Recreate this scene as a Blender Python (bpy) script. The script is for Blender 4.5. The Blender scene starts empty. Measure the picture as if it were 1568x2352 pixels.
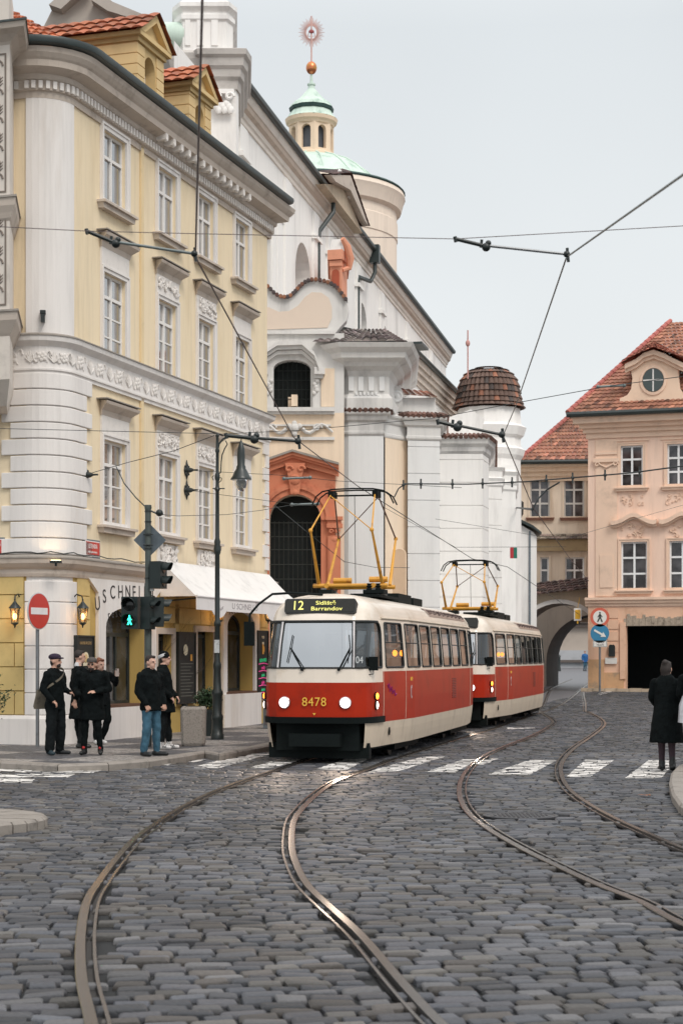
import bpy, bmesh, math, random
from mathutils import Vector, Matrix, noise
from mathutils.bvhtree import BVHTree
random.seed(7)
R = math.radians
S = bpy.context.scene
COL = S.collection
# ------------------------------------------------------------------ camera
EYE = 1.85
cam_d = bpy.data.cameras.new('camera'); cam = bpy.data.objects.new('camera', cam_d); COL.objects.link(cam)
cam.location = (0, 0, EYE); cam.rotation_euler = (R(90), 0, 0)
cam_d.sensor_fit = 'HORIZONTAL'; cam_d.sensor_width = 24; cam_d.lens = 61.22
cam_d.shift_y = 334/1568.0
cam_d.clip_end = 2000; cam_d.clip_start = .1
cam_d.dof.use_dof = True; cam_d.dof.focus_distance = 31; cam_d.dof.aperture_fstop = 4.5
S.camera = cam
# ------------------------------------------------------------------ overcast sky
SUN_EL, SUN_AZ = R(50), R(160)
w = bpy.data.worlds.new('World'); S.world = w; w.use_nodes = True
nt = w.node_tree; nt.nodes.clear()
def wn(t, **k):
    n = nt.nodes.new(t)
    for a, b in k.items(): setattr(n, a, b)
    return n
out = wn('ShaderNodeOutputWorld'); bg = wn('ShaderNodeBackground')
sky = wn('ShaderNodeTexSky', sky_type='NISHITA', sun_disc=False, sun_elevation=SUN_EL, sun_rotation=SUN_AZ)
sc_ = wn('ShaderNodeVectorMath', operation='SCALE'); sc_.inputs['Scale'].default_value = 1.0
tc = wn('ShaderNodeTexCoord'); sx = wn('ShaderNodeSeparateXYZ'); rp = wn('ShaderNodeValToRGB')
els = rp.color_ramp.elements
els[0].position = 0.0; els[0].color = (7.15, 7.3, 7.25, 1)
els[1].position = 1.0; els[1].color = (13.2, 13.0, 13.0, 1)
for p_, c_ in ((.10, (6.85, 7.05, 7.05)), (.34, (5.85, 6.15, 6.3)), (.45, (7.2, 7.4, 7.45))):
    e = els.new(p_); e.color = (*c_, 1)
nz = wn('ShaderNodeTexNoise'); nz.inputs['Scale'].default_value = 3.4; nz.inputs['Detail'].default_value = 3
mr = wn('ShaderNodeMapRange'); mr.inputs['To Min'].default_value = .90; mr.inputs['To Max'].default_value = 1.09
mul = wn('ShaderNodeVectorMath', operation='SCALE')
mx = wn('ShaderNodeMix', data_type='RGBA'); mx.inputs['Factor'].default_value = .95
L = nt.links.new
L(tc.outputs['Generated'], sx.inputs[0]); L(sx.outputs['Z'], rp.inputs[0]); L(tc.outputs['Generated'], nz.inputs['Vector'])
L(nz.outputs['Fac'], mr.inputs['Value']); L(rp.outputs[0], mul.inputs[0]); L(mr.outputs[0], mul.inputs['Scale'])
L(sky.outputs[0], sc_.inputs[0]); L(sc_.outputs[0], mx.inputs['A']); L(mul.outputs[0], mx.inputs['B'])
L(mx.outputs['Result'], bg.inputs[0]); bg.inputs[1].default_value = .12; L(bg.outputs[0], out.inputs[0])
sd = bpy.data.lights.new('sun', 'SUN'); sd.energy = 1.5; sd.angle = R(20); sd.color = (1, .94, .86)
so = bpy.data.objects.new('sun', sd); COL.objects.link(so)
so.rotation_euler = Vector((.35, -.62, .8)).to_track_quat('Z', 'Y').to_euler()
S.view_settings.view_transform = 'Standard'; S.view_settings.look = 'None'
S.view_settings.exposure = 0.13; S.view_settings.gamma = 1
try:
    S.cycles.max_bounces = 6; S.cycles.transparent_max_bounces = 12; S.cycles.use_denoising = True
except Exception: pass
# ------------------------------------------------------------------ pixel of the 1568 px wide view -> point
FP, CX, HY = 4000.0, 784.0, 1510.0
def at(x, y, Y): return Vector(((x-CX)*Y/FP, Y, EYE-(y-HY)*Y/FP))
def gnd(x, y, z=0.0):
    Y = FP*(EYE-z)/(y-HY); return Vector(((x-CX)*Y/FP, Y, z))
def gh(Y):
    if Y < 60: return 0.0
    if Y < 80: return (Y-60)*.015
    return .3+(Y-80)*.005
# ------------------------------------------------------------------ materials
MATS = {}
def mat(name, col, rough=.8, var=.10, scale=3.0, metal=0.0, bump=0.0, bscale=60, streak=False, dirt=None, coat=0, spec=None, stretch=None, sk=.89):
    if name in MATS: return MATS[name]
    m = bpy.data.materials.new(name); m.use_nodes = True; t = m.node_tree; N = t.nodes; b = N['Principled BSDF']
    b.inputs['Roughness'].default_value = rough; b.inputs['Metallic'].default_value = metal
    if coat: b.inputs['Coat Weight'].default_value = coat; b.inputs['Coat Roughness'].default_value = .06
    if spec is not None: b.inputs['Specular IOR Level'].default_value = spec
    tcn = N.new('ShaderNodeTexCoord'); mp = N.new('ShaderNodeMapping')
    t.links.new(tcn.outputs['Object'], mp.inputs[0])
    if streak: mp.inputs['Scale'].default_value = (1, 1, .18)
    if stretch: mp.inputs['Scale'].default_value = stretch
    n1 = N.new('ShaderNodeTexNoise'); n1.inputs['Scale'].default_value = scale; n1.inputs['Detail'].default_value = 6; n1.inputs['Roughness'].default_value = .65
    t.links.new(mp.outputs[0], n1.inputs['Vector'])
    r = N.new('ShaderNodeValToRGB'); e = r.color_ramp.elements
    d = dirt or tuple(c*(1-2.2*var) for c in col)
    e[0].position = .3; e[0].color = (*d, 1); e[1].position = .62; e[1].color = (*[min(1, c*(1+var*.5)) for c in col], 1)
    k = e.new(.46); k.color = (*col, 1)
    t.links.new(n1.outputs['Fac'], r.inputs[0])
    if streak:   # rain streaks and blotches of old plaster
        m2 = N.new('ShaderNodeMapping'); m2.inputs['Scale'].default_value = (3.2, 3.2, .22); t.links.new(tcn.outputs['Object'], m2.inputs[0])
        n3 = N.new('ShaderNodeTexNoise'); n3.inputs['Scale'].default_value = 1.6; n3.inputs['Detail'].default_value = 7; n3.inputs['Roughness'].default_value = .7; t.links.new(m2.outputs[0], n3.inputs['Vector'])
        mr_ = N.new('ShaderNodeMapRange'); mr_.inputs['From Min'].default_value = .30; mr_.inputs['From Max'].default_value = .52; mr_.inputs['To Min'].default_value = sk; t.links.new(n3.outputs['Fac'], mr_.inputs['Value'])
        vm = N.new('ShaderNodeVectorMath'); vm.operation = 'SCALE'; t.links.new(r.outputs[0], vm.inputs[0]); t.links.new(mr_.outputs[0], vm.inputs['Scale']); t.links.new(vm.outputs[0], b.inputs['Base Color'])
    else: t.links.new(r.outputs[0], b.inputs['Base Color'])
    if bump:
        n2 = N.new('ShaderNodeTexNoise'); n2.inputs['Scale'].default_value = bscale; n2.inputs['Detail'].default_value = 4
        t.links.new(tcn.outputs['Object'], n2.inputs['Vector'])
        bp = N.new('ShaderNodeBump'); bp.inputs['Strength'].default_value = bump; bp.inputs['Distance'].default_value = .02
        t.links.new(n2.outputs['Fac'], bp.inputs['Height']); t.links.new(bp.outputs[0], b.inputs['Normal'])
    MATS[name] = m; return m
def emit(name, col, s, base=None):
    if name in MATS: return MATS[name]
    m = bpy.data.materials.new(name); m.use_nodes = True; b = m.node_tree.nodes['Principled BSDF']
    b.inputs['Base Color'].default_value = (*(base or col), 1); b.inputs['Emission Color'].default_value = (*col, 1); b.inputs['Emission Strength'].default_value = s
    MATS[name] = m; return m
def glassy(name, tint, refl=.12, transp=0.0, rough=.03, ior=1.6, noisy=0.0):
    """pane: dark body or see-through, with a mirror coat by fresnel"""
    if name in MATS: return MATS[name]
    m = bpy.data.materials.new(name); m.use_nodes = True; t = m.node_tree; N = t.nodes; N.clear(); l = t.links.new
    o = N.new('ShaderNodeOutputMaterial'); d = N.new('ShaderNodeBsdfDiffuse'); d.inputs[0].default_value = (*tint, 1)
    tr = N.new('ShaderNodeBsdfTransparent'); tr.inputs[0].default_value = (.72, .78, .78, 1)
    mi = N.new('ShaderNodeMixShader'); mi.inputs[0].default_value = transp
    g = N.new('ShaderNodeBsdfGlossy'); g.inputs['Roughness'].default_value = rough; g.inputs[0].default_value = (.93, .96, 1, 1)
    f = N.new('ShaderNodeFresnel'); f.inputs[0].default_value = ior
    ma = N.new('ShaderNodeMath'); ma.operation = 'ADD'; ma.inputs[1].default_value = refl; ma.use_clamp = True
    m2 = N.new('ShaderNodeMixShader')
    if noisy:
        tcn = N.new('ShaderNodeTexCoord'); n1 = N.new('ShaderNodeTexNoise'); n1.inputs['Scale'].default_value = noisy
        r = N.new('ShaderNodeValToRGB'); r.color_ramp.elements[0].position = .4; r.color_ramp.elements[0].color = (*tint, 1)
        r.color_ramp.elements[1].position = .62; r.color_ramp.elements[1].color = (*[c*2.6+.03 for c in tint], 1)
        l(tcn.outputs['Object'], n1.inputs['Vector']); l(n1.outputs['Fac'], r.inputs[0]); l(r.outputs[0], d.inputs[0])
        n3 = N.new('ShaderNodeTexNoise'); n3.inputs['Scale'].default_value = 1.3; bp = N.new('ShaderNodeBump'); bp.inputs['Strength'].default_value = .12
        l(tcn.outputs['Object'], n3.inputs['Vector']); l(n3.outputs['Fac'], bp.inputs['Height']); l(bp.outputs[0], g.inputs['Normal'])
    l(d.outputs[0], mi.inputs[1]); l(tr.outputs[0], mi.inputs[2]); l(mi.outputs[0], m2.inputs[1]); l(g.outputs[0], m2.inputs[2])
    l(f.outputs[0], ma.inputs[0]); l(ma.outputs[0], m2.inputs[0]); l(m2.outputs[0], o.inputs[0])
    MATS[name] = m; return m
def attr_mat(name, rough=.6, bump=.3, bscale=50, spec=.5):
    """stone / tile material: base colour from the per-piece colour attribute, grain from noise"""
    if name in MATS: return MATS[name]
    m = bpy.data.materials.new(name); m.use_nodes = True; t = m.node_tree; N = t.nodes; b = N['Principled BSDF']; l = t.links.new
    a = N.new('ShaderNodeAttribute'); a.attribute_name = 'tone'
    tcn = N.new('ShaderNodeTexCoord'); n1 = N.new('ShaderNodeTexNoise'); n1.inputs['Scale'].default_value = bscale; n1.inputs['Detail'].default_value = 5
    l(tcn.outputs['Object'], n1.inputs['Vector'])
    mr = N.new('ShaderNodeMapRange'); mr.inputs['To Min'].default_value = .6; mr.inputs['To Max'].default_value = 1.4
    l(n1.outputs['Fac'], mr.inputs['Value'])
    v = N.new('ShaderNodeVectorMath'); v.operation = 'SCALE'; l(a.outputs['Color'], v.inputs[0]); l(mr.outputs[0], v.inputs['Scale'])
    n5 = N.new('ShaderNodeTexNoise'); n5.inputs['Scale'].default_value = .45; n5.inputs['Detail'].default_value = 4; l(tcn.outputs['Object'], n5.inputs['Vector'])
    m5 = N.new('ShaderNodeMapRange'); m5.inputs['From Min'].default_value = .35; m5.inputs['From Max'].default_value = .65; m5.inputs['To Min'].default_value = .72; m5.inputs['To Max'].default_value = 1.12; l(n5.outputs['Fac'], m5.inputs['Value'])
    v5 = N.new('ShaderNodeVectorMath'); v5.operation = 'SCALE'; l(v.outputs[0], v5.inputs[0]); l(m5.outputs[0], v5.inputs['Scale']); l(v5.outputs[0], b.inputs['Base Color'])
    bp = N.new('ShaderNodeBump'); bp.inputs['Strength'].default_value = bump; bp.inputs['Distance'].default_value = .01
    l(n1.outputs['Fac'], bp.inputs['Height']); l(bp.outputs[0], b.inputs['Normal'])
    n2 = N.new('ShaderNodeTexNoise'); n2.inputs['Scale'].default_value = .7; l(tcn.outputs['Object'], n2.inputs['Vector'])
    m2 = N.new('ShaderNodeMapRange'); m2.inputs['To Min'].default_value = rough-.12; m2.inputs['To Max'].default_value = rough+.15
    l(n2.outputs['Fac'], m2.inputs['Value']); l(m2.outputs[0], b.inputs['Roughness']); b.inputs['Specular IOR Level'].default_value = spec
    MATS[name] = m; return m
# plaster family
YEL = mat('yellow_plaster', (.82, .685, .485), .9, .04, 1.2, bump=.25, streak=True, dirt=(.75, .61, .41))
OCH = mat('ochre_plaster', (.52, .36, .115), .9, .07, 1.5, bump=.25, streak=True)
WHI = mat('white_plaster', (.76, .725, .70), .9, .04, 1.0, bump=.2, streak=True, dirt=(.66, .61, .57))
CRM = mat('cornice_stone', (.55, .475, .41), .85, .08, 2.0, bump=.3, dirt=(.38, .32, .27))
LED = mat('grey_ledge', (.30, .27, .24), .85, .12, 3.0, bump=.3)
CWH = mat('church_white', (.88, .86, .835), .9, .05, .7, bump=.2, streak=True, dirt=(.68, .66, .64), sk=.93)
CGR = mat('church_grey', (.70, .685, .665), .9, .08, 1.0, bump=.3, streak=True, dirt=(.48, .47, .46), sk=.90)
CBL = mat('church_pale_grey', (.77, .77, .765), .9, .05, .9, bump=.2, streak=True, sk=.93)
CPE = mat('church_peach', (.85, .69, .53), .9, .06, 1.0, bump=.2, streak=True)
BEI = mat('beige_plaster', (.77, .67, .55), .9, .07, .8, bump=.2, streak=True, dirt=(.50, .38, .27))
ORA = mat('orange_stone', (.60, .215, .12), .85, .09, 2.0, bump=.3, dirt=(.42, .13, .07))
PNK = mat('pink_plaster', (.88, .64, .51), .9, .05, .7, bump=.2, streak=True, dirt=(.78, .53, .40))
PNT = mat('pink_trim', (.82, .60, .46), .9, .07, 1.5, bump=.2)
PWO = mat('worn_plaster', (.56, .34, .19), .95, .22, 1.6, bump=.5, dirt=(.30, .24, .18))
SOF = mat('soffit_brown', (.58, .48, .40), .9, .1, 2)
GUT = mat('dark_gutter', (.022, .034, .034), .45, .2, 4, spec=.6)
BLK = mat('black_iron', (.012, .018, .018), .42, .2, 8, spec=.5)
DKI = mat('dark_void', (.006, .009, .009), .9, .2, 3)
COP = mat('green_copper', (.56, .68, .60), .7, .12, 1.3, streak=True, dirt=(.26, .40, .33))
CDK = mat('dark_copper', (.02, .055, .05), .6, .1, 3)
WDW = mat('window_paint', (.78, .755, .73), .6, .03, 5)
GRY = mat('grey_steel', (.17, .20, .225), .5, .1, 6, metal=.3)
GALV = mat('galvanised', (.23, .24, .25), .45, .15, 6, metal=.7)
GL_U = glassy('window_glass', (.07, .055, .042), .26, 0, .03, 1.9, noisy=1.1)
GL_D = glassy('dark_window_glass', (.012, .013, .014), .03, 0, .05, 1.5, noisy=2.0)
TILE = attr_mat('clay_tile', .75, .4, 25)
STONE = attr_mat('granite_sett', .56, .6, 38, spec=.35)
# ------------------------------------------------------------------ mesh builder
class MB:
    def __init__(s, T=None): s.v = []; s.f = []; s.m = []; s.c = []; s.T = T; s.mi = 0; s.col = None
    def add(s, vs, fs):
        o = len(s.v)
        s.v += [(s.T @ Vector(p)) if s.T else Vector(p) for p in vs]
        for f in fs: s.f.append([o+i for i in f]); s.m.append(s.mi); s.c.append(s.col)
    def quad(s, a, b, c, d): s.add([a, b, c, d], [(0, 1, 2, 3)])
    def box(s, x0, x1, y0, y1, z0, z1):
        s.add([(x0, y0, z0), (x1, y0, z0), (x1, y1, z0), (x0, y1, z0), (x0, y0, z1), (x1, y0, z1), (x1, y1, z1), (x0, y1, z1)],
              [(0, 3, 2, 1), (4, 5, 6, 7), (0, 1, 5, 4), (1, 2, 6, 5), (2, 3, 7, 6), (3, 0, 4, 7)])
    def prism(s, poly, z0, z1, top=None):
        """poly [(x,y)] ccw, extruded in z"""
        n = len(poly); t = top or poly
        s.add([(p[0], p[1], z0) for p in poly]+[(p[0], p[1], z1) for p in t],
              [tuple(range(n-1, -1, -1)), tuple(range(n, 2*n))]+[(i, (i+1) % n, n+(i+1) % n, n+i) for i in range(n)])
    def plate(s, poly, y0, y1):
        """poly [(x,z)] extruded between depths y0<y1"""
        n = len(poly)
        s.add([(p[0], y0, p[1]) for p in poly]+[(p[0], y1, p[1]) for p in poly],
              [tuple(range(n)), tuple(range(2*n-1, n-1, -1))]+[((i+1) % n, i, n+i, n+(i+1) % n) for i in range(n)])
    def tube(s, pts, r, n=8, cap=True, closed=False):
        pts = [Vector(p) for p in pts]; k = len(pts); rr = r if isinstance(r, (list, tuple)) else [r]*k
        vs = []; up = None
        for i, p in enumerate(pts):
            if closed: d = pts[(i+1) % k]-pts[i-1]
            else: d = pts[min(i+1, k-1)]-pts[max(i-1, 0)]
            d = d.normalized() if d.length > 1e-9 else Vector((0, 0, 1))
            if up is None: up = Vector((0, 0, 1)) if abs(d.z) < .9 else Vector((1, 0, 0))
            a = d.cross(up).normalized(); b = a.cross(d).normalized(); up = b
            for j in range(n):
                t = 2*math.pi*j/n; vs.append(p+a*math.cos(t)*rr[i]+b*math.sin(t)*rr[i])
        fs = [(i*n+j, i*n+(j+1) % n, (i+1)*n+(j+1) % n, (i+1)*n+j) for i in range(k-1) for j in range(n)]
        if closed: fs += [((k-1)*n+j, (k-1)*n+(j+1) % n, (j+1) % n, j) for j in range(n)]
        elif cap: fs += [tuple(range(n-1, -1, -1)), tuple(range((k-1)*n, k*n))]
        s.add(vs, fs)
    def lathe(s, prof, n=24, c=(0, 0, 0), cap=True, a0=0):
        vs = []
        for r, z in prof:
            for j in range(n):
                t = a0+2*math.pi*j/n; vs.append((c[0]+r*math.cos(t), c[1]+r*math.sin(t), c[2]+z))
        k = len(prof)
        fs = [(i*n+j, i*n+(j+1) % n, (i+1)*n+(j+1) % n, (i+1)*n+j) for i in range(k-1) for j in range(n)]
        if cap: fs += [tuple(range(n-1, -1, -1)), tuple(range((k-1)*n, k*n))]
        s.add(vs, fs)
    def ball(s, c, r, sc=(1, 1, 1), n=12, m=8):
        pr = [(max(1e-4, r*math.sin(math.pi*i/m)), -r*math.cos(math.pi*i/m)) for i in range(m+1)]
        vs = []
        for q, z in pr:
            for j in range(n):
                t = 2*math.pi*j/n; vs.append((c[0]+q*math.cos(t)*sc[0], c[1]+q*math.sin(t)*sc[1], c[2]+z*sc[2]))
        s.add(vs, [(i*n+j, i*n+(j+1) % n, (i+1)*n+(j+1) % n, (i+1)*n+j) for i in range(m) for j in range(n)])
    def grid(s, fn, nu, nv, skip=None, matf=None):
        vs = [fn(i/nu, j/nv) for j in range(nv+1) for i in range(nu+1)]; o = len(s.v)
        s.v += [(s.T @ Vector(p)) if s.T else Vector(p) for p in vs]
        for j in range(nv):
            for i in range(nu):
                a = o+j*(nu+1)+i; s.f.append([a, a+1, a+nu+2, a+nu+1]); s.m.append(s.mi); s.c.append(s.col)
    def mark(s): s.__dict__.setdefault('marks', []).append((len(s.v), len(s.f)))
    def build_pieces(s, name, mats, parent=None, smooth=False):
        """one object per marked piece"""
        mk = s.marks+[(len(s.v), len(s.f))]; o = None
        for (v0, f0), (v1, f1) in zip(mk, mk[1:]):
            if f1 == f0: continue
            q = MB(); q.v = s.v[v0:v1]; q.f = [[i-v0 for i in f] for f in s.f[f0:f1]]; q.m = s.m[f0:f1]; q.c = s.c[f0:f1]; o = q.build(name, mats, parent, smooth)
        return o
    def build(s, name, mats, parent=None, smooth=False, origin=None, sharp=35):
        if not isinstance(mats, (list, tuple)): mats = [mats]
        me = bpy.data.meshes.new(name)
        if parent is not None:
            off = parent['_w']; off = Vector(off)
        else:
            if origin is None:
                xs = [p.x for p in s.v]; ys = [p.y for p in s.v]; zs = [p.z for p in s.v]
                origin = ((min(xs)+max(xs))/2, (min(ys)+max(ys))/2, min(zs))
            off = Vector(origin)
        me.from_pydata([tuple(p-off) for p in s.v], [], s.f)
        for m in mats: me.materials.append(m)
        if len(mats) > 1: me.polygons.foreach_set('material_index', s.m)
        if any(c is not None for c in s.c):
            ca = me.color_attributes.new('tone', 'FLOAT_COLOR', 'CORNER'); buf = []
            for f, c in zip(s.f, s.c):
                c = c or (.3, .3, .3)
                buf += [c[0], c[1], c[2], 1]*len(f)
            ca.data.foreach_set('color', buf)
        me.update()
        if smooth:
            me.polygons.foreach_set('use_smooth', [True]*len(me.polygons)); me.set_sharp_from_angle(angle=R(sharp))
        o = bpy.data.objects.new(name, me); COL.objects.link(o); o['_w'] = tuple(off)
        if parent is not None: o.parent = parent
        else: o.location = off
        return o
def tag(o, label=None, cat=None, group=None, kind=None):
    if label: o['label'] = label
    if cat: o['category'] = cat
    if group: o['group'] = group
    if kind: o['kind'] = kind
    return o
def thing(name, loc, label, cat, group=None):
    o = bpy.data.objects.new(name, None); COL.objects.link(o); o.location = loc; o['_w'] = tuple(loc); o.empty_display_size = .2
    return tag(o, label, cat, group)
def text_into(mb, s, size, M, extrude=.004, align='CENTER', sx=1.0, bold=0.0):
    cu = bpy.data.curves.new('t', 'FONT'); cu.body = s; cu.size = size; cu.extrude = extrude; cu.align_x = align; cu.align_y = 'CENTER'
    if bold: cu.offset = bold
    ob = bpy.data.objects.new('t', cu); COL.objects.link(ob)
    dg = bpy.context.evaluated_depsgraph_get(); me = bpy.data.meshes.new_from_object(ob.evaluated_get(dg))
    M = M @ Matrix.Diagonal((sx, 1, 1, 1))
    T = mb.T; mb.T = None
    mb.add([(T @ (M @ v.co)) if T else (M @ v.co) for v in me.vertices], [tuple(p.vertices) for p in me.polygons]); mb.T = T
    bpy.data.objects.remove(ob); bpy.data.meshes.remove(me); bpy.data.curves.remove(cu)
TXT = Matrix(((1, 0, 0, 0), (0, 0, -1, 0), (0, 1, 0, 0), (0, 0, 0, 1)))   # text xy -> x,z plane facing -y
def txt_at(x, y, z, rot=0): return Matrix.Translation((x, y, z)) @ TXT @ Matrix.Rotation(rot, 4, 'Z')
class Fac:
    """a facade plane: P0 on the ground, d along, outward normal n=(dy,-dx); local x=u, y=-v (out is negative), z up"""
    def __init__(s, P0, d):
        l = math.hypot(*d); s.P = P0; s.d = (d[0]/l, d[1]/l); s.n = (s.d[1], -s.d[0])
        s.M = Matrix(((s.d[0], -s.n[0], 0, P0[0]), (s.d[1], -s.n[1], 0, P0[1]), (0, 0, 1, 0), (0, 0, 0, 1)))
    def uz(s, x, y, v=0.0):
        a = (x-CX)/FP; P, d, n = s.P, s.d, s.n
        u = (a*(P[1]+v*n[1])-P[0]-v*n[0])/(d[0]-a*d[1]); Y = P[1]+u*d[1]+v*n[1]
        return u, EYE-(y-HY)*Y/FP
    def u(s, x, v=0.0): return s.uz(x, HY, v)[0]
def frontal(Y): return Fac((0.0, Y), (1.0, 0.0))
def wall_holes(mb, u0, u1, z0, z1, holes, depth=.15, y=0.0):
    """front face with openings (u0,u1,z0,z1,arch_rise) and their reveals"""
    us = sorted({u0, u1, *[h[0] for h in holes], *[h[1] for h in holes]}); us = [a for a in us if u0-1e-6 <= a <= u1+1e-6]
    zs = sorted({z0, z1, *[h[2] for h in holes], *[h[3] for h in holes]}); zs = [a for a in zs if z0-1e-6 <= a <= z1+1e-6]
    for a, b in zip(us, us[1:]):
        for c, d in zip(zs, zs[1:]):
            mu, mz = (a+b)/2, (c+d)/2
            if any(h[0] < mu < h[1] and h[2] < mz < h[3] for h in holes): continue
            mb.quad((a, y, c), (b, y, c), (b, y, d), (a, y, d))
    for h in holes:
        a, b, c, d = h[:4]; ar = h[4] if len(h) > 4 else 0; dp = h[5] if len(h) > 5 else depth; Y2 = y+dp; zs_ = d-ar
        mb.quad((a, y, c), (b, y, c), (b, Y2, c), (a, Y2, c))
        mb.quad((a, y, c), (a, Y2, c), (a, Y2, zs_), (a, y, zs_)); mb.quad((b, Y2, c), (b, y, c), (b, y, zs_), (b, Y2, zs_))
        if not ar: mb.quad((a, y, d), (a, Y2, d), (b, Y2, d), (b, y, d))
        else:
            n = 14; m = (a+b)/2; hw = (b-a)/2
            pt = [(m-hw*math.cos(math.pi*i/n), zs_+ar*math.sin(math.pi*i/n)) for i in range(n+1)]
            for p, q in zip(pt, pt[1:]):
                mb.quad((p[0], y, p[1]), (q[0], y, q[1]), (q[0], y, d), (p[0], y, d))
                mb.quad((p[0], Y2, p[1]), (q[0], Y2, q[1]), (q[0], y, q[1]), (p[0], y, p[1]))
def arch_poly(u0, u1, z0, z1, rise, n=14):
    m = (u0+u1)/2; hw = (u1-u0)/2
    return [(u0, z0), (u1, z0)]+[(m+hw*math.cos(math.pi*i/n), z1-rise+rise*math.sin(math.pi*i/n)) for i in range(n+1)]
def frame_rect(mb, u0, u1, z0, z1, w, y0, y1):
    mb.box(u0, u0+w, y0, y1, z0, z1); mb.box(u1-w, u1, y0, y1, z0, z1)
    mb.box(u0+w, u1-w, y0, y1, z0, z0+w); mb.box(u0+w, u1-w, y0, y1, z1-w, z1)
def moulding(mb, pts, prof, close=False):
    """sweep profile [(out,z)] along plan polyline pts [(x,y)], outward = right of travel"""
    n = len(pts); ring = []
    for i, p in enumerate(pts):
        p = Vector((p[0], p[1]))
        def nd(a, b):
            d = (Vector(b)-Vector(a)); d.normalize(); return Vector((d.y, -d.x))
        ns = []
        if i > 0 or close: ns.append(nd(pts[i-1], pts[i]))
        if i < n-1 or close: ns.append(nd(pts[i], pts[(i+1) % n]))
        m = sum(ns, Vector((0, 0))); m.normalize(); k = 1/max(.35, m.dot(ns[0]))
        ring.append([(p.x+m.x*o*k, p.y+m.y*o*k, z) for o, z in prof])
    q = len(prof); vs = [v for r_ in ring for v in r_]; fs = []
    for i in range(n if close else n-1):
        a, b = i*q, ((i+1) % n)*q
        fs += [(a+j, b+j, b+j+1, a+j+1) for j in range(q-1)]
    if not close: fs += [tuple(range(q)), tuple(range((n-1)*q+q-1, (n-1)*q-1, -1))]
    mb.add(vs, fs)
def tiles(mb, p00, p10, p11, p01, pitch=.22, course=.35, base=(.42, .13, .06), var=.35, dark=.12, amp=.045):
    """half-round tiles laid on a quad; p00-p10 eave, p01-p11 ridge"""
    p00, p10, p11, p01 = map(Vector, (p00, p10, p11, p01))
    wv = max((p10-p00).length, (p11-p01).length); nu = max(2, int(wv/pitch)); nv = max(2, int(((p01-p00).length+(p11-p10).length)/2/course))
    nrm = (p10-p00).cross(p01-p00)
    if nrm.length < 1e-6: nrm = (p10-p00).cross(p11-p00)
    nrm.normalize()
    def P(a, b): return (p00*(1-a)+p10*a)*(1-b)+(p01*(1-a)+p11*a)*b
    for i in range(nu):
        for j in range(nv):
            k = random.random(); kv = 1+var*(random.random()-.5)*1.8; c = [base[0]*kv, base[1]*kv*(1+.12*(random.random()-.5)), base[2]*kv]
            if k < dark: c = [x*.4 for x in c]
            elif k > .93: c = [min(1, x*1.5) for x in c]
            mb.col = tuple(c); ring = []
            for b, up in ((j/nv, .035), (min(1, (j+1.12)/nv), 0)):
                for t in range(5):
                    a = (i+t/4)/nu; h = amp*math.sin(math.pi*t/4)
                    ring.append(P(a, b)+nrm*(h*(.6+.4*(up > 0))+up))
            T = mb.T; mb.add(ring, [(t, t+1, 5+t+1, 5+t) for t in range(4)]+[(0, 1, 2, 3, 4)])
    mb.col = None
def rough_relief(mb, u0, u1, z0, z1, y, amp=.05, n=10, seed=0):
    """carved foliage relief panel: scattered curls and leaves"""
    rnd = random.Random(seed)
    for k in range(n):
        cu, cz = rnd.uniform(u0+.06, u1-.06), rnd.uniform(z0+.05, z1-.05); r = rnd.uniform(.05, .12); a0 = rnd.uniform(0, 6.28); sgn = rnd.choice((-1, 1))
        pts = []
        for i in range(9):
            a = a0+sgn*i*.62; q = r*(1-i/11); pu = min(u1-.02, max(u0+.02, cu+q*math.cos(a))); pz = min(z1-.02, max(z0+.02, cz+q*math.sin(a)))
            pts.append((pu, y-amp*.3, pz))
        mb.tube(pts, [amp*.55*(1-.06*i) for i in range(9)], 5)
# ================================================================== GROUND
def catmull(pts, n=8):
    P = [Vector(p) for p in pts]; P = [2*P[0]-P[1]]+P+[2*P[-1]-P[-2]]; o = []
    for i in range(1, len(P)-2):
        for k in range(n):
            t = k/n; a, b, c, d = P[i-1:i+3]
            o.append(.5*((2*b)+(c-a)*t+(2*a-5*b+4*c-d)*t*t+(3*b-a-3*c+d)*t**3))
    o.append(P[-2]); return o
# sheet under the stones, reaching the horizon
g = MB()
ys = [-40, 0, 20, 40, 60, 65, 70, 75, 80, 100, 130, 170, 250, 600]
for a, b in zip(ys, ys[1:]):
    za, zb = gh(a)-.035, gh(b)-.035
    for x0, x1 in ((-400, -60), (-60, 60), (60, 400)):
        g.quad((x0, a, za), (x1, a, za), (x1, b, zb), (x0, b, zb))
GRD = mat('joint_dirt', (.010, .011, .012), .85, .2, 4, bump=.4)
tag(g.build('ground', GRD, origin=(0, 0, 0)), kind='structure')
# far cobbled street seen small: flat sheet with fine sett bump
FARST = mat('far_cobbles', (.10, .10, .11), .5, .22, 9, bump=.6, bscale=8, stretch=(1, 2.2, 1))
g = MB(); yy = [64, 70, 75, 80, 90, 110, 140, 175]
for a, b in zip(yy, yy[1:]): g.quad((-30, a, gh(a)-.012), (60, a, gh(a)-.012), (60, b, gh(b)-.012), (-30, b, gh(b)-.012))
tag(g.build('street', FARST, origin=(0, 64, 0)), kind='structure')
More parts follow.
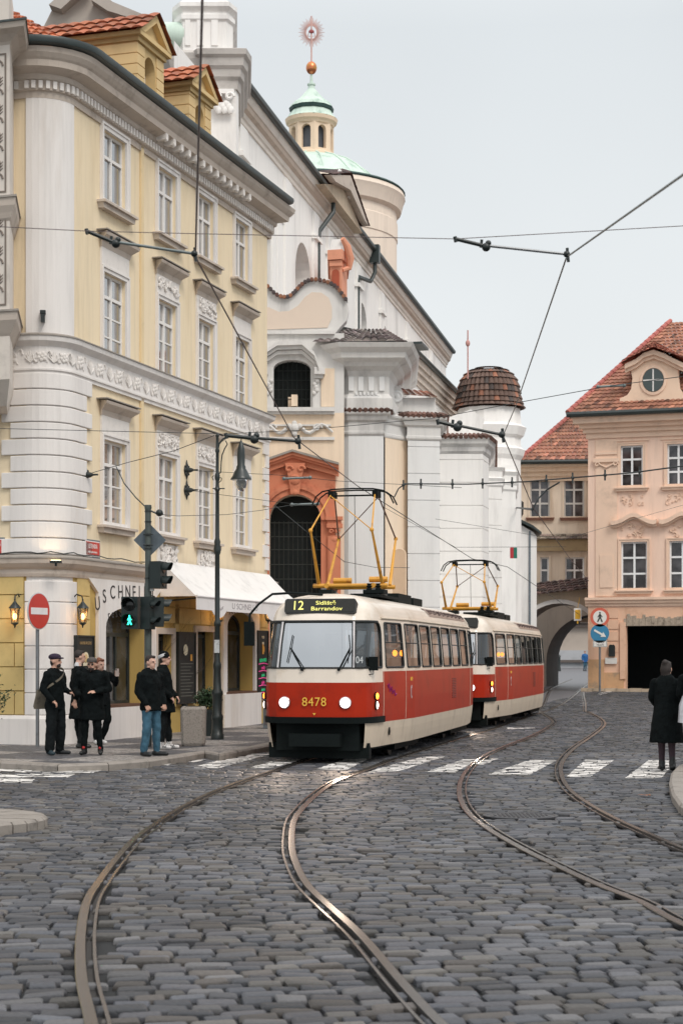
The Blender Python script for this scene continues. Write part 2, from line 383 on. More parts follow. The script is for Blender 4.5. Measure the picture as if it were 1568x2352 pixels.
# ---- rails
def poly_g(px, z=0.0): return [gnd(x, y, z) for x, y in px]
r1 = poly_g([(238, 2410), (232, 2352), (207, 2250), (203, 2150), (215, 2074), (240, 2029), (280, 1974), (320, 1929), (360, 1899), (400, 1871), (450, 1843), (500, 1819), (575, 1791), (650, 1767)])
r2 = poly_g([(1045, 2400), (985, 2352), (900, 2258), (810, 2150), (735, 2080), (692, 2036), (668, 1990), (658, 1945), (664, 1890), (685, 1859), (718, 1828), (765, 1797), (833, 1768)])
ctr = [(.92, 35), (1.9, 39.5), (2.95, 44), (3.95, 49), (5.1, 54.5), (6.3, 60), (7.6, 66), (8.9, 73), (10.3, 81), (12.3, 93), (15.3, 110)]
def offs(c, o):
    r = []
    for i, p in enumerate(c):
        a, b = c[max(0, i-1)], c[min(len(c)-1, i+1)]; d = Vector((b[0]-a[0], b[1]-a[1])).normalized()
        r.append(Vector((p[0]+d.y*o, p[1]-d.x*o, gh(p[1]))))
    return r
r1 = r1[:-1]+[Vector((-.93, 29.2, 0))]+[Vector((-.5, 32, 0))]+offs(ctr, -.74)
r2 = r2[:-1]+[Vector((.42, 28.7, 0)), Vector((.95, 31.6, 0))]+offs(ctr, .74)
r3 = poly_g([(1700, 2175), (1568, 2119), (1484, 2074), (1384, 2034), (1284, 1988), (1209, 1951), (1134, 1908), (1084, 1868), (1064, 1829), (1066, 1794), (1084, 1764), (1114, 1739), (1154, 1719), (1224, 1691), (1262, 1670), (1272, 1656)])
r4 = poly_g([(1700, 1997), (1568, 1955), (1484, 1919), (1409, 1885), (1344, 1849), (1299, 1814), (1281, 1779), (1286, 1749), (1314, 1719), (1359, 1689), (1385, 1666), (1376, 1651), (1350, 1637)])
c2 = [(7.55, 59.5), (8.45, 66), (9.5, 74), (10.6, 82)]
r3 = r3+offs(c2, -.74); r4 = r4+offs(c2, .74)
RAIL = mat('rail_steel', (.088, .078, .070), .24, .15, 6, metal=.85)
RAILD = mat('rail_groove', (.03, .027, .025), .6, .2, 6, metal=.3)
def rail(pts, parent, flip=1):
    c = catmull(pts, 6); mb = MB(); prof = [(-.084, -.03), (-.084, .006), (-.078, .010), (-.018, .012), (-.012, -.03), (.024, -.03), (.029, .006), (.050, .008), (.055, -.03)]
    rings = []
    for i, p in enumerate(c):
        d = (c[min(i+1, len(c)-1)]-c[max(0, i-1)]); d.z = 0; d.normalize(); z = gh(p.y)
        rings.append([(p.x+d.y*o*flip, p.y-d.x*o*flip, z+h+.004) for o, h in prof])
    q = len(prof)
    for a, b in zip(rings, rings[1:]):
        for j in range(q-1):
            mb.mi = 1 if j in (3, 4, 5) else 0
            mb.add([a[j], a[j+1], b[j+1], b[j]], [(0, 1, 2, 3)])
    o = mb.build('rail', [RAIL, RAILD], parent); return c
tk1 = thing('tram_track', (-1.3, 17, 0), 'curved pair of steel rails in the cobbles running under the leading red tram', 'tram track')
tk2 = thing('tram_track', (3, 20, 0), 'curved pair of steel rails right of the trams bending towards the right edge', 'tram track')
RC = [rail(r1, tk1), rail(r2, tk1, -1), rail(r3, tk2), rail(r4, tk2, -1)]
RP = [p for c in RC for p in c]
buck = {}
for c in RC:
    for a, b in zip(c, c[1:]):
        n = max(1, int((b-a).length/.12))
        for k in range(n):
            p = a.lerp(b, k/n); buck.setdefault((int(p.x//.5), int(p.y//.5)), []).append((p.x, p.y))
def near_rail(x, y, r):
    i, j = int(x//.5), int(y//.5)
    for a in (i-1, i, i+1):
        for b in (j-1, j, j+1):
            for q in buck.get((a, b), ()):
                if (q[0]-x)**2+(q[1]-y)**2 < r*r: return True
    return False
# ---- pavements
KZ = .12
pvL = [gnd(x, y, KZ) for x, y in ((-260, 1742), (0, 1750), (132, 1757), (250, 1753), (343, 1746), (430, 1734), (470, 1727), (503, 1733), (624, 1710))]
pvL = [Vector((p.x, p.y, 0)) for p in pvL]
pvL += [Vector((.75, 45, 0)), Vector((2.6, 52, 0)), Vector((5.2, 60, 0)), Vector((8.0, 70, 0)), Vector((2.0, 72, 0)), Vector((-2.5, 70, 0)), Vector((-14, 50, 0)), Vector((-14, 28, 0))]
isl = []
for k in range(26):
    a = math.pi*(-.62)+math.pi*1.24*k/25; isl.append(Vector((-4.86+1.66*math.cos(a), 18.9+1.25*math.sin(a), 0)))
isl += [Vector((-8, 20.6, 0)), Vector((-8, 17.4, 0))]
ri = [gnd(x, y, KZ) for x, y in ((1590, 1866), (1560, 1846), (1543, 1822), (1536, 1795), (1541, 1772), (1556, 1757), (1580, 1748))]
ri = [Vector((p.x, p.y, 0)) for p in ri][::-1]+[Vector((9, 21.5, 0)), Vector((9, 30, 0))]
def area(p): return sum(a.x*b.y-b.x*a.y for a, b in zip(p, p[1:]+p[:1]))/2
def ccw(p): return p if area(p) > 0 else p[::-1]
pvL, isl, ri = ccw(pvL), ccw(isl), ccw(ri)
def inside(p, x, y):
    c = False; n = len(p); j = n-1
    for i in range(n):
        if (p[i].y > y) != (p[j].y > y) and x < (p[j].x-p[i].x)*(y-p[i].y)/(p[j].y-p[i].y)+p[i].x: c = not c
        j = i
    return c
def inset(p, d):
    o = []; n = len(p)
    for i in range(n):
        a, b, c = p[i-1], p[i], p[(i+1) % n]; n1 = Vector((-(b-a).y, (b-a).x)).normalized(); n2 = Vector((-(c-b).y, (c-b).x)).normalized()
        m = (n1+n2); m.normalize(); k = d/max(.5, m.dot(n1)); o.append(Vector((b.x+m.x*k, b.y+m.y*k, 0)))
    return o
# mosaic: small limestone cubes, dark and light fields
def mosaic_mat():
    m = bpy.data.materials.new('mosaic_paving'); m.use_nodes = True; t = m.node_tree; N = t.nodes; l = t.links.new; b = N['Principled BSDF']; b.inputs['Roughness'].default_value = .6
    tcn = N.new('ShaderNodeTexCoord'); vo = N.new('ShaderNodeTexVoronoi'); vo.inputs['Scale'].default_value = 14; l(tcn.outputs['Object'], vo.inputs['Vector'])
    ve = N.new('ShaderNodeTexVoronoi'); ve.feature = 'DISTANCE_TO_EDGE'; ve.inputs['Scale'].default_value = 14; l(tcn.outputs['Object'], ve.inputs['Vector'])
    mp = N.new('ShaderNodeMapping'); mp.inputs['Rotation'].default_value = (0, 0, R(28)); l(tcn.outputs['Object'], mp.inputs[0])
    ck = N.new('ShaderNodeTexChecker'); ck.inputs['Scale'].default_value = .55; ck.inputs[1].default_value = (.27, .25, .235, 1); ck.inputs[2].default_value = (.09, .09, .098, 1); l(mp.outputs[0], ck.inputs['Vector'])
    mr = N.new('ShaderNodeMapRange'); mr.inputs['To Min'].default_value = .55; mr.inputs['To Max'].default_value = 1.4
    sp = N.new('ShaderNodeSeparateColor'); l(vo.outputs['Color'], sp.inputs[0]); l(sp.outputs[0], mr.inputs['Value'])
    v = N.new('ShaderNodeVectorMath'); v.operation = 'SCALE'; l(ck.outputs[0], v.inputs[0]); l(mr.outputs[0], v.inputs['Scale'])
    m2 = N.new('ShaderNodeMapRange'); m2.inputs['From Max'].default_value = .08; m2.inputs['To Min'].default_value = .25
    l(ve.outputs['Distance'], m2.inputs['Value']); v2 = N.new('ShaderNodeVectorMath'); v2.operation = 'SCALE'; l(v.outputs[0], v2.inputs[0]); l(m2.outputs[0], v2.inputs['Scale'])
    l(v2.outputs[0], b.inputs['Base Color']); bp = N.new('ShaderNodeBump'); bp.inputs['Strength'].default_value = .5; bp.inputs['Distance'].default_value = .02
    l(m2.outputs[0], bp.inputs['Height']); l(bp.outputs[0], b.inputs['Normal']); return m
MOS = mosaic_mat()
KERB = mat('kerb_granite', (.24, .215, .19), .65, .18, 5, bump=.5)
LIM = mat('pale_mosaic', (.44, .38, .33), .75, .2, 22, bump=.5)
def pave(name, poly, inner, kw=.28, kz=KZ):
    ip = inset(poly, kw); mb = MB(); n = len(poly)
    for i in range(n):
        a, b, c, d = poly[i], poly[(i+1) % n], ip[(i+1) % n], ip[i]
        L_ = (b-a).length; k = max(1, int(L_/1.1))
        for q in range(k):
            t0, t1 = q/k+.006/max(L_, .1)*1.5, (q+1)/k-.006/max(L_, .1)*1.5
            A, B, D, Cc = a.lerp(b, t0), a.lerp(b, t1), d.lerp(c, t0), d.lerp(c, t1); j = random.uniform(-.004, .004)
            e = .035
            A2, B2 = A.lerp(D, e/kw), B.lerp(Cc, e/kw)
            z = kz+j
            vs = [(A.x, A.y, -.05), (B.x, B.y, -.05), (A.x, A.y, z-.03), (B.x, B.y, z-.03), (A2.x, A2.y, z), (B2.x, B2.y, z), (D.x, D.y, z), (Cc.x, Cc.y, z)]
            mb.mi = 0; mb.add(vs, [(0, 1, 3, 2), (2, 3, 5, 4), (4, 5, 7, 6), (0, 2, 4, 6), (1, 7, 5, 3)])
    mb.mi = 1; mb.add([(p.x, p.y, kz-.006) for p in ip], [tuple(range(n))])
    o = mb.build(name, [KERB, inner], origin=(0, 0, 0)); tag(o, kind='structure'); return o
pave('pavement', pvL, MOS); pave('pavement', isl, LIM, kw=.75); pave('pavement', ri, KERB, kw=.5)
# ---- granite setts, one row after another across the street
PAVES = [pvL, isl, ri]
def xc(r): # row frame follows the sweep of the track
    m = max(-.2, min(.16, (r-17.6)/55)); return m
rx = {}; x = -1.33
cur = 17.6; X0 = -1.33
def track_x(r):
    # integral of slope from 17.6
    def I(q): return (q-17.6)**2/110 if q < 26.4 else (8.8**2)/110+.16*(q-26.4)
    if r < 17.6: return X0+min((17.6-r), 11)**2/110
    return X0+I(r)
paint = []
def P4(*px): paint.append(ccw([Vector((gnd(x, y, 0).x, gnd(x, y, 0).y, 0)) for x, y in px]))
P4((-60, 1757), (60, 1758), (90, 1763), (-60, 1762)); P4((-60, 1765), (150, 1767), (244, 1768), (205, 1777), (-60, 1772))
P4((-60, 1777), (172, 1780), (155, 1787), (-60, 1785)); P4((-60, 1788), (80, 1790), (72, 1798), (-60, 1797)); P4((170, 1761), (305, 1762), (300, 1766), (190, 1766))
P4((328, 1758), (362, 1748), (416, 1748), (385, 1759)); P4((430, 1751), (462, 1745), (476, 1745), (445, 1752))
P4((440, 1765), (535, 1736), (632, 1731), (500, 1765)); P4((573, 1764), (640, 1745), (700, 1745), (620, 1766)); P4((725, 1768), (790, 1745), (850, 1742), (795, 1770))
P4((842, 1774), (969, 1739), (1021, 1739), (912, 1773)); P4((976, 1774), (1064, 1746), (1104, 1743), (1045, 1775)); P4((1085, 1757), (1105, 1744), (1145, 1743), (1110, 1757))
P4((1121, 1779), (1219, 1746), (1279, 1747), (1215, 1781)); P4((1299, 1786), (1344, 1746), (1409, 1748), (1355, 1785)); P4((1434, 1789), (1489, 1747), (1552, 1748), (1519, 1788))
P4((1163, 1672), (1165, 1675), (1229, 1675), (1228, 1672)); P4((1370, 1607), (1378, 1609), (1440, 1597), (1430, 1596))
def clip(poly, q):
    out = [(p[0], p[1]) for p in poly]; n = len(q)
    for i in range(n):
        a, b = q[i], q[(i+1) % n]; inp = out; out = []
        if not inp: return []
        def sd(p): return (b.x-a.x)*(p[1]-a.y)-(b.y-a.y)*(p[0]-a.x)
        for k in range(len(inp)):
            p, r_ = inp[k-1], inp[k]; dp, dr = sd(p), sd(r_)
            if (dp >= 0) != (dr >= 0):
                t = dp/(dp-dr); out.append((p[0]+(r_[0]-p[0])*t, p[1]+(r_[1]-p[1])*t))
            if dr >= 0: out.append(r_)
    return out
st = MB(); pt = MB(); rnd = random.Random(3)
tones = [(.148, .158, .182), (.120, .130, .155), (.172, .177, .196), (.19, .182, .172), (.11, .118, .138), (.150, .152, .172), (.215, .215, .225), (.165, .150, .14)]
r = 8.0
pbb = [(min(p.x for p in q)-.3, max(p.x for p in q)+.3, min(p.y for p in q)-.3, max(p.y for p in q)+.3) for q in paint]
manh = gnd(1195, 1873); 
while r < 101:
    dr = rnd.uniform(.125, .165); m = xc(r); m2 = xc(r+dr); x1, x2 = track_x(r), track_x(r+dr); l1, l2 = math.sqrt(1+m*m), math.sqrt(1+m2*m2)
    lo = -.2*r-1.2-x1; hi = .2*r+1.4-x1; t = lo-rnd.random()*.2
    hi += abs(m)*hi*.2
    while t < hi:
        wd = rnd.uniform(.17, .30)
        cs = []
        for (xx, rr, mm, ll) in ((x1, r, m, l1), (x1, r, m, l1), (x2, r+dr, m2, l2), (x2, r+dr, m2, l2)):
            tt = t if len(cs) in (0, 3) else t+wd
            cs.append((xx+tt/ll, rr-tt*mm/ll))
        t += wd
        cx, cy = sum(c[0] for c in cs)/4, sum(c[1] for c in cs)/4
        if cy < 8.6 or cy > 100 or abs(cx) > .2*cy+1.3: continue
        if near_rail(cx, cy, .088): continue
        if (cx-manh.x)**2+((cy-manh.y))**2 < .50**2: continue
        if any(inside(P, cx, cy) for P in PAVES): continue
        if cy > 30 and cx < -2.2+.2985*(cy-30)-1: continue
        zb = gh(cy); h = zb+rnd.gauss(0, .004); j = .009
        gp = .009+rnd.random()*.011
        def ins(k, e):
            c = cs[k]; dx, dy = cx-c[0], cy-c[1]; l = math.hypot(dx, dy); return (c[0]+dx/l*e, c[1]+dy/l*e)
        jx = [(rnd.uniform(-j, j), rnd.uniform(-j, j)) for _ in range(4)]
        o_ = [(ins(k, gp)[0]+jx[k][0], ins(k, gp)[1]+jx[k][1]) for k in range(4)]
        tl = (rnd.gauss(0, .014), rnd.gauss(0, .014))
        def zt(p): return h+(p[0]-cx)*tl[0]*2+(p[1]-cy)*tl[1]*2
        near = cy < 34
        base = rnd.choice(tones); kk = rnd.uniform(.24, .66); st.col = tuple(b*kk for b in base)
        if near:
            e = .030; i1 = [(p[0]+(cx-p[0])*.09, p[1]+(cy-p[1])*.09) for p in o_]; i2 = [(p[0]+(cx-p[0])*.24, p[1]+(cy-p[1])*.24) for p in o_]
            vs = [(p[0], p[1], zb-.034) for p in o_]+[(p[0], p[1], zt(p)-.015) for p in o_]+[(p[0], p[1], zt(p)-.004) for p in i1]+[(p[0], p[1], zt(p)) for p in i2]
            fs = [(a+k, a+(k+1) % 4, a+4+(k+1) % 4, a+4+k) for a in (0, 4, 8) for k in range(4)]+[(12, 13, 14, 15)]
            st.add(vs, fs)
        else:
            i1 = [(p[0]+(cx-p[0])*.14, p[1]+(cy-p[1])*.14) for p in o_]
            vs = [(p[0], p[1], zb-.03) for p in o_]+[(p[0], p[1], zt(p)) for p in i1]
            st.add(vs, [(k, (k+1) % 4, 4+(k+1) % 4, 4+k) for k in range(4)]+[(4, 5, 6, 7)])
        for q, bb in zip(paint, pbb):
            if bb[0] < cx < bb[1] and bb[2] < cy < bb[3]:
                src = [(p[0]-(cx-p[0])*.02, p[1]+(cy-p[1])*.10) for p in o_]
                c = clip(src, q)
                if len(c) > 2 and rnd.random() > .025: pt.add([(p[0], p[1], zt(p)+.004) for p in c], [tuple(range(len(c)))])
    r += dr
stones = st.build('cobbled_road', STONE, origin=(0, 0, 0), smooth=True, sharp=34); tag(stones, kind='structure')
PAINT = mat('road_paint', (.66, .64, .61), .7, .3, 7, bump=.4, dirt=(.36, .35, .34))
tag(pt.build('road_markings', PAINT, origin=(0, 0, 0)), kind='structure')
# ---- manhole cover
mb = MB(); mb.lathe([(.44, -.03), (.44, .0), (.42, .004), (.40, .0), (.395, -.006), (.36, -.006), (.355, .0), (.02, .0)], 40, (manh.x, manh.y, 0))
for k in range(-6, 7):
    for q in range(-6, 7):
        if math.hypot(k, q)*.05 < .31: mb.box(manh.x+k*.05-.014, manh.x+k*.05+.014, manh.y+q*.05-.014, manh.y+q*.05+.014, -.002, .006)
tag(mb.build('manhole_cover', mat('cast_iron', (.055, .055, .06), .5, .2, 8, metal=.5)), 'round dark iron manhole cover between the rails of the right track', 'manhole cover')
# leaf litter by the right kerb
for (lx, ly, lc, lab) in ((1481, 1831, (.22, .09, .04), 'brown dead leaf lying on the cobbles left of the right kerb'), (1562, 1849, (.65, .62, .58), 'scrap of white paper against the foot of the right kerb')):
    p = gnd(lx, ly, .0); mb = MB(); vs = []; n = 9
    for k in range(n):
        a = 6.283*k/n; q = .06*(1+.5*math.sin(3*a)); vs.append((p.x+q*math.cos(a)*1.2, p.y+q*math.sin(a), .016+.018*abs(math.sin(2*a))))
    vs.append((p.x, p.y, .028)); mb.add(vs, [(k, (k+1) % n, n) for k in range(n)])
    tag(mb.build('dead_leaf' if 'leaf' in lab else 'paper_scrap', mat('litter_'+('leaf' if 'leaf' in lab else 'paper'), lc, .8)), lab, 'leaf' if 'leaf' in lab else 'litter')
# ================================================================== YELLOW CORNER BUILDING
F1 = Fac((-5.415, 35.1), (.2985, .9544)); U1 = 11.55; rC = .68
yb = thing('corner_building', (-8, 40, 0), 'four storey yellow corner house with white trim, shop below and two roof dormers', 'building')
# plan of the rounded corner in world: left facade direction
Cc = (F1.P[0]-rC*F1.n[0], F1.P[1]-rC*F1.n[1])
P1 = (Cc[0]-rC*F1.d[0], Cc[1]-rC*F1.d[1])
F2 = Fac(P1, (F1.n[0], F1.n[1]))          # u<0 runs left
def corner_plan(o=0.0, uL=-7.0, uR=U1, n=8, ret=True):
    """plan polyline left facade -> rounded corner -> right facade, offset o outward (right of travel is outward)"""
    pts = [(F2.P[0]+uL*F2.d[0], F2.P[1]+uL*F2.d[1])]
    for k in range(n+1):
        a = math.pi/2*k/n; dx = -F1.d[0]*math.cos(a)+F1.n[0]*math.sin(a); dy = -F1.d[1]*math.cos(a)+F1.n[1]*math.sin(a)
        pts.append((Cc[0]+rC*dx, Cc[1]+rC*dy))
    pts.append((F1.P[0]+uR*F1.d[0], F1.P[1]+uR*F1.d[1]))
    if ret: pts.append((pts[-1][0]-F1.n[0]*6, pts[-1][1]-F1.n[1]*6))
    return pts
def rect(px0, px1, py0, py1, fac=F1, v=0, at_=None):
    xm = at_ if at_ else px0; u0, u1 = fac.u(px0, v), fac.u(px1, v); z1, z0 = fac.uz(xm, py0, v)[1], fac.uz(xm, py1, v)[1]
    return u0, u1, z0, z1
WX = [(235, 287), (361, 403), (453, 489), (538, 569)]
wins = []   # (u0,u1,z0,z1,kind)
Z3 = (F1.uz(235, 463)[1], F1.uz(235, 294)[1]); Z2 = (F1.uz(235, 812)[1], F1.uz(235, 622)[1]); Z1 = (F1.uz(235, 1206)[1], F1.uz(235, 1008)[1])
for x0, x1 in WX:
    u0, u1 = F1.u(x0), F1.u(x1)
    for k, (a, b) in enumerate((Z3, Z2, Z1)): wins.append((u0, u1, a, b, 3-k))
ZG = F1.uz(200, 1312)[1]      # ground-floor cornice
# ground-floor openings
s1 = (F1.u(236), F1.u(331), F1.uz(240, 1621)[1], F1.uz(240, 1440)[1]+.42, .42, .45)
s2 = (F1.u(516), F1.u(580), F1.uz(520, 1590)[1], F1.uz(520, 1432)[1]+.3, .38, .45)
s3 = (F1.u(358), F1.u(393), F1.uz(360, 1590)[1], F1.uz(360, 1452)[1], 0, .3)
s4 = (F1.u(449), F1.u(489), F1.uz(452, 1598)[1], F1.uz(452, 1447)[1], 0, .3)
mb = MB(F1.M)
mb.mi = 0; wall_holes(mb, 0, U1, ZG, 13.5, [(a, b, c, d, 0) for a, b, c, d, k in wins], .16)
mb.mi = 1; wall_holes(mb, 0, U1, 0, ZG, [s1, s2, s3, s4])
mb.mi = 0; mb.box(U1-.001, U1, 0, 6, 0, 13.5)
mb.T = F2.M; wall_holes(mb, -7, 0, ZG, 13.5, [(-2.1, -.98, Z1[0]+.1, Z1[1]+.1), (-2.1, -.98, Z2[0], Z2[1])], .16)
mb.mi = 1; wall_holes(mb, -7, 0, 0, ZG, [])
mb.mi = 2; mb.T = None; pl = corner_plan(ret=False)[1:-1]
for a, b in zip(pl, pl[1:]): mb.quad((a[0], a[1], 0), (b[0], b[1], 0), (b[0], b[1], 13.5), (a[0], a[1], 13.5))
mb.build('wall', [YEL, OCH, WHI], yb)
# thin pilaster strip between column one and two
mb = MB(F1.M); ux = F1.u(320); mb.mi = 0
mb.box(ux, U1-.25, -.05, .0-.002, F1.uz(322, 1305)[1], 7.5); mb.box(ux, U1-.25, -.05, -.002, 8.25, 13.3)
# openings would be covered, so build it as narrow strips between windows instead
mb = MB(F1.M); mb.box(ux, ux+.14, -.05, -.002, ZG+.3, 7.6); mb.box(ux, ux+.14, -.05, -.002, 8.25, 13.3)
mb.build('pilaster_strip', mat('yellow_strip', (.76, .60, .37), .9, .06, 2, bump=.2), yb)
# white upper corner strip
mb = MB()
pl2 = corner_plan(ret=False)[1:-1]
pl2 = [(p[0], p[1]) for p in pl2]
moulding(mb, pl2, [(.035, 8.2), (.035, 13.4)])
mb.build('corner_pilaster', WHI, yb)
# quoins, alternating long and short, first floor
mb = MB(); zt, zb = 7.52, ZG+.28; n = 11; hh = (zt-zb)/n
for k in range(n):
    ext = .62 if (n-k) % 2 else .42
    pts = [(F2.P[0]-(ext-.1)*F2.d[0], F2.P[1]-(ext-.1)*F2.d[1])]+corner_plan(ret=False)[1:-1]+[(F1.P[0]+ext*1.25*F1.d[0], F1.P[1]+ext*1.25*F1.d[1])]
    a, b = zb+k*hh+.012, zb+(k+1)*hh-.012
    moulding(mb, pts, [(0, a), (.055, a), (.062, a+.012), (.062, b-.012), (.055, b), (0, b)])
mb.build('quoins', WHI, yb)
# far edge quoins
mb = MB(F1.M); zt, zb = F1.uz(605, 985)[1], F1.uz(605, 1310)[1]; n = 11; hh = (zt-zb)/n
for k in range(n):
    e = .38 if k % 2 else .2; mb.box(U1-e, U1+.04, -.045, .3, zb+k*hh+.012, zb+(k+1)*hh-.012)
mb.build('edge_quoins', WHI, yb)
# ground-floor white corner with courses + plinth
mb = MB(); cb = corner_plan(ret=False)[1:-1]; zs = [F1.uz(190, y)[1] for y in (1640, 1590, 1537, 1485, 1435, 1386, 1338)]
for a, b in zip(zs, zs[1:]):
    pts = [(F2.P[0]-.02*F2.d[0], F2.P[1]-.02*F2.d[1])]+cb+[(F1.P[0]+.12*F1.d[0], F1.P[1]+.12*F1.d[1])]
    moulding(mb, pts, [(0, a+.008), (.03, a+.008), (.036, a+.02), (.036, b-.02), (.03, b-.008), (0, b-.008)])
mb.build('corner_courses', WHI, yb)
mb = MB(); moulding(mb, corner_plan(uR=F1.u(232), ret=False), [(.0, .0), (.09, .0), (.085, .62), (.06, .68), (0, .70)])
mb.build('plinth', WHI, yb)
# rusticated yellow courses left and right of corner
def courses(mb, fac, u0, u1, zs, off=0, step=.75, p=.035, g_=.011):
    for i, (a, b) in enumerate(zip(zs, zs[1:])):
        u = u0-(i % 2)*step/2
        while u < u1:
            x0, x1 = max(u+g_, u0), min(u+step-g_, u1)
            if x1-x0 > .05: mb.box(x0, x1, -p, -.002, a+g_, b-g_)
            u += step
mb = MB(F2.M); zl = [.7]+[zs[i] for i in (0, 1, 2, 3, 4, 5)]+[zs[6]-.02]; zl = sorted(set(zl))
courses(mb, F2, -7, -.05, [.7, 1.18, 1.66, 2.14, 2.62, 3.1, ZG-.14])
mb.T = F1.M
courses(mb, F1, .15, F1.u(203), [.7, 1.18, 1.66, 2.14, 2.62, 3.1, ZG-.14], step=2)
cz = [.7, 1.18, 1.66, 2.14, 2.62, 3.1, ZG-.14]
courses(mb, F1, F1.u(333), s3[0]-.02, cz, step=1.2); courses(mb, F1, s3[1]+.15, F1.u(408), cz, step=1.2)
courses(mb, F1, s4[1]+.15, F1.u(504), cz, step=1.2)
courses(mb, F1, s3[0]-.02, s4[1]+.15, [s4[3]+.12, s4[3]+.5, ZG-.14], step=1.3)
courses(mb, F1, F1.u(592), U1, cz, step=2)
courses(mb, F1, F1.u(408), s4[0]-.02, [.7, .8], step=2)
mb.build('rustication', mat('yellow_block', (.60, .45, .19), .9, .06, 2, bump=.25), yb)
# white shop surrounds
def surround(px, s, name):
    """white painted panel flaring at the top, with arched opening hole s"""
    mb = MB(F1.M); a0, a1 = F1.u(px[0]), F1.u(px[3]); b0, b1 = F1.u(px[1]), F1.u(px[2]); zt = ZG-.14; zm = s[3]+.28
    y0, y1 = -.075, -.003
    u0, u1 = b0, b1
    def hole_panel(y):
        wall_holes(mb, u0, u1, .0, zm, [s[:5]+(.07,)], y=y)
    hole_panel(y0)
    mb.box(u0, u0+.0005, y0, y1, 0, zm); mb.box(u1-.0005, u1, y0, y1, 0, zm)
    mb.plate([(u0, zm), (u1, zm), (a1, zt), (a0, zt)], y0, y1)
    mb.plate([(u0-.03, 0), (u1+.03, 0), (u1+.03, s[2]-.05), (u0-.03, s[2]-.05)], y0-.04, y0)
    # seams of the flared lettering field
    return mb.build(name, WHI, yb)
surround((196, 219, 352, 372), s1, 'shop_surround'); surround((498, 507, 590, 602), s2, 'shop_surround')
# shop windows
FRM = mat('shop_frame', (.022, .030, .028), .5, .15, 6)
SILL = mat('brown_sill', (.115, .055, .032), .6, .15, 6)
for s, n_ in ((s1, 3), (s2, 2), (s3, 1), (s4, 2)):
    mb = MB(F1.M); y = s[5]-.10
    if s[4]:
        p = arch_poly(s[0], s[1], s[2], s[3], s[4])
        q = arch_poly(s[0]+.07, s[1]-.07, s[2]+.07, s[3]-.07, s[4]-.05)
        for k in range(len(p)):
            a, b, c, d = p[k], p[(k+1) % len(p)], q[(k+1) % len(q)], q[k]; mb.plate([a, b, c, d], y, y+.06)
    else: frame_rect(mb, s[0], s[1], s[2], s[3], .06, y, y+.06)
    zt = s[3]-s[4]-.1; mb.box(s[0]+.07, s[1]-.07, y, y+.06, zt-.09, zt)
    for k in range(1, n_):
        u = s[0]+(s[1]-s[0])*k/n_; mb.box(u-.035, u+.035, y+.002, y+.058, s[2]+.06, zt-.09)
    o = mb.build('shop_window', FRM, yb)
    mb = MB(F1.M); mb.plate(arch_poly(s[0]+.02, s[1]-.02, s[2]+.02, s[3]-.02, max(.02, s[4])), y+.03, y+.045); mb.build('pane', GL_D, o)
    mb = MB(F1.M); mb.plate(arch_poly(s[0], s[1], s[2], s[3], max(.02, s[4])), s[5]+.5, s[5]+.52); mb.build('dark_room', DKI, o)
    mb = MB(F1.M); mb.box(s[0]-.06, s[1]+.06, -.11, y, s[2]-.05, s[2]+.004); mb.build('sill', SILL, o)
# white reveals beside the middle openings
mb = MB(F1.M)
for s in (s3, s4): mb.mark(); frame_rect(mb, s[0]-.14, s[1]+.14, s[2]-.14, s[3]+.1, .14, -.06, -.003)
mb.build_pieces('opening_trim', CRM, yb)
# cornice above the ground floor
mb = MB(); moulding(mb, corner_plan(), [(0, ZG-.16), (.05, ZG-.16), (.07, ZG-.10), (.07, ZG-.02), (.14, ZG+.03), (.20, ZG+.10), (.22, ZG+.19), (.10, ZG+.25), (0, ZG+.26)])
mb.build('ground_cornice', CRM, yb)
mb = MB(); moulding(mb, corner_plan(), [(.19, ZG+.195), (.235, ZG+.195), (.235, ZG+.225), (.10, ZG+.275), (0, ZG+.285)]); mb.build('lead_flashing', LED, yb)
# floral string course
zs0, zs1 = F1.uz(200, 868)[1], F1.uz(200, 806)[1]
mb = MB(); moulding(mb, corner_plan(), [(0, zs0-.1), (.05, zs0-.1), (.05, zs0-.04), (.08, zs0-.02), (.08, zs0+.02), (.045, zs0+.03), (.045, zs1-.10), (.10, zs1-.05), (.16, zs1+.0), (.18, zs1+.09), (.10, zs1+.13), (0, zs1+.14)])
mb.build('string_course', WHI, yb)
mb = MB(); moulding(mb, corner_plan(), [(.15, zs1+.095), (.195, zs1+.095), (.195, zs1+.12), (.1, zs1+.16), (0, zs1+.17)]); mb.build('string_flashing', LED, yb)
REL = mat('relief_white', (.74, .70, .665), .85, .06, 5)
def rosette(mb, u, z, r, y=-.05):
    for k in range(6):
        a = k*1.047+.3; mb.ball((u+r*.42*math.cos(a), y, z+r*.42*math.sin(a)), r*.27, (1, .7, 1), 7, 5)
    mb.ball((u, y-.01, z), r*.22, (1, .8, 1), 7, 5)
    for sg in (-1, 1):
        pts = [(u+sg*(r*.85+r*.35*math.cos(t)), y, z+r*.75*math.sin(t*sg+.3)) for t in [i*.55 for i in range(9)]]
        mb.tube(pts, [r*.12*(1-i*.07) for i in range(9)], 5)
def leaf_fan(mb, u, z, r, y=-.05):
    for k in range(-3, 4):
        a = math.pi/2+k*.34; mb.tube([(u, y, z-r*.8), (u+r*.5*math.cos(a), y-.012, z-r*.8+r*.8*math.sin(a)), (u+r*.95*math.cos(a), y, z-r*.8+r*1.5*math.sin(a))], [r*.07, r*.12, r*.03], 5)
mb = MB(F1.M); zc = (zs0+zs1)/2-.03; u = .25; k = 0
while u < U1-.2:
    (rosette if k % 2 == 0 else leaf_fan)(mb, u, zc, .2); u += .47; k += 1
mb.T = F2.M; u = -.3; k = 0
